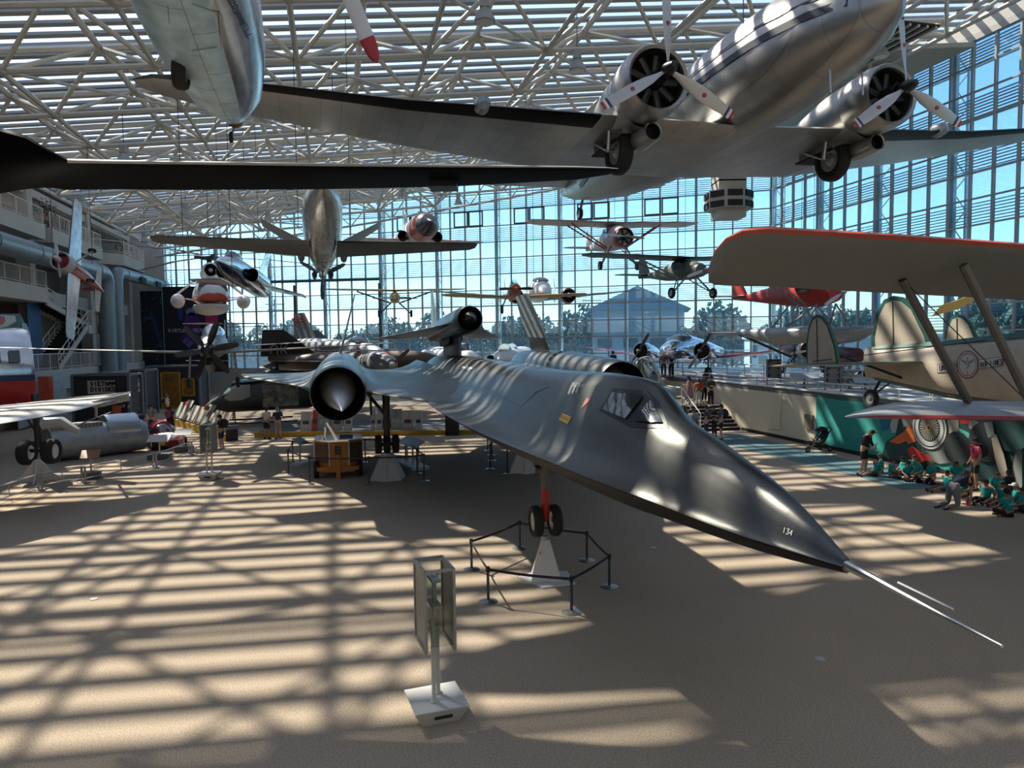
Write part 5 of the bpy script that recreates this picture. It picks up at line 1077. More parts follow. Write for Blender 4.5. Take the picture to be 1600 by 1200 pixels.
# ---- light aircraft hanging before the glass
def highwing(name, lab, p, bearing, span, chord, fl, fw, cw, cf, eng, le=None, pitch=0, roll=0, r_e=.45, gear=1.0, strutm=None, ph=80, cowl=None, wheelm=None, blades=2, propm=None, tipx=.25):
    t = thing(name, lab, 'aircraft', mx=attitude(p, bearing, pitch, roll)); s2 = span/2
    MB().fus([(.0, 0, r_e*.9, r_e*.9, r_e*.9), (-.9, .05, fw, fw*1.25, fw), (-2.2, .1, fw, fw*1.45, fw), (-3.4, .1, fw*.8, fw, fw*.8), (-fl*.8, .2, fw*.25, fw*.35, fw*.35), (-fl, .25, .05, .1, .1)], 20).build('fuselage', cf, t)
    z = fw*1.45+.1
    wingpart(t, 'wing', [(.0, -.9, z, chord, .2), (s2*.55, -.9, z+.06, chord, .2), (s2*.88, -.95, z+.1, chord*.95, .14), (s2*.97, -1.05, z+.12, chord*.7, .08), (s2, -1.05-chord*tipx, z+.12, chord*.3, .04)], cw, le)
    wingpart(t, 'tailplane', [(.05, -fl+1.3, .3, 1.1, .08), (1.5, -fl+1.1, .3, .8, .05), (1.75, -fl+.8, .3, .3, .03)], cw); finpart(t, 'tail_fin', [(.2, -fl+1.5, 1.5, .08), (1.0, -fl+.9, .95, .06), (1.45, -fl+.5, .4, .03)], cf)
    sm = strutm or grey
    for sg in (-1, 1):
        m = MB()
        for x0, x1 in ((-1.2, -1.3), (-1.2-chord*.5, -1.7)): m.tube([(x1, sg*fw*.9, -fw*.7), (x0, sg*s2*.52, z-.05)], .045, 6)
        m.build('wing_strut', sm, t)
        if gear < .45: continue
        MB().tube([(-.9, sg*fw*.7, -fw*.6), (-.8, sg*1.05, -gear-fw*.6)], .045, 6).tube([(-1.8, sg*fw*.7, -fw*.6), (-.8, sg*1.05, -gear-fw*.6)], .03, 6).build('gear_leg', sm, t); wheel('main_wheel', t, (-.8, sg*1.12, -gear-fw*.65), .26, .17, hub=wheelm)
    for x0, x1, sg in ((-.95, -1.9, 1), (-.95, -1.9, -1)): MB().prism([(x0, .15), (x1, .15), (x1, fw*1.15), (x0-.25, fw*1.15)], .03, (0, sg*fw*.98, 0)).build('cabin_window', mat('dark window glass', (.05, .065, .065), .06), t, smooth=0)
    if eng: radial(t, (.25, 0, 0), r_e, .7, cowl or cf, 7)
    propeller(t, (.45, 0, 0), (1, 0, 0), 1.1, blades, ph, propm or steel, .17, None, .1, .3)
    MB().tube([(-1.5, 0, z), (-1.5, 0, z+9)], .012, 4).build('hanging_cable', blackp, t)
    return t
reds = mat('faded maroon', (.24, .035, .03), .4, var=.15); cream = mat('cream fabric', (.55, .50, .46), .5, var=.1)
highwing('cabin_monoplane', 'maroon and cream high wing cabin plane with round engine hanging before the back glass', at(974, 371, 41), 10, 10.4, 1.9, 7.6, .62, cream, cream, True, reds, r_e=.56, gear=1.1, strutm=reds, cowl=reds, wheelm=reds, ph=95)
highwing('observation_plane', 'small olive green high wing plane hanging left of the biplane wing tip', at(1096, 422, 34), 16, 10.6, 1.6, 6.6, .42, mat('dark olive', (.045, .05, .042), .5), mat('olive grey', (.10, .125, .10), .5, var=.2), False, None, r_e=.34, gear=.75, ph=70)
t = highwing('floatplane', 'red high wing seaplane on two long silver floats partly hidden by the biplane wing', at(1306, 458, 32), 16, 11, 1.7, 8.0, .62, reds, mat('bright red fabric', (.42, .035, .03), .45, var=.2), False, None, gear=.4, r_e=.42, ph=60)
fmt = mat('silver float', (.42, .43, .43), .35, .6, var=.1, panel=.2)
for sg in (-1, 1):
    MB().fus([(1.4, .22, .06, .05, .05), (1.1, .15, .24, .16, .2), (.2, .05, .40, .26, .46), (-2, 0, .42, .28, .62), (-3.2, 0, .38, .28, .42), (-5.4, .12, .1, .14, .1)], 16).build('float', fmt, t).location = (-.2, sg*1.25, -1.75)
    for x0, x1 in ((-.6, -.4), (-1.9, -1.3), (-.6, -1.9), (-2.6, -2.9)): MB().tube([(x0, sg*.5, -.45), (x1, sg*1.25, -1.55)], .04, 6).build('float_strut', grey, t)
    MB().fus([(1.32, 0, .04, .05, .05), (1.2, 0, .11, .12, .12), (1.05, 0, .1, .1, .1)], 12).build('float_bumper', blackp, t).location = (-.2, sg*1.25, -1.66)
ylw = mat('yellow ochre fabric', (.40, .25, .05), .5, var=.12)
highwing('ultralight_plane', 'tiny yellow high wing plane with bathtub fuselage hanging before the glass above the grey jet', at(617, 466, 50), 9, 10.2, 1.2, 5.8, .36, ylw, ylw, False, None, r_e=.26, gear=.8, ph=90, strutm=blackp)
t = thing('homebuilt_plane', 'low wing homebuilt plane with thick ochre wings and a dark wooden propeller held level', 'aircraft', mx=attitude(at(806, 452, 40), 4, 3))
MB().fus([(0, 0, .28, .28, .3), (-.7, .05, .36, .4, .4), (-2.4, .05, .34, .42, .42), (-5, .1, .1, .2, .2)], 18).build('fuselage', mat('rust red cowling', (.28, .09, .04), .5), t); wingpart(t, 'wing', [(.3, -.6, -.3, 1.4, .22), (2.6, -.6, -.22, 1.3, .2), (3.9, -.7, -.15, 1.1, .12), (4.15, -.9, -.14, .6, .05)], ylw); propeller(t, (.3, 0, 0), (1, 0, 0), .95, 2, 90, mat('dark wood', (.05, .03, .02), .5), .18, None, .1, .3, orange)
for sg in (-1, 1): MB().tube([(-.6, sg*.5, -.4), (-.5, sg*.75, -.95)], .04, 6).build('gear_leg', grey, t); wheel('main_wheel', t, (-.5, sg*.75, -1.05), .26, .14)
MB().fus([(-.7, .35, .05, .05, .05), (-.9, .4, .2, .3, .1), (-1.1, .4, .05, .05, .05)], 10).build('windscreen', cglass, t); finpart(t, 'tail_fin', [(.1, -4.2, .9, .06), (1.0, -4.6, .5, .03)], ylw)
t = thing('twin_trainer', 'white twin engine plane with dark red cowlings and two tail fins behind the homebuilt plane', 'aircraft', mx=attitude(at(846, 458, 48), 5, 0))
MB().fus([(1.8, -.1, .05, .05, .05), (1.4, -.05, .4, .35, .35), (.3, .1, .65, .75, .6), (-2, .15, .75, .95, .7), (-5, .2, .5, .6, .5), (-8, .3, .1, .2, .2)], 22).build('fuselage', white, t); MB().fus([(.5, .72, .3, .06, .1), (.1, .8, .5, .22, .1), (-.4, .85, .55, .24, .1)], 16).build('windscreen', mat('dark window glass', (.05, .065, .065), .06), t)
wingpart(t, 'wing', [(.6, -.6, -.3, 2.6, .3), (7.0, -1.6, .3, 1.0, .1), (7.3, -1.9, .3, .5, .04)], mat('dark grey wing', (.14, .14, .14), .45, .3))
for sg in (-1, 1): radial(t, (.6, sg*1.75, -.2), .5, 1.0, mat('dark red cowling', (.20, .015, .02), .35), 9); MB().lathe([(-.4, .48), (-2.6, .12)], (.6, sg*1.75, -.25), n=18).build('nacelle', lgrey, t); propeller(t, (.75, sg*1.75, -.2), (1, 0, 0), 1.15, 2, 88, steel, .18); finpart(t, 'tail_fin', [(-.2, -6.6, 1.0, .1), (.9, -6.5, 1.2, .1), (1.6, -7.0, .5, .04)], white, sg*1.9)
wingpart(t, 'tailplane', [(0, -6.6, .4, 1.0, .1), (2.0, -6.7, .4, .9, .08)], white)

# ---- polished twin on the mezzanine
e = thing('twin_airliner', 'polished silver twin engine plane with red wing edges parked on the mezzanine', 'aircraft', mx=attitude(at(1056, 549, 46), -36, 3))
MB().fus([(1.75, -.1, .05, .05, .05), (1.62, -.08, .32, .3, .28), (1.2, -.02, .58, .5, .48), (.4, .08, .76, .66, .62), (-.3, .15, .8, .8, .68), (-2, .2, .8, .95, .7), (-5, .2, .6, .7, .6), (-8.5, .3, .15, .25, .25)], 26).build('fuselage', chrome, e)
MB().fus([(.35, .6, .4, .12, .1), (.0, .78, .6, .22, .2), (-.8, .92, .72, .22, .3), (-.95, .95, .3, .1, .1)], 20).build('windscreen', mat('dark window glass', (.05, .065, .065), .06), e)
rw = mat('varnished red', (.50, .015, .02), .3); em = mat('polished twin skin', (.66, .68, .70), .2, 1, var=.1)
wingpart(e, 'wing', [(.6, -.5, -.4, 2.9, .35), (2.6, -.6, -.3, 2.7, .32), (7.6, -2.0, .35, 1.3, .12), (8.3, -2.6, .42, .5, .04)], em, rw, lej=2); wingpart(e, 'tailplane', [(.1, -7.2, .35, 1.3, .1), (2.7, -7.4, .35, .8, .05)], em)
for sg in (-1, 1): radial(e, (.9, sg*2.05, 0), .57, .9, chrome, 9); MB().lathe([(-.1, .54), (-1.5, .5), (-3.2, .1)], (.9, sg*2.05, -.05), n=22).build('nacelle', chrome, e); propeller(e, (1.15, sg*2.05, 0), (1, 0, 0), 1.32, 2, 32, mat('dark grey blade', (.10, .10, .10), .4, .4), .22, None, .13, .4, steel); finpart(e, 'tail_fin', [(-.2, -7.3, 1.0, .1), (1.2, -7.5, .9, .08), (1.5, -7.8, .4, .03)], em, sg*2.6); wheel('main_wheel', e, (-.3, sg*2.05, -1.35), .38, .25); MB().tube([(-.3, sg*2.05, -.3), (-.3, sg*2.05, -1.3)], .06, 8).build('gear_leg', grey, e)
MB().tube([(-.9, 0, 1.15), (-.9, 0, 1.35)], .02, 6).tube([(-.9, .16*cos(a), 1.52+.18*sin(a)) for a in [2*pi*i/12 for i in range(13)]] , .02, 6).build('loop_antenna', grey, e)

# ---- trimotor mail biplane at the right
b8 = thing('biplane', 'huge cream mail biplane with orange leading edges and UNITED AIR LINES roundel at the right', 'aircraft', mx=attitude(V((14.77, 11.25, 5.75)), 16, 3)); bpy.context.view_layer.update(); B8I = b8.matrix_world.inverted()
ug = mat('grey wing fabric', (.20, .195, .18), .6, var=.06, vs_=4); crf = mat('cream fuselage fabric', (.46, .41, .33), .55, var=.08); grn = mat('dark green trim', (.02, .10, .075), .45); lef = mat('orange red edge', (.48, .09, .05), .4)
def b8wing(nm, st, Y0, Y1, ch, mtl, th, up_is_le=True):
    # port side continues beyond the frame as the mirror of the starboard one
    rows_ = []
    for x_, yl, yt, tt in st:
        f = (x_-1107)/(1640-1107); Yl = Y0+(Y1-Y0)*f; rows_.append((B8I @ at(x_, yl, Yl), B8I @ at(x_, yt, Yl+ch), tt*th))
    for sg in (1, -1):
        m = MB(); m.surf([(V((a.x, a.y*sg if sg < 0 else a.y, a.z)), V((b_.x, b_.y*sg if sg < 0 else b_.y, b_.z)), t_, (0, 0, 1)) for a, b_, t_ in rows_], 9)
        for i in range(len(rows_)-1):
            for j in (0, 17): m.mi[i*18+j] = 1
        m.build(nm, mtl, b8, smooth=50)
b8wing('upper_wing', [(1740, 391, 477, 1), (1640, 385, 471, 1), (1400, 368, 459, 1), (1200, 357.5, 448, 1), (1160, 361, 447.5, .85), (1134, 373, 446.5, .6), (1116, 393, 445, .35), (1107, 418, 440, .12)], 8.8, 12.6, 3.1, [ug, lef], .40)
b8wing('lower_wing', [(1740, 658, 628, 1), (1640, 656, 627, 1), (1450, 654, 626.5, 1), (1400, 653.5, 629, .85), (1365, 653, 635, .6), (1335, 652.5, 644, .3), (1320, 652, 650, .08)], 9.6, 12.8, 2.6, [mat('silver wing fabric', (.38, .39, .40), .45, .2, var=.12, vs_=2), mat('dark red edge', (.33, .035, .035), .45)], .30)
m = MB(); m.fus([(3.6, -1.6, .5, .6, .6), (2.5, -1.55, .95, 1.1, 1.0), (-.5, -1.4, 1.0, 1.25, 1.15), (-5.5, -1.35, .9, 1.1, 1.1), (-9, -1.2, .6, .8, .85), (-12.3, -.95, .12, .5, .5)], 24); bf = m.build('fuselage', crf, b8)
for z_, r_ in ((1, 1), (-1, 1)):
    m = MB()
    for sg in (-1, 1):
        pts = []
        for x_ in [2.5-.9*i for i in range(17)]:
            zc, w_, u_, d_ = lerp_tab([(-12.3, -.95, .12, .5, .5), (-9, -1.2, .6, .8, .85), (-5.5, -1.35, .9, 1.1, 1.1), (-.5, -1.4, 1.0, 1.25, 1.15), (2.5, -1.55, .95, 1.1, 1.0)], x_)
            for q in (.80, .97): h_ = u_ if z_ > 0 else d_; pts.append((x_, sg*(w_*math.sqrt(1-q*q)+.015), zc+z_*(h_*q+.012)))
        m.add(pts, [(2*i, 2*i+1, 2*i+3, 2*i+2) for i in range(16)])
    m.build('green_stripe', grn, b8)
wingpart(b8, 'tailplane', [(.2, -9.6, -1.0, 2.2, .18), (3.7, -10.0, -.98, 1.8, .14), (4.4, -10.5, -.98, .9, .06)], mat('underside cream', (.36, .33, .27), .55), grn)
def b8fin(y, z0, h, c, nm='tail_fin'):
    P_ = [(0, 0), (.08*c, .35*h), (.3*c, .8*h), (.48*c, .96*h), (.62*c, h), (.78*c, .96*h), (.92*c, .75*h), (c, .4*h), (c, .02*h), (.9*c, -.02*h)]
    o = MB().prism([(-x_, z_) for x_, z_ in P_], .09, (-9.7 if y == 0 else -9.9, y, z0)).build(nm, grn, b8, smooth=0)
    MB().prism([(-(.06*c+x_*.88), z_*.93) for x_, z_ in P_], .12, (-9.7 if y == 0 else -9.9, y, z0)).build('fin_panel', crf, o, smooth=0)
    MB().box(((-9.7 if y == 0 else -9.9)-.62*c, y, z0+h*.46), (.03, .14, h*.9)).build('rudder_hinge_line', darkint, o, smooth=0); return o
b8fin(0, -.9, 1.95, 2.3); b8fin(-3.1, -.95, 1.4, 1.3); b8fin(2.0, -.95, 1.4, 1.3)
sgm_ = mat('grey brown strut', (.13, .12, .105), .5)
PS = [(B8I @ at(1410, 437, 12.9), B8I @ at(1513, 628, 13.6)), (B8I @ at(1505, 414, 12.2), B8I @ at(1612, 634, 12.6))]
for a, b_ in PS:
    for sg in (1, -1): MB().tube([(a.x, sg*a.y, a.z), (b_.x, sg*b_.y, b_.z)], .075, 8).build('interplane_strut', sgm_, b8)
for sg in (-1, 1):
    for q in ([PS[0][0], PS[1][1]],): MB().tube([(v_.x, v_.y*-sg, v_.z) for v_ in q], .01, 5).build('bracing_wire', blackp, b8)
    MB().tube([(-10.5, sg*3.5, -.9), (-7.5, sg*.7, -.5)], .012, 5).build('bracing_wire', blackp, b8)
    MB().tube([(-10.6, sg*2.6, -.7), (-10.6, sg*.3, -1.45)], .04, 6).build('tail_strut', blackp, b8)
    MB().tube([(.6, sg*2.9, -2.3), (.6, sg*2.9, -3.1)], .08, 8).build('gear_leg', grey, b8); wheel('main_wheel', b8, (.6, sg*2.9, -3.25), .55, .32); radial(b8, (1.6, sg*2.9, -1.3), .62, .8, crf)
radial(b8, (4.4, 0, -1.55), .62, .9, crf)
MB().tube([(-11.6, 0, -1.3), (-12.1, 0, -2.0)], .05, 8).tube([(-11.0, 0, -1.4), (-12.0, .1, -1.9)], .03, 6).build('tail_wheel_fork', blackp, b8); wheel('tail_wheel', b8, (-12.15, 0, -2.1), .30, .16, hub=grey)
bpy.context.view_layer.update(); T8 = bvh_world([bf]+[c for c in b8.children if c.name.startswith('tail_fin')])

for o in list(bpy.data.objects):
    if o.name in ('jet_trainer', 'homebuilt_plane', 'twin_trainer', 'jet_fighter', 'pusher_aircraft', 'stunt_plane', 'motor_glider', 'airliner'):
        bpy.context.view_layer.update(); iv = o.matrix_world.inverted(); c = o.matrix_world.translation
        for dx in (-1.0, 1.0):
            a = c+V((dx, .3, .2)); ztop = hz(ae(a)[0])-1.6; MB().tube([iv @ a, iv @ V((a.x, a.y, ztop))], .014, 5).build('hanging_cable', blackp, o)
# ================================================================= outside
gd = MB(); gd.box((0, 150, -.9), (900, 420, .4)); struct(gd.build('ground', mat('asphalt and grass', (.16, .19, .17), .9, var=.5, vs_=.04), smooth=0))
rd = MB(); rd.box((0, 118, -.66), (500, 12, .06), R(-8)); struct(rd.build('road', mat('road', (.22, .22, .23), .9), smooth=0))
gp = MB(); gp.box((-10, 100, -.68), (170, 14, .04), R(-8)); tag(gp.build('lawn', mat('sunlit grass', (.16, .20, .06), .95, var=.3, vs_=.6), smooth=0), 'strip of sunlit grass outside the glass wall', 'grass', kind='stuff')
tl = mat('tree leaves', (.07, .12, .08), .8, var=.5, vs_=.5); bk = mat('bark', (.06, .045, .035), .9)
def treemesh(seed, r, h):
    rr = random.Random(seed); m = MB()
    for k in range(800):
        v_ = V((rr.gauss(0, 1), rr.gauss(0, 1), rr.gauss(0, 1))).normalized()*(rr.random()**.35); c = V((v_.x*r, v_.y*r, h+v_.z*r*1.05)); s = .3+.42*rr.random()
        a = V((rr.random()-.5, rr.random()-.5, rr.random()-.5)).normalized()*s; b2 = a.cross(V((rr.random()-.5, 1, rr.random()))).normalized()*s*.7; n = a.cross(b2).normalized()*s*.3
        m.add([c-a, c+b2, c+a, c-b2, c+n, c-n], [(0, 1, 4), (1, 2, 4), (2, 3, 4), (3, 0, 4), (0, 5, 1), (1, 5, 2), (2, 5, 3), (3, 5, 0)])
    return m
def tree(lab, x, y, r, h, seed):
    t = thing('tree', lab, 'tree', (x, y, -.7), 0, 'trees beyond the glass walls'); treemesh(seed, r, h).build('foliage', tl, t, smooth=0); MB().tube([(0, 0, 0), (.2, 0, h*.6), (0, .1, h)], [.35, .25, .12], 8).build('trunk', bk, t); return t
t0 = [tree('dark green leafy tree standing outside beyond the glass wall', 0, 150, 5, 5.5, 1), tree('dark green leafy tree standing outside beyond the glass wall', 14, 140, 4.2, 5.0, 2)]
spots = [(x_, 138+random.uniform(-8, 22)) for x_ in range(-98, 78, 4)]+[(42+random.uniform(0, 14), y_) for y_ in range(6, 78, 6)]
TR = list(t0)
for i, (x_, y_) in enumerate(spots): d_ = dup(t0[i % 2], location=(x_+random.uniform(-2, 2), y_, -.7), rotation_euler=(0, 0, random.random()*6)); s_ = random.uniform(.75, 1.15) if i < 44 else random.uniform(.9, 1.3); d_.scale = (s_, s_, s_*(1.05 if i < 44 else 1.25)); TR.append(d_)
TR.sort(key=lambda o: pix(o.location+V((0, 0, 5)))[0])
for i, o in enumerate(TR): o['label'] = 'leafy tree outside beyond the glass, %s of the row counted from the left' % (ordi(i) if i < 48 else '%dth' % (i+1))
def house(lab, x, y, w_, d_, h_, rz, roof=0, mt=None, name='building'):
    t = thing(name, lab, 'building', (x, y, -.7), R(rz)); MB().box((0, 0, h_/2), (w_, d_, h_)).build('wall', mt or mat('blue grey cladding', (.20, .24, .28), .7), t, smooth=0)
    if roof: MB().prism([(-w_/2-1, h_), (w_/2+1, h_), (0, h_+roof)], d_+1, (0, 0, 0)).build('roof', mat('blue metal roof', (.10, .17, .26), .5), t, smooth=0)
    else: MB().box((0, 0, h_+.2), (w_+.6, d_+.6, .4)).build('roof', white, t, smooth=0)
    for k in range(int(w_/4)): MB().box((-w_/2+2+4*k, -d_/2, h_*.5), (2.2, .2, 1.4)).build('window', mat('dark window glass', (.05, .065, .065), .06), t, smooth=0)
house('blue gabled hall outside, beneath the olive high wing plane', 21, 118, 14, 16, 10.2, -12, 3.6); house('long pale low building outside, right part of the back glass', 46, 92, 30, 12, 5.5, -14, 0, mat('pale cladding', (.5, .52, .55), .7)); house('long flat grey building far beyond the road, left part of the back glass', -45, 170, 60, 14, 6, -5, 0)
carm = [mat('car white', (.6, .6, .6), .3), mat('car blue', (.05, .12, .3), .3), mat('car dark', (.04, .04, .05), .3), red]
for i in range(11):
    x_, y_ = -46+i*7.6, 112-i*.9+(i % 3); t = thing('parked_car', '%s car parked outside on the road, %s of that colour from the left' % (['white', 'blue', 'dark', 'red'][i % 4], ordi(i//4)), 'car', (x_, y_, -.6), R(-8), 'cars parked outside'); m = MB()
    m.loft([[(x1, yy, z) for x1, z in ((-2.2, .3), (-2.2, .85), (-1.5, .95), (-.9, 1.45), (.7, 1.45), (1.3, .95), (2.2, .85), (2.2, .3))] for yy in (-.85, .85)]); m.build('body', carm[i % 4], t, smooth=0); MB().prism([(-1.3, .98), (-.85, 1.38), (.65, 1.38), (1.1, .98)], 1.74).build('side_window', mat('dark window glass', (.05, .065, .065), .06), t, smooth=0)
    for wx in (-1.35, 1.35):
        for wy in (-.8, .8): wheel('wheel', t, (wx, wy, .3), .33, .2, n=12)
for i, px in enumerate((925, 430)):
    b_ = at(px, 500, 128); t = thing('utility_pole', ['wooden utility pole outside, right of the red engine cowling', 'wooden utility pole outside, at the left part of the glass'][i], 'pole', (b_.x, b_.y, -.7)); MB().tube([(0, 0, 0), (0, 0, 13.5)], .16, 8).build('pole', bk, t); MB().box((0, 0, 12.6), (3.4, .15, .15)).box((0, 0, 11.6), (2.6, .15, .15)).build('cross_arm', bk, t, smooth=0)

# ================================================================= things on the floor
stm = mat('jack white paint', (.62, .63, .65), .45)
def jack(lab, p, w0, w1, h, plate, mt=stm, rz=0, acry=False):
    t = thing('aircraft_jack', lab, 'jack', (p.x, p.y, 0), rz, 'white jacks under the spy jet')
    m = MB(); m.loft([[(sx*w/2, sy*w*.42, z) for sx, sy in ((-1, -1), (1, -1), (1, 1), (-1, 1))] for w, z in ((w0, .03), (w1, h))]); m.build('pedestal', mt, t, smooth=0)
    MB().prism([(-plate*.62, plate*.1), (-plate*.1, -plate*.62), (plate*.62, -plate*.35), (plate*.5, plate*.45), (-plate*.2, plate*.5)], .03, (0, 0, .015), (1, 0, 0), (0, 1, 0)).build('base_plate', mt, t, smooth=0)
    MB().tube([(0, 0, h), (0, 0, h+.06)], w1*.55, 14).build('jack_head', steel, t)
    for sx in (-1, 1): MB().beam((sx*.02, -w0*.43, .05), (sx*.01, -w1*.5, h-.02), .05, .04).build('gusset', mt, t, smooth=0)
    return t
jk = jack('white tapered jack on a bolted plate under the nose wheels', STN, .62, .16, .86, .95)
MB().tube([(-.12, -.2, .62), (-.12, -.21, .62)], .035, 12).build('yellow_sticker', yellow, jk)
jack('grey white broad jack under the left main wheels behind the orange cart', STS, 1.15, .42, .93, .9, mat('pale jack panels', (.40, .41, .46), .4)); jack('white jack under the far main wheels, half hidden by the nose', STP, 1.2, .42, .93, .9)
post = None; sm_ = mat('dark post metal', (.07, .08, .09), .35, .6); bm2 = mat('bright post base', (.34, .35, .36), .3, .8)
def barrier(label, px, h, group, close=True, lab2=None, kind='p'):
    P_ = [gz(*q) for q in px]
    for i, p in enumerate(P_):
        t = thing('stanchion', lab2[i] if lab2 else label, 'stanchion', p, 0, group)
        MB().tube([(0, 0, .02), (0, 0, h)], .028, 10).build('post', sm_, t); MB().lathe([(0, .18), (.012, .18), (.03, .12), (.045, .035)], ax=(0, 0, 1), n=24, cap=True).build('base', bm2, t); MB().tube([(0, 0, h-.08), (0, 0, h+.02)], .04, 10).build('belt_head', blackp, t)
    n = len(P_)
    for i in range(n if close else n-1):
        a, b_ = P_[i]+V((0, 0, h-.03)), P_[(i+1) % n]+V((0, 0, h-.03)); pts = [a.lerp(b_, k/8)-V((0, 0, .045*(1-(k/4-1)**2)*min(1, (b_-a).length/3))) for k in range(9)]; m = MB()
        for q0, q1 in zip(pts, pts[1:]): m.beam(q0, q1, .012, .05)
        tag(m.build('barrier_belt', mat('navy belt', (.008, .010, .03), .6), smooth=0), 'dark belt, %s section from the back left, %s' % (ordi(i), group[group.index('round'):]), 'belt', 'belts '+group[group.index('round'):])
nl = ['short black stanchion behind the nose wheels, far left of the ring', 'short black stanchion at the left corner of the nose wheel ring', 'short black stanchion at the front left of the nose wheel ring', 'short black stanchion nearest the camera, front of the nose wheel ring', 'short black stanchion at the right of the nose wheel ring', 'short black stanchion behind right of the nose wheel jack']
barrier('', [(812, 857), (737, 890), (763, 940), (893, 957), (952, 917), (917, 876)], .66, 'stanchions in the ring round the nose wheels', True, nl)
cl_ = ['black stanchion at the back left of the orange cart ring', 'black stanchion at the left corner of the orange cart ring', 'black stanchion at the front left of the orange cart', 'black stanchion at the front between orange cart and grey jack', 'black stanchion at the right front corner of the orange cart ring', 'black stanchion right of the reading panel beside the grey jack', 'black stanchion at the back right of the orange cart ring', 'black stanchion directly behind the orange cart']
barrier('', [(458, 727), (451, 742), (484, 757), (577, 757), (663, 752), (652, 740), (634, 722), (571, 722)], .98, 'stanchions in the ring round the orange cart', True, cl_)
barrier('', [(766, 733), (769, 720), (768, 711), (762, 704)], .98, 'stanchions in the row round the far jack', False, ['pale stanchion nearest of the row left of the far jack', 'second pale stanchion of the row left of the far jack', 'third pale stanchion of the row left of the far jack', 'furthest pale stanchion of the row left of the far jack'])
barrier('', [(793, 741), (880, 740)], .98, 'stanchions in the pair round the near side of the far jack', False, ['pale stanchion standing alone left of the far jack', 'pale stanchion right of the far jack, behind the nose strut'])
# tall four-sided sign stand
sgm = mat('sign stand paint', (.52, .53, .51), .45, .1); sgf = mat('sign frame metal', (.30, .31, .30), .4, .5); acr = thin_glass('acrylic sheet', (.86, .88, .87), .0, rough=.05)
def signstand(lab, p, rz, s=1.0):
    t = thing('sign_stand', lab, 'sign stand', p, rz, 'tall empty sign stands')
    m = MB(); m.loft([[(sx*w, sy*w, z) for sx, sy in ((-1, -1), (1, -1), (1, 1), (-1, 1))] for w, z in ((.25, 0), (.36, .22), (.36, .235))]); m.build('base', sgm, t, smooth=0)
    MB().box((.02, -.31, .12), (.24, .02, .05), mx=Matrix.Rotation(R(0), 3, 'X')).build('base_slot', darkint, t, smooth=0)
    for x_ in (-.045, .045): MB().box((x_*1.2, x_*2.4, .78), (.05, .05, 1.16)).box((x_*1.2, x_*2.4, .245), (.11, .09, .02)).build('post', sgm, t, smooth=0)
    MB().box((0, 0, 1.25), (.12, .26, .04)).box((0, 0, 1.52), (.12, .34, .04)).box((0, 0, 1.86), (.12, .30, .04)).box((0, 0, 1.52), (.05, .06, .8)).build('inner_bracket', sgm, t, smooth=0)
    for sx in (-1, 1):
        x_ = sx*.19; f = MB()
        for yy in (-.30, .30): f.box((x_, yy, 1.52), (.035, .05, 1.06))
        for z in (1.00, 2.04): f.box((x_, 0, z), (.035, .62, .05))
        f.build('sign_frame', sgf, t, smooth=0); MB().box((x_, 0, 1.52), (.008, .57, 1.0)).build('sign_panel', sgf, t, smooth=0)
    for yy in (-.31, .31): MB().box((0, yy, 1.54), (.34, .008, .96)).build('clear_panel', acr, t, smooth=0)
    f = MB()
    for yy in (-.3, .3): f.box((0, yy, 2.05), (.38, .04, .03))
    f.build('top_frame', sgf, t, smooth=0)
    return t
p = gz(682, 1116); signstand('tall pale sign stand with clear panels on a square base, nearest the camera', (p.x, p.y, 0), R(20)); p = gz(328, 748); signstand('tall grey sign stand with clear panels near the handrail at the left', (p.x, p.y, 0), R(4))
# floor outlets
for x_, y_, lab in ((1021, 856, 'small round floor outlet right of the nose wheel ring'), (1281, 1030, 'round floor outlet in the shade at the lower right'), (147, 936, 'small brass floor outlet in the sunlight at the left'), (1363, 856, 'flat dark floor outlet beside the sunlit patch at the right'), (100, 771, 'round white floor outlet by the left handrail')):
    p = gz(x_, y_); tag(MB().lathe([(0, .075), (.012, .075), (.014, .05), (.012, 0)], (p.x, p.y, 0), (0, 0, 1), 20).build('floor_outlet', lgrey), lab, 'floor outlet')
# orange starting cart
cp = (gz(500, 747)+gz(568, 741))/2; ct = thing('start_cart', 'orange wheeled engine starting cart with a mirror-like steel top inside the belt ring', 'cart', (cp.x-.2, cp.y+.35, 0), R(12)); ct.scale = (1, 1, 1.06)
om = mat('cart orange', (.40, .15, .015), .45, var=.15); gw_ = mat('cart dark panel', (.09, .05, .02), .5)
hexp = [(-.85, -.3), (-.3, -.8), (.4, -.8), (.88, -.35), (.88, 1.0), (-.85, 1.0)]
m = MB(); m.loft([[(x, y, z) for x, y in hexp] for z in (.42, 1.28)]); m.build('housing', om, ct, smooth=0); MB().prism(hexp, .05, (0, 0, 1.305), (1, 0, 0), (0, 1, 0)).build('steel_top', mat('polished metal', (.85, .86, .88), .1, 1), ct, smooth=0)
for (x0, y0), (x1, y1) in zip(hexp[:3], hexp[1:4]):
    d_ = V((x1-x0, y1-y0, 0)); L_ = d_.length; c = V(((x0+x1)/2, (y0+y1)/2, .88)); n = V((d_.y, -d_.x, 0)).normalized()
    MB().box(c+n*.02, (L_*.86, .03, .66), math.atan2(d_.y, d_.x)).build('side_panel', gw_ if abs(d_.y) > .1 else om, ct, smooth=0)
for x, y in hexp[:4]: MB().box((x*1.01, y*1.01, .86), (.05, .05, .84)).build('corner_trim', lgrey, ct, smooth=0)
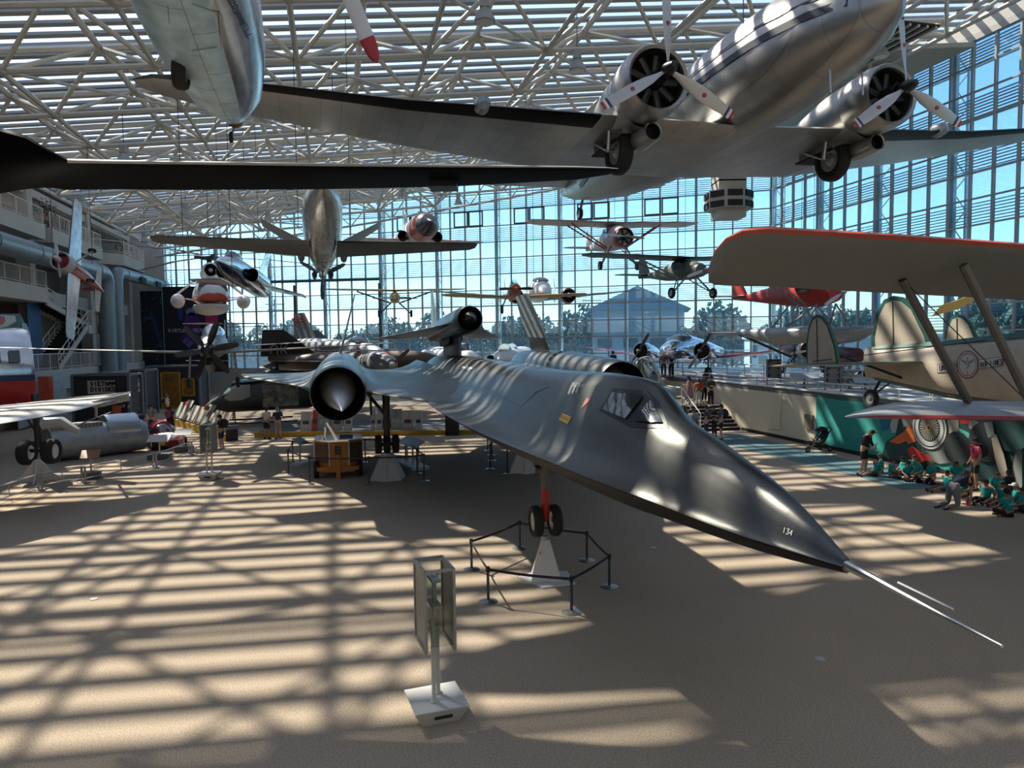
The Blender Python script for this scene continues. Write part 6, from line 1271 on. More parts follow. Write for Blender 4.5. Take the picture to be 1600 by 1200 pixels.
MB().box((0, .05, .34), (1.5, 1.7, .14)).tube([(-.6, -.8, .25), (.6, -.8, .25)], .04, 8).box((0, -.85, .45), (.16, .14, .9)).build('chassis', om, ct, smooth=0); MB().box((0, -.9, 1.0), (.2, .12, .3)).build('hitch_box', blackp, ct, smooth=0)
MB().box((.3, .2, 1.37), (.5, .3, .1)).build('vent_cap', blackp, ct, smooth=0); MB().tube([(-.45, -.2, 1.33), (-.45, -.2, 1.75)], .07, 12).build('exhaust_pipe', chrome, ct); MB().prism([(0, 0), (.1, 0), (-.25, .6), (-.32, .58)], .3, (-.1, -.3, 1.33)).build('open_lid', mat('polished metal', (.85, .86, .88), .1, 1), ct, smooth=0)
for x in (-.8, .8):
    for y in (-.45, .75): wheel('wheel', ct, (x, y, .3), .3, .18, ax=(1, 0, 0), hub=om)
# reading stands by the cart
def readstand(lab, p, rz, L_, n, base):
    t = thing('reading_stand', lab, 'sign', (p.x, p.y, 0), rz, 'slanted reading stands on the floor'); MB().box((0, 0, .06), (L_+.1, base, .12)).build('base', sgm, t, smooth=0)
    for i in range(n): MB().box((-L_/2+L_*(i+.5)/n, .06, .5), (.07, .05, .85)).build('post', sgm, t, smooth=0)
    MB().box((0, 0, .98), (L_, .5, .03), mx=Matrix.Rotation(R(28), 3, 'X')).build('panel', mat('pale reading panel', (.34, .37, .38), .35), t, smooth=0)
p = gz(471, 726); readstand('small slanted reading stand left of the orange cart', p, R(70), .6, 1, .5); p = gz(643, 728); readstand('long slanted reading stand right of the grey jack', p, R(-64), 2.2, 3, .7)
# handrail with heavy feet at the lower left
H0, H1, H2, H3 = gz(-40, 800), gz(62, 766), gz(130, 757), gz(330, 681)
hr = thing('handrail', 'grey steel handrail with twin posts running along the lower left', 'railing', H0); m = MB()
pts = [gz(-40, 800), gz(63, 765), gz(131, 754), gz(242, 730), gz(298, 710), gz(330, 690)]
for z in (.55, .14): m.tube([p-H0+V((0, 0, z)) for p in pts], .022, 6)
m.build('rail_bar', steel, hr)
for p in pts[1:]: MB().box(p-H0+V((-.06, 0, .3)), (.05, .07, .6)).box(p-H0+V((.06, 0, .3)), (.05, .07, .6)).box(p-H0+V((0, 0, .015)), (.4, .22, .03)).build('post', steel, hr, smooth=0)
for i in range(len(pts)-1): 
    q = (pts[i]+pts[i+1])/2-H0; MB().tube([q+V((0, 0, .14)), q+V((0, 0, .55))], .015, 6).build('baluster', steel, hr)
for lab, x_, y_, rz, c_, w_ in (('brown and white slanted sign on a post behind the handrail', 143, 748, 20, mat('brown sign', (.36, .17, .10), .5), .62), ('pale slanted sign on a post beside the red car', 288, 706, 10, mat('pale reading panel', (.34, .37, .38), .35), .75), ('wide low grey sign base behind the handrail', 250, 718, 5, sgm, .9)):
    p = gz(x_, y_); t = thing('sign_post', lab, 'sign', (p.x, p.y, 0), R(rz), 'slanted signs at the left'); MB().box((0, 0, .13), (w_, .45, .26)).build('base', mat('dark sign base', (.10, .10, .10), .5), t, smooth=0); MB().box((0, 0, .5), (.05, .05, .8)).build('post', sgm, t, smooth=0)
    MB().box((0, 0, .93), (w_, .5, .03), mx=Matrix.Rotation(R(30), 3, 'X')).build('panel', c_, t, smooth=0)
# silver fuselage section, red car, big nose, silver wing with wheels
p = gz(75, 722); q = gz(226, 704); bx = thing('fuselage_section', 'bare aluminium fuselage section lying on the floor behind the handrail', 'aircraft part', (p.x, p.y, 0)); d_ = (q-p); L_ = d_.length; d_.normalize()
sk = mat('scuffed aluminium', (.32, .35, .38), .42, .6, var=.2, vs_=2); MB().lathe([(0, .72), (L_*.55, .78), (L_*.97, .72), (L_, .60)], (0, 0, .78), d_, 36, cap=True).build('barrel', sk, bx)
MB().lathe([(L_*.56, .72), (L_*.9, .70), (L_*.905, .5)], (0, 0, 1.15), d_, 30, cap=True).build('raised_fairing', mat('hammered bright metal', (.55, .62, .68), .3, .9, bump=.4, bs=14), bx)
MB().box(d_*(L_*.30)+V((0, -.15, 1.42)), (L_*.5, .7, .34), math.atan2(d_.y, d_.x)).build('grille', mat('ribbed grille', (.25, .26, .27), .4, .6, panel=.7, psz=(.1, 2)), bx, smooth=0)
p = gz(228, 703); rc = thing('red_car', 'low red and white streamlined car with open nose beside the silver fuselage section', 'car', (p.x+.25, p.y+1.2, 0), R(-52))
MB().fus([(1.7, .35, .5, .12, .15), (1.2, .42, .75, .22, .2), (.2, .5, .8, .28, .3), (-1.4, .5, .75, .3, .3), (-2.0, .45, .5, .2, .2)], 20).build('body', mat('gloss red', (.30, .012, .015), .25), rc); MB().fus([(.7, .7, .3, .1, .1), (.2, .75, .55, .4, .1), (-.8, .75, .55, .42, .1), (-1.5, .65, .2, .1, .1)], 18).build('cabin_glass', cglass, rc); MB().fus([(.1, .8, .5, .44, .1), (-.8, .8, .5, .45, .1)], 18).build('roof', red, rc)
MB().fus([(1.5, .47, .3, .08, .02), (1.2, .56, .45, .1, .02), (.7, .66, .4, .1, .02)], 12).build('white_stripe', white, rc, smooth=0)
for x in (-1.2, 1.15):
    for y_ in (-.7, .7): wheel('wheel', rc, (x, y_, .28), .28, .18)
for y_ in (-.4, .4): MB().lathe([(0, .12), (.08, .12)], (1.75, y_, .38), n=14, cap=True).build('headlamp', mat('amber lamp', (.5, .35, .1), .3), rc)
bn_ = thing('airliner_nose', 'chrome topped airliner fuselage with navy and red bands at the far left edge', 'aircraft', mx=attitude(at(44, 583, 33), 131, 0)); bz = [(0, 0, 2.0, 2.0, 2.0), (-.15, 0, 2.06, 2.06, 2.06), (-3, 0, 2.1, 2.1, 2.1), (-6, 0, 2.1, 2.1, 2.1)]
m = MB(); m.fus(bz, 48)
for i in range(len(m.f)):
    j = i % 48
    if i < 48*3: m.mi[i] = 0 if j < 24 else (1 if j in (24, 47) else (2 if j in (25, 26, 27, 28, 43, 44, 45, 46) else 3))
    else: m.mi[i] = 3
m.build('fuselage', [mat('dimpled chrome', (.62, .66, .68), .24, 1, bump=.4, bs=5), navy, mat('airline red', (.38, .015, .02), .35), mat('pale lower skin', (.34, .37, .39), .45, .2)], bn_, smooth=60)
m = MB()
for i in range(7):
    a = R(22); c = V((-.7-i*.7, -2.1*cos(a), 2.1*sin(a))); m.add([c+V((sx*.2, 0, 0))+V((0, sin(a), cos(a)))*(sz*.28)+V((0, -.02, .02)) for sx, sz in ((-1, -1), (1, -1), (1, 1), (-1, 1))], [(0, 1, 2, 3)])
m.build('window_row', mat('window row glass', (.10, .12, .13), .15, .3), bn_, smooth=0)['kind'] = 'stuff'
sw = thing('jet_airliner', 'silver jet wing with twin black wheels on a stand, lower left', 'aircraft', at(60, 640, 22)); so = V(sw.location); m = MB()
st = []
for x, yl, yt, YL, YT, th in ((-80, 670, 640, 19, 23, .5), (0, 662, 634, 20, 24, .42), (60, 652, 627, 21, 24.6, .36), (120, 641, 620, 22.5, 25.2, .3), (160, 630, 617, 23.5, 25.6, .24), (204, 619, 611.5, 24.6, 26.3, .16)): st.append((at(x, yl, YL)-so, at(x, yt, YT)-so, th, (0, 0, 1)))
m.surf(st, 8); m.build('wing', mat('bright wing skin', (.50, .49, .46), .28, .85, var=.1), sw, smooth=50)
a, b_ = at(150, 628, 23.6)-so, at(204, 617.5, 24.7)-so; MB().beam(a+V((0, -.15, -.08)), b_+V((0, -.15, -.05)), .12, .24).build('tip_box', mat('worn primer', (.36, .33, .27), .6, var=.4, vs_=12), sw, smooth=0)
gx = gz(60, 752); wz = .55
for x_, y_ in ((42, 707), (80, 705)): wheel('main_wheel', sw, at(x_, y_, gx.y)-so, .47, .40, ax=(1, .12, 0), hub=white)
c_ = at(61, 700, gx.y)-so; MB().tube([c_, c_+V((-.1, .1, 2.0))], [.12, .15], 12).tube([c_+V((-.42, 0, -.1)), c_+V((.42, 0, -.1))], .07, 8).tube([c_+V((0, 0, .5)), c_+V((-.9, .2, 1.7))], .05, 8).tube([c_+V((.05, -.1, .3)), c_+V((.05, -.05, 1.5))], .04, 8).build('gear_strut', mat('dark gear metal', (.06, .06, .06), .45, .6), sw)
m = MB(); m.tube([c_+V((.2, 0, .9)), c_+V((.9, 0, .95)), c_+V((1.5, 0, .6))], [.22, .2, .12], 8).build('gear_door', lgrey, sw)
t = thing('aircraft_jack', 'white finned jack under the twin wheels at the lower left', 'jack', (gx.x, gx.y, 0), 0, 'white jacks')
for a in range(4): MB().prism([(.08, 0), (.85, 0), (.85, .06), (.5, .25), (.12, .78), (.08, .78)], .04, (0, 0, 0), (cos(a*pi/2+.4), sin(a*pi/2+.4), 0)).build('fin', stm, t, smooth=0)
MB().tube([(0, 0, 0), (0, 0, .8)], .13, 10).build('column', stm, t)
m = MB(); m.surf([(at(118, 665, 27)-so, at(128, 662, 28)-so, .1, (0, 0, 1)), (at(172, 644.5, 27)-so, at(176, 643, 27.6)-so, .06, (0, 0, 1))]); 
m.build('wing_flap', mat('dark flap metal', (.07, .07, .07), .4, .5), sw)
a_, b_ = at(150, 651, 27)-so, at(150, 629, 25)-so; MB().tube([a_, b_], .05, 6).build('flap_actuator', blackp, sw)
# platform with yellow edge, helicopter, leaning history panels
ym = mat('ochre plinth edge', (.50, .30, .02), .55); pm = mat('grey plank deck', (.10, .105, .11), .7, var=.2, panel=.4, psz=(3, .3))
A_, B_ = gz(398, 683), gz(752, 679); m = MB(); m.box(((A_.x+B_.x)/2, A_.y+2.8, .11), (B_.x-A_.x, 5.6, .22)); pl_ = thing('display_plinth', 'low grey planked plinth with an ochre front edge under the camouflaged helicopter', 'plinth', (0, 0, 0)); m.build('deck', pm, pl_, smooth=0)
MB().box(((A_.x+B_.x)/2, A_.y-.03, .13), (B_.x-A_.x, .06, .26)).build('edge', ym, pl_, smooth=0)
C_, D_ = gz(272, 664), gz(352, 690); d_ = (D_-C_); L_ = d_.length; an = math.atan2(d_.y, d_.x); t = thing('display_plinth', 'angled black plinth with an ochre foot carrying a fan of leaning panels', 'plinth', C_, an); MB().box((L_/2, .35, .3), (L_, .6, .6)).build('body', blackp, t, smooth=0); MB().box((L_/2, 0, .2), (L_, .08, .4)).build('edge', ym, t, smooth=0)
pcs = [mat('print cream', (.50, .48, .42), .6, var=.15, vs_=2), mat('print grey green', (.26, .32, .28), .6, var=.3, vs_=2), mat('print red', (.42, .06, .04), .6, var=.2), mat('print sand', (.44, .38, .30), .6, var=.2, vs_=3), mat('print photo', (.05, .05, .06), .6, var=.6, vs_=6)]
lb = ['grey green', 'red topped', 'cream', 'sand coloured', 'green', 'cream', 'pink and cream']
for i in range(7):
    t = thing('history_panel', '%s leaning panel, %s along the angled plinth' % (lb[i], ['furthest', 'second', 'third', 'fourth', 'fifth', 'sixth', 'nearest'][i]), 'sign', C_+d_.normalized()*(L_*(i+.5)/7)+V((-.1, .3, .45)), an, 'leaning history panels'); h_ = 1.25 if i in (1, 4) else 1.0
    MB().box((0, .18, h_/2), (L_/8.2, .03, h_), mx=Matrix.Rotation(R(-30), 3, 'X')).build('panel', pcs[[1, 0, 0, 3, 1, 0, 3][i]], t, smooth=0); MB().box((0, .14 if i in (1, 4) else .16, h_*.8 if i in (1, 4) else h_*.4), (L_/11, .03, h_*.2), mx=Matrix.Rotation(R(-30), 3, 'X')).build('printed_picture', pcs[2 if i in (1, 4, 6) else 4], t, smooth=0)
for i, (x0, x1, c_) in enumerate(((470, 487, 0), (488, 497, 2), (497, 516, 1), (518, 536, 3), (538, 551, 0), (580, 587, 3), (588, 598, 0), (607, 628, 1), (628, 647, 3), (648, 660, 0))):
    p, q = at(x0, 672, A_.y+.4), at(x1, 672, A_.y+.4); w_ = q.x-p.x; h_ = 1.08 if i not in (1, 2, 7) else 1.18
    t = thing('history_panel', '%s leaning text panel, %s from the left on the ochre plinth' % (['cream', 'narrow red', 'map printed', 'sand coloured', 'cream', 'slim sand coloured', 'cream', 'map printed', 'sand coloured', 'cream'][i], ['first', 'second', 'third', 'fourth', 'fifth', 'sixth', 'seventh', 'eighth', 'ninth', 'last'][i]), 'sign', (p.x+w_/2, A_.y+.25, .22), 0, 'leaning history panels')
    MB().box((0, .18, h_/2), (w_, .03, h_), mx=Matrix.Rotation(R(-18), 3, 'X')).build('panel', pcs[c_], t, smooth=0); MB().box((0, .15, h_*.45), (w_*.6, .03, .2), mx=Matrix.Rotation(R(-18), 3, 'X')).build('printed_picture', pcs[4] if c_ != 1 else pcs[3], t, smooth=0)
MB_ = MB(); p, q = at(697, 672, A_.y+.1), at(718, 672, A_.y+.1); tag(MB().box(((p.x+q.x)/2, A_.y-.2, .55), (q.x-p.x, .3, 1.1)).build('floor_cabinet', blackp, smooth=0), 'black cabinet standing against the ochre plinth under the wing', 'cabinet')
hy = thing('transport_helicopter', 'dark olive transport helicopter with clear cockpit glass on the plank plinth', 'aircraft', mx=attitude(V((at(320, 618, 43).x, 43, 1.55)), -66, 0)); ol = mat('dark olive drab', (.030, .034, .026), .5, var=.2)
MB().fus([(.0, -.35, .1, .1, .1), (-.3, -.3, .55, .35, .4), (-1.0, -.15, .95, .55, .6), (-1.8, .1, 1.15, 1.05, .8), (-3.0, .15, 1.2, 1.15, .85), (-6, .15, 1.15, 1.15, .85), (-7.5, .3, .7, .8, .5), (-9, .5, .3, .35, .3), (-12.5, .8, .15, .2, .2)], 26).build('cabin', ol, hy)
for sg in (-1, 1): MB().prism([(-1.0, .25), (-1.9, 1.0), (-2.5, 1.0), (-2.5, .1), (-1.3, .05)], .04, (0, sg*1.14, .0)).build('door_window', mat('hazy cockpit glass', (.20, .24, .24), .1, spec=1), hy, smooth=0); MB().prism([(-3.2, -.4), (-3.2, .9), (-5.3, .9), (-5.3, -.4)], .04, (0, sg*1.17, 0)).build('open_door', mat('dim cabin interior', (.16, .15, .12), .7, var=.8, vs_=3), hy, smooth=0)
MB().fus([(-.9, .3, .7, .1, .1), (-1.3, .5, .95, .3, .2), (-1.75, .8, 1.0, .3, .2)], 20).build('windscreen', mat('hazy cockpit glass', (.20, .24, .24), .1, spec=1), hy); MB().fus([(-1.5, 1.05, .6, .1, .1), (-2.5, 1.15, .9, .16, .1), (-3.4, 1.2, .7, .1, .1)], 16).build('roof_panel', mat('turquoise glazing', (.02, .16, .12), .3), hy)
MB().fus([(-3.2, 1.3, .3, .3, .1), (-3.8, 1.4, .5, .5, .1), (-6, 1.3, .4, .4, .1)], 16).tube([(-4.2, 0, 1.6), (-4.2, 0, 2.4)], .12, 8).build('rotor_mast', blackp, hy)
m = MB(); m.surf([(V((-4.2+5*k, -6.6*k, 2.35))+V((.22, .17, 0)), V((-4.2+5*k, -6.6*k, 2.35))-V((.22, .17, 0)), .05, (0, 0, 1)) for k in (-1, 0, 1)]); m.build('rotor_blade', blackp, hy)
for sg in (-1, 1): m = MB(); m.tube([(.2, sg*1.25, -1.25), (-.1, sg*1.25, -1.32), (-5.2, sg*1.25, -1.32)], .05, 8); m.tube([(-1.6, sg*.7, -.6), (-1.6, sg*1.25, -1.3)], .04, 6); m.tube([(-4.2, sg*.7, -.6), (-4.2, sg*1.25, -1.3)], .04, 6); m.build('landing_skid', blackp, hy)
# clear canopy of a cockpit display beyond the nose
k_ = thing('cockpit_display', 'open clear framed canopy of a cockpit display seen beyond the spy jet nose', 'aircraft part', mx=attitude(at(1010, 606, 30), -30, 0)); MB().fus([(1.6, -.6, .2, .1, .3), (.9, -.4, .55, .3, .6), (-1.5, -.35, .6, .35, .7), (-2.6, -.4, .5, .3, .6)], 18).build('cockpit_tub', mat('grey paint', (.22, .23, .24), .5), k_)
mx_ = Matrix.Rotation(R(-38), 3, 'Y'); 
def cv(pts): return [mx_ @ V(p)+V((-1.0, 0, .0)) for p in pts]
m = MB(); m.fus([(0, 0, .35, .1, .05), (.3, 0, .42, .4, .05), (.9, 0, .42, .5, .05), (1.5, 0, .36, .42, .05), (1.8, 0, .2, .2, .05)], 18); m.v = [tuple(mx_ @ V(q)+V((-1.0, 0, 0))) for q in m.v]; m.build('canopy_glass', cglass, k_)
m = MB(); m.tube(cv([(0, -.4, 0), (1.8, -.38, 0), (2.0, 0, .05), (1.8, .38, 0), (0, .4, 0)]), .045, 6); m.tube(cv([(1.5, .42*cos(a), .47*sin(a)) for a in [pi*i/10 for i in range(11)]]), .04, 6); m.build('canopy_frame', lgrey, k_)
# radial engine on the deck, other planes parked beyond
p = at(1325, 588, 34); t = thing('engine_display', 'bare radial engine with star of pale cylinders standing on the deck', 'engine', (p.x, p.y, p.z), R(-10)); m = MB()
for i in range(9): a = 2*pi*i/9; d_ = V((cos(a), 0, sin(a))); m.tube([d_*.18, d_*.62], .09, 8)
m.lathe([(-.2, .2), (.1, .22), (.2, .1)], (0, 0, 0), (0, -1, 0), 16, cap=True); m.build('cylinder_star', mat('pale engine metal', (.28, .28, .27), .4, .7), t)['kind'] = 'stuff'; MB().box((0, .1, (DZ-p.z)/2-.3), (.5, .5, p.z-DZ-.55)).build('stand', blackp, t, smooth=0)
t = highwing('cabin_plane', 'maroon winged cabin plane with a cream ringed engine behind the mail biplane tail', V((at(1262, 556, 41).x, 41, DZ+1.75)), -6, 13, 2.0, 7.5, .6, mat('white underside', (.5, .5, .5), .5), mat('dark maroon', (.10, .012, .02), .4), True, mat('dark maroon', (.10, .012, .02), .4), r_e=.55, cowl=mat('cream cowl', (.55, .5, .42), .4), strutm=blackp, gear=.7)
t = thing('yellow_biplane', 'yellow winged biplane half hidden behind the mail biplane fins', 'aircraft', mx=attitude(V((at(1340, 550, 37).x, 37, DZ+1.5)), 10, 0)); MB().fus([(0, 0, .4, .4, .4), (-2, 0, .45, .5, .5), (-6, .1, .1, .2, .2)], 16).build('fuselage', mat('dark maroon', (.10, .012, .02), .4), t); wingpart(t, 'upper_wing', [(0, -.6, 1.2, 1.4, .15), (4, -.8, 1.3, 1.2, .1)], ylw); wingpart(t, 'lower_wing', [(.4, -1, -.4, 1.3, .14), (3.8, -1.2, -.3, 1.1, .08)], ylw)
for sg in (-1, 1): MB().tube([(-.9, sg*3, -.3), (-.9, sg*3, 1.2)], .04, 6).build('interplane_strut', blackp, t); wheel('main_wheel', t, (-.6, sg*.7, -1.15), .34, .15)
wq = at(1458, 492, 26); t = thing('yellow_glider', 'yellow wing tip with a dark edge hanging above the right fin of the mail biplane', 'aircraft', wq); m = MB(); m.surf([(V((0, 0, 0)), V((.3, .6, -.05)), .04, (0, 0, 1)), (at(1470, 477, 26)-wq, at(1495, 484, 26.8)-wq, .1, (0, 0, 1)), (at(1500, 468, 26.5)-wq, at(1522, 470, 27.4)-wq, .14, (0, 0, 1)), (at(1600, 430, 28)-wq, at(1620, 425, 29)-wq, .16, (0, 0, 1))], 6); m.build('wing', yellow, t)
# lettering and roundel on the mail biplane
decal('name_panel', T8, [[(1465, 569), (1497, 565), (1497, 581), (1465, 583)], [(1530, 562), (1568, 557), (1568, 572), (1530, 577)]], mat('maroon outline', (.25, .03, .03), .5), b8, .012)
decal('name_panel', T8, [[(1466, 570), (1496.5, 566), (1496.5, 580), (1466, 582)], [(1530.5, 563), (1567, 558.2), (1567, 571), (1530.5, 576)]], mat('silver name panel', (.50, .50, .48), .5), b8, .018)
decal('lettering', T8, pxword('UNITED', (1469, 579), (1497, 576), (.5, -8), 1.2)+pxword('AIR LINES', (1533, 574), (1568, 569), (.5, -8), 1.2), blackp, b8, .026, 1)
def rd_(cx, cy, r0, r1, n=20): return [[(cx+r0*cos(2*pi*i/n), cy+r0*1.28*sin(2*pi*i/n)), (cx+r1*cos(2*pi*i/n), cy+r1*1.28*sin(2*pi*i/n)), (cx+r1*cos(2*pi*(i+1)/n), cy+r1*1.28*sin(2*pi*(i+1)/n)), (cx+r0*cos(2*pi*(i+1)/n), cy+r0*1.28*sin(2*pi*(i+1)/n))] for i in range(n)]
decal('roundel', T8, rd_(1513, 570, .2, 16.5), mat('silver name panel', (.50, .50, .48), .5), b8, .022, 1); decal('roundel_ring', T8, rd_(1513, 570, 15.6, 16.8)+rd_(1513, 570, 13, 13.8), mat('maroon outline', (.25, .03, .03), .5), b8, .026, 1)
decal('roundel_staff', T8, [[(1512.3, 558), (1513.7, 558), (1513.7, 586), (1512.3, 586)], [(1502, 561), (1512, 565), (1512, 569), (1505, 566)], [(1524, 561), (1514, 565), (1514, 569), (1521, 566)], [(1510, 568), (1516, 571), (1516, 572.5), (1510, 569.5)], [(1510, 575), (1516, 572), (1516, 573.5), (1510, 576.5)]], grey, b8, .03, 1)
decal('fin_lettering', T8, pxword('NC', (1362, 516), (1372, 515), (0, -6), 1)+pxword('224M', (1360, 524), (1378, 522), (0, -6), 1)+pxword('U.S', (1388, 513), (1398, 512), (0, -5), .9)+pxword('MAIL', (1387, 522), (1400, 521), (0, -5), .9)+pxword('C.A.M.18', (1386, 533), (1408, 530), (0, -5), .9), blackp, b8, .012, 1)
# ================================================================= people
SK = [mat('skin light', (.50, .30, .22), .55), mat('skin tan', (.36, .20, .13), .55), mat('skin brown', (.18, .09, .055), .55)]
def cloth(c): return mat('cloth %.3f %.3f %.3f' % c, c, .85, bump=.1, bs=20)
def skinmesh(name, verts, edges, radii, mtl, parent, root=0, sub=1):
    me = bpy.data.meshes.new(name); me.from_pydata([tuple(v_) for v_ in verts], edges, []); me.materials.append(mtl)
    o = bpy.data.objects.new(name, me); COL.objects.link(o); o.parent = parent
    o.modifiers.new('Skin', 'SKIN'); 
    if not me.skin_vertices:
        bm = bmesh.new(); bm.from_mesh(me); bm.verts.layers.skin.verify(); bm.to_mesh(me); bm.free()
    sv = me.skin_vertices[0].data
    for i, r_ in enumerate(radii): sv[i].radius = (r_, r_) if not isinstance(r_, tuple) else r_; sv[i].use_root = i == root
    o.modifiers['Skin'].use_smooth_shade = True
    s = o.modifiers.new('Sub', 'SUBSURF'); s.levels = sub; s.render_levels = sub
    return o
def lerp(a, b_, t): return tuple(a[i]+(b_[i]-a[i])*t for i in range(3))
POSE = {
 'stand': dict(pel=(0, 0, .93), ch=(0, 0, 1.24), nk=(0, 0, 1.44), hd=(.02, 0, 1.56), kn=(.03, .10, .50), an=(-.02, .11, .09), to=(.15, .13, .045), el=(-.04, .25, 1.13), wr=(.08, .24, .90)),
 'hold': dict(pel=(0, 0, .93), ch=(0, 0, 1.24), nk=(.01, 0, 1.44), hd=(.06, 0, 1.55), kn=(.03, .10, .50), an=(-.02, .12, .09), to=(.15, .14, .045), el=(.03, .25, 1.13), wr=(.27, .12, 1.16)),
 'bow': dict(pel=(0, 0, .92), ch=(.06, 0, 1.22), nk=(.14, 0, 1.40), hd=(.24, 0, 1.46), kn=(.04, .12, .50), an=(-.02, .15, .09), to=(.15, .17, .045), el=(.12, .25, 1.1), wr=(.30, .14, 1.0)),
 'sit': dict(pel=(0, 0, .14), ch=(.02, 0, .44), nk=(.04, 0, .64), hd=(.08, 0, .76), kn=(.34, .30, .20), an=(.30, -.08, .09), to=(.40, -.16, .06), el=(.10, .24, .38), wr=(.28, .15, .27)),
 'legs': dict(pel=(0, 0, .13), ch=(-.02, 0, .43), nk=(0, 0, .63), hd=(.04, 0, .76), kn=(.42, .13, .22), an=(.80, .12, .08), to=(.86, .13, .17), el=(-.10, .26, .36), wr=(.02, .24, .14)),
 'kneel': dict(pel=(0, 0, .30), ch=(.03, 0, .60), nk=(.05, 0, .80), hd=(.09, 0, .92), kn=(.30, .13, .08), an=(-.12, .12, .08), to=(-.25, .12, .05), el=(.08, .24, .52), wr=(.26, .14, .42)),
 'crawl': dict(pel=(0, 0, .60), ch=(.32, 0, .78), nk=(.50, 0, .86), hd=(.62, 0, .90), kn=(.02, .16, .08), an=(-.42, .14, .08), to=(-.55, .14, .04), el=(.50, .23, .52), wr=(.52, .20, .14)),
}
def person(lab, pos, face, pose='stand', h=1.72, top=(.1, .1, .1), bot=(.05, .05, .06), hair=(.03, .02, .015), skin=0, long_bot=False, sleeves=.5, long_hair=False, group=None, shoe=(.05, .05, .05), cap=None, pack=None, skirt=None):
    t = thing('person', lab, 'person', pos, face, group); t.scale = (h/1.72,)*3; P = POSE[pose]
    vs_ = []; ed = []; ra = []
    def add(p, r_, par=None): vs_.append(p); ra.append(r_); i = len(vs_)-1; 
    def A(p, r_, par=None):
        vs_.append(p); ra.append(r_)
        if par is not None: ed.append((par, len(vs_)-1))
        return len(vs_)-1
    mir = lambda p, s: (p[0], p[1]*s, p[2])
    pel = A(P['pel'], .125); ab = A(lerp(P['pel'], P['ch'], .5), .115, pel); ch = A(P['ch'], (.14, .12), ab); nk0 = A(lerp(P['ch'], P['nk'], .72), .105, ch); nk = A(P['nk'], .055, nk0)
    hb_ = A(lerp(P['nk'], P['hd'], .55), (.07, .07), nk); hd = A(P['hd'], (.095, .085), hb_); dv = V(P['hd'])-V(P['nk']); dv.normalize(); A(tuple(V(P['hd'])+dv*.085), (.07, .065), hd)
    up_s = V(P['nk'])-V(P['ch']); shc = V(P['nk'])-up_s.normalized()*.05; D_ = {}
    for s in (1, -1):
        sh = (shc.x, s*.175, shc.z); a0 = A(sh, .058, nk0); a1 = A(mir(P['el'], s), .042, a0); a2 = A(mir(P['wr'], s), .028, a1)
        fd = (V(mir(P['wr'], s))-V(mir(P['el'], s))).normalized(); hp = V(mir(P['wr'], s))+fd*.06; a3 = A(tuple(hp), (.036, .022), a2); side = V((0, s, 0)).cross(fd); side = side.normalized() if side.length > .2 else V((0, 0, 1))
        for k in range(4): q = hp+side*(-.026+.0175*k)+fd*.035; f1 = A(tuple(q), .009, a3); A(tuple(q+fd*(.035, .045, .042, .03)[k]+V((0, -s*.012, -.006))), .008, f1)
        q = V(mir(P['wr'], s))+fd*.03-side*.04; f1 = A(tuple(q), .010, a2); A(tuple(q+fd*.035-side*.01), .009, f1)
        hip = (P['pel'][0], s*.09, P['pel'][2]-.03); kn, an, to = (mir(P[k_], s) for k_ in ('kn', 'an', 'to')); l0 = A(hip, .095, pel); l1 = A(kn, .06, l0); l15 = A(lerp(kn, an, .35), .058, l1); l2 = A(an, .038, l15); A(to, .036, l2)
        D_[s] = (sh, mir(P['el'], s), mir(P['wr'], s), hip, kn, an, to)
    skinmesh('body', vs_, ed, ra, SK[skin], t)
    # shirt
    v2 = [lerp(P['pel'], P['ch'], .12), lerp(P['pel'], P['ch'], .5), P['ch'], lerp(P['ch'], P['nk'], .72), lerp(P['ch'], P['nk'], .86)]; r2 = [.145, .14, (.16, .14), .125, .085]; e2 = [(0, 1), (1, 2), (2, 3), (3, 4)]
    for s in (1, -1):
        sh, el, wr = D_[s][:3]; n = len(v2); v2 += [sh, lerp(sh, el, min(1, sleeves*1.6))]; r2 += [.075, .064]; e2 += [(3, n), (n, n+1)]
        if sleeves > .7: v2 += [lerp(el, wr, .92)]; r2 += [.045]; e2 += [(n+1, n+2)]
    skinmesh('shirt', v2, e2, r2, cloth(top), t, 2)
    # trousers, shorts or skirt
    if skirt is None:
        v3 = [lerp(P['pel'], P['ch'], .14), P['pel']]; r3 = [.135, .14]; e3 = [(0, 1)]
        for s in (1, -1):
            hip, kn, an = D_[s][3:6]; n = len(v3); v3 += [hip, lerp(hip, kn, .95 if not long_bot else 1)]; r3 += [.108, .078]; e3 += [(1, n), (n, n+1)]
            if long_bot: v3 += [lerp(kn, an, .9)]; r3 += [.062]; e3 += [(n+1, n+2)]
        skinmesh('trousers' if long_bot else 'shorts', v3, e3, r3, cloth(bot), t, 1)
    else: MB().lathe([(.30, .14), (0, .19), (-.55, .24)], (P['pel'][0], 0, P['pel'][2]), (0, 0, 1), 18).build('skirt', cloth(skirt), t)
    for s in (1, -1):
        an, to = D_[s][5:]; d_ = V(to)-V(an); d_.z *= .4 if pose in ('stand', 'hold', 'bow') else 1; c = V(an)+V((0, 0, -.035)); MB().tube([c-d_*.25, c+d_*.4, c+d_*1.05, c+d_*1.2], [.045, .05, .042, .02], 10).build('shoe', cloth(shoe), t)
    hc = V(P['hd'])+dv*.035; back = V((-1, 0, 0)) if dv.z > .3 else V((0, 0, 1)); hm_ = cloth(hair)
    m = MB(); rings = []
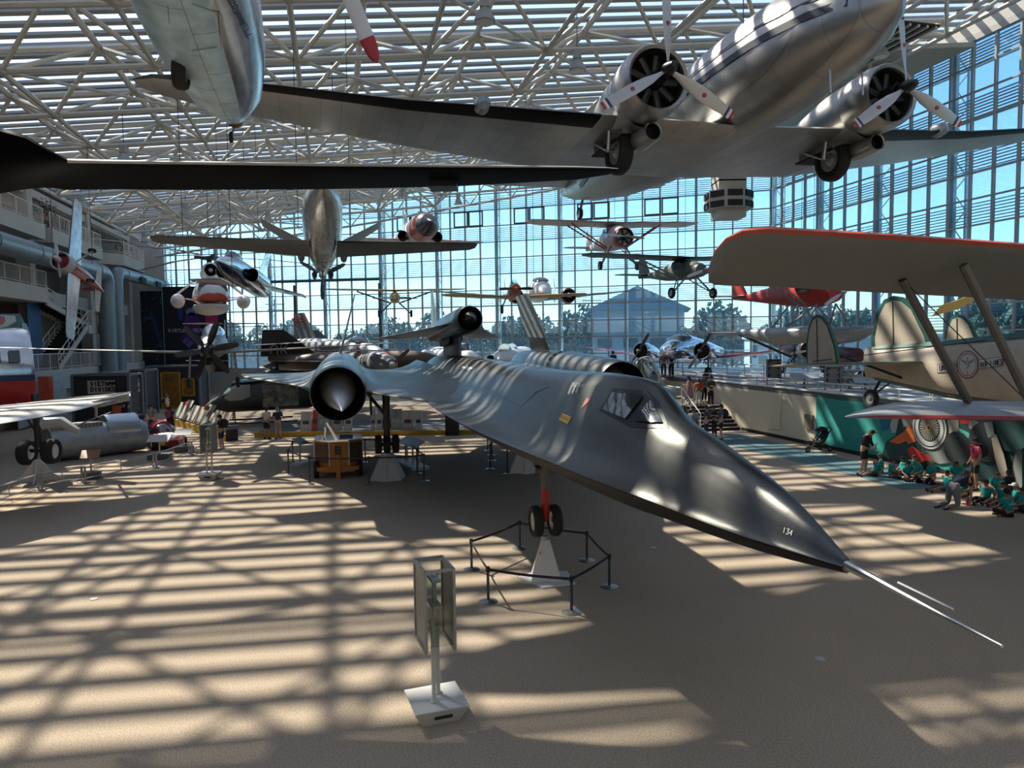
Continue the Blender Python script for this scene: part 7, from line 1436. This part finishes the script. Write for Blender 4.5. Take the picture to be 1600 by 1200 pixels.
    for i in range(7):
        a = pi/2-i*pi/2/6*1.15; rings.append([hc+back*.018+V((cos(a)*.106*cos(q), cos(a)*.100*sin(q), sin(a)*.118-(.03 if cos(q) < .2 else -.028) if i > 3 else sin(a)*.118)) for q in [2*pi*k/16 for k in range(16)]])
    m.loft(rings); m.build('hair', hm_, t)
    if long_hair: MB().tube([hc+back*.05, hc+back*.09+V((0, 0, -.12)), hc+back*.08+V((0, 0, -.30)), hc+back*.06+V((0, 0, -.40))], [.085, .095, .08, .03], 12).build('long_hair', hm_, t)
    if cap: MB().lathe([(.01, .108), (.06, .10), (.11, .06), (.125, .001)], hc, (0, 0, 1), 16).box(hc+V((.12, 0, .02)), (.12, .14, .015)).build('cap', cloth(cap), t)
    fc = V(P['hd']) + V((.085, 0, .02)); m = MB()
    for s in (1, -1): m.lathe([(0, .012), (.006, .001)], fc+V((0, s*.032, 0)), (1, 0, 0), 8)
    m.build('eyes', blackp, t); MB().tube([fc+V((0, 0, .0)), fc+V((.022, 0, -.03)), fc+V((0, 0, -.038))], [.006, .012, .008], 6).build('nose', SK[skin], t); MB().box(fc+V((-.004, 0, -.065)), (.01, .045, .01)).build('mouth', mat('lips', (.30, .10, .08), .5), t)
    for s in (1, -1): MB().lathe([(-.01, .022), (.01, .018)], V(P['hd'])+V((0, s*.088, 0)), (0, 1, 0), 8, cap=True, sc=(1, 1.4)).build('ear', SK[skin], t)
    if pack:
        c = V(P['ch'])+V((-.21, 0, .02)); MB().fus([(-.1, 0, .1, .15, .15, .7), (0, 0, .16, .22, .22, .7), (.09, 0, .15, .21, .21, .7)], 14).build('backpack', cloth(pack), t).location = c
        for s in (1, -1): MB().tube([c+V((.1, s*.1, .2)), V(P['nk'])+V((.0, s*.1, .02)), V(P['ch'])+V((.155, s*.11, .02)), c+V((.1, s*.13, -.15))], .018, 6).build('strap', cloth(pack), t)
    return t
def G(x, y, z=0): p = gz(x, y, z); return (p.x, p.y, z)
blk, nvy, khk = (.012, .012, .014), (.015, .025, .06), (.30, .24, .17)
N, E_, S_, W_ = R(90), 0, R(-90), R(180)
person('person in white shirt and black shorts standing left of the pair by the ochre plinth', G(417, 686), R(75), 'hold', 1.70, (.55, .55, .53), blk, skin=1, shoe=blk)
person('person in navy shirt and khaki shorts standing right of the pair by the ochre plinth', G(435, 686), R(110), 'hold', 1.70, nvy, khk, (.25, .24, .23), shoe=(.12, .12, .13))
person('person in black shirt and blue shorts reading a leaflet by the angled plinth', G(347, 703), R(175), 'hold', 1.72, blk, (.01, .03, .14), skin=0, pack=(.02, .02, .02), shoe=(.35, .35, .35))
person('person in grey shirt seen from behind beyond the red car', G(238, 684), R(85), 'stand', 1.86, (.22, .24, .25), nvy, (.05, .03, .02), skin=0)
person('child in blue shirt beyond the red car, beside the person in grey', G(221, 684), R(100), 'stand', 1.50, (.01, .02, .16), nvy, (.03, .02, .015), skin=1)
person('person in dark dress with a small pink backpack standing right of the red car', G(267, 682), R(80), 'stand', 1.70, (.04, .04, .045), skirt=(.012, .012, .014), long_hair=True, pack=(.25, .05, .12))
person('person in white shirt and dark backpack by the yellow framed container openings', G(262, 655), R(20), 'stand', 1.7, (.55, .53, .52), blk, pack=(.02, .02, .02))
person('person with long dark hair in black standing left of the stairs group', G(1064, 696), R(40), 'stand', 1.68, blk, blk, long_bot=True, long_hair=True, sleeves=1)
person('person in checked grey blue shirt and jeans facing the stairs', G(1083, 694), R(60), 'stand', 1.74, (.20, .24, .28), (.03, .05, .10), (.10, .06, .04), long_bot=True, sleeves=1)
person('person in dark blue shirt and jeans holding a white bag by the stairs', G(1104, 689), R(150), 'stand', 1.76, (.05, .06, .10), (.02, .03, .07), (.03, .025, .02), long_bot=True)
person('person in blue shirt, backpack and dark shorts right of the stairs group', G(1127, 687), R(165), 'stand', 1.76, (.07, .11, .18), blk, skin=0, pack=(.02, .02, .025))
person('person in black standing behind the dark blue shirt at the foot of the stairs', G(1116, 682), R(200), 'hold', 1.62, blk, blk, long_bot=True, skin=1)
person('person in dusty pink dress looking at a phone on the landing', G(1077, 632, LZ), R(170), 'hold', 1.66, (.36, .20, .22), skirt=(.34, .19, .21), long_hair=True, sleeves=.6)
person('person in orange shirt and white trousers on the landing', G(1092, 634, LZ), R(80), 'stand', 1.55, (.46, .08, .02), (.55, .53, .50), long_bot=True, skin=2)
person('person in dark olive jacket and black trousers on the landing top step', G(1110, 636, LZ), R(-70), 'hold', 1.74, (.06, .065, .05), blk, long_bot=True, sleeves=1)
person('person in grey behind the olive jacket on the landing', G(1100, 629, LZ), R(-70), 'stand', 1.70, (.10, .10, .11), blk, long_bot=True)
person('person in pale grey top and blue denim shorts at the left of the landing', G(1036, 625, LZ), R(30), 'hold', 1.62, (.34, .34, .31), (.05, .09, .18), (.10, .06, .04), skin=1)
person('person in black at the mezzanine rail under the silver twin', G(1049, 590, DZ), R(100), 'stand', 1.74, blk, blk, long_bot=True)
person('person in tan jacket at the mezzanine rail left of the one in black', G(1037, 590, DZ), R(80), 'stand', 1.7, (.25, .18, .12), nvy, long_bot=True, sleeves=1)
person('person in dark clothes on the mezzanine beyond the black nacelle mouth', G(958, 588, DZ), R(120), 'stand', 1.74, nvy, blk, long_bot=True)
# by the mural
mp = person('person in black hoodie and shorts holding a sheet of paper before the teal wall', G(1349, 742), R(-50), 'bow', 1.80, blk, blk, (.06, .035, .025), skin=0, sleeves=1, shoe=(.5, .5, .48), cap=(.015, .015, .015))
t = tag(MB().box((0, 0, 0), (.02, .22, .28), mx=Matrix.Rotation(R(-50), 3, 'Z') @ Matrix.Rotation(R(35), 3, 'Y')).build('paper_sheet', white, smooth=0), 'white sheet of paper held by the person in black hoodie', 'paper'); q = mp.matrix_basis if False else (Matrix.Translation(mp.location) @ Matrix.Rotation(R(-50), 4, 'Z')); t.location = q @ V((.37, 0, 1.08))
person('person in bright pink shirt with black backpack and shorts standing before the mural', G(1523, 766), R(170), 'stand', 1.74, (.62, .07, .17), blk, blk, skin=1, pack=(.015, .015, .018))
person('adult in navy shirt and grey jeans kneeling on the carpet among the children', G(1488, 792), R(25), 'crawl', 1.72, (.012, .02, .055), (.16, .18, .20), (.12, .075, .045), long_bot=True, long_hair=True, shoe=blk)
tq = (.0, .30, .29); kids = [
 (1377, 739, 'sit', 150, (.14, .09, .05), 0, 'child in teal shirt sitting leftmost at the wall, looking down'), (1370, 744, 'legs', 185, blk, 0, 'child in teal shirt with outstretched dark legs by the feet of the person in black'), (1392, 747, 'sit', -30, (.05, .03, .02), 1, 'child in teal shirt sitting cross-legged, second from the left'),
 (1413, 744, 'sit', 175, (.06, .04, .02), 1, 'child in teal shirt seen side-on beneath the red mural propeller, left one'), (1428, 741, 'sit', -120, (.07, .04, .02), 0, 'child in teal shirt sitting at the wall beneath the red mural propeller'), (1418, 751, 'sit', -100, (.04, .025, .02), 1, 'child in teal shirt facing the camera with crossed legs, in front of two others'),
 (1437, 754, 'kneel', 180, (.14, .08, .045), 0, 'child in teal shirt kneeling with an orange toy near the blonde child'), (1457, 757, 'kneel', 190, (.50, .34, .16), 0, 'blonde child in teal shirt kneeling in profile'), (1492, 752, 'sit', -100, blk, 1, 'long dark haired child in teal sitting against the mural'),
 (1480, 768, 'legs', 190, blk, 2, 'small dark haired child sitting behind the kneeling adult'), (1509, 776, 'sit', -160, (.05, .03, .02), 1, 'child in teal half hidden by the kneeling adult, right side'), (1541, 786, 'legs', 200, (.04, .03, .02), 1, 'child in teal with legs stretched to the left, right of the kneeling adult'),
 (1557, 772, 'sit', -110, (.05, .035, .02), 1, 'child in teal with one hand raised before the tan mural blade'), (1566, 789, 'legs', 195, (.03, .02, .015), 1, 'child in teal behind the one with the white printed back'), (1589, 793, 'sit', 150, (.20, .13, .08), 0, 'child in teal wearing a white cap at the right edge'),
 (1575, 808, 'sit', 100, blk, 1, 'child in teal seen from behind with white print on the back, nearest the camera'), (1601, 801, 'sit', 160, (.05, .03, .02), 1, 'child in teal cut off by the right edge of the picture'), (1573, 768, 'sit', -90, blk, 2, 'child in dark shirt at the wall behind the one in the white cap')]
for x_, y_, po, fa, hr_, sk_, lab in kids:
    o = person(lab, G(x_, y_), R(fa), po, 1.36 if 'nearest' not in lab else 1.5, tq if 'dark shirt' not in lab else (.02, .02, .03), blk if x_ % 2 else (.07, .08, .10), hr_, sk_, long_bot=x_ % 2 == 1 and po != 'sit', group='children in teal shirts seated by the mural', long_hair='long' in lab, cap=(.6, .6, .58) if 'cap' in lab and 'white cap at' in lab else None)
    if 'white print' in lab:
        m = MB(); write(m, 'SUMMER', (-.135, .10, .42), (0, -1, 0), (0, 0, 1), .045, .2, 5.9); m.add([(-.132, .03, .50), (-.132, -.06, .56), (-.132, -.02, .49)], [(0, 1, 2)]); m.build('shirt_print', white, o, smooth=0)
p = G(1447, 742); tag(MB().lathe([(0, .05), (.08, .07), (.16, .06), (.2, .03)], (gz(1430, 750).x, gz(1430, 750).y, .30), (0, 0, 1), 10, cap=True).build('toy', orange), 'orange toy held up by a kneeling child', 'toy'); q = gz(1511, 790); tag(MB().lathe([(0, .04), (.16, .04), (.19, .02), (.22, .02)], (q.x, q.y, 0), (0, 0, 1), 12, cap=True).build('drink_bottle', mat('pink bottle', (.55, .06, .10), .3)), 'pink drink bottle standing beside the kneeling adult', 'bottle')
# push chair by the teal wall
q = gz(1280, 706); st_ = thing('stroller', 'black folding stroller parked where the cream wall turns teal', 'stroller', (q.x-.1, q.y, 0), R(200)); 
MB().tube([(.5, 0, .16), (-.1, .26, .55), (-.55, .27, 1.0), (-.62, 0, 1.04), (-.55, -.27, 1.0), (-.1, -.26, .55), (.5, 0, .16)], .022, 8).tube([(-.45, .26, .16), (.1, .26, .6)], .02, 6).tube([(-.45, -.26, .16), (.1, -.26, .6)], .02, 6).build('frame', blackp, st_)
MB().fus([(.25, .45, .2, .05, .05), (.0, .42, .23, .05, .08), (-.25, .5, .23, .2, .08), (-.42, .75, .22, .22, .2), (-.46, .85, .2, .1, .2)], 12).build('seat', cloth((.015, .015, .017)), st_); MB().fus([(-.5, .95, .1, .05, .05), (-.3, 1.0, .23, .1, .05), (-.05, .92, .22, .06, .04)], 12).build('canopy', cloth((.012, .012, .014)), st_); MB().box((-.2, 0, .25), (.5, .36, .12)).build('basket', cloth((.02, .02, .02)), st_)
for c in ((.5, 0, .12), (-.45, .28, .15), (-.45, -.28, .15)): wheel('wheel', st_, c, .13, .05, n=16)
q = gz(1040, 600, 0)
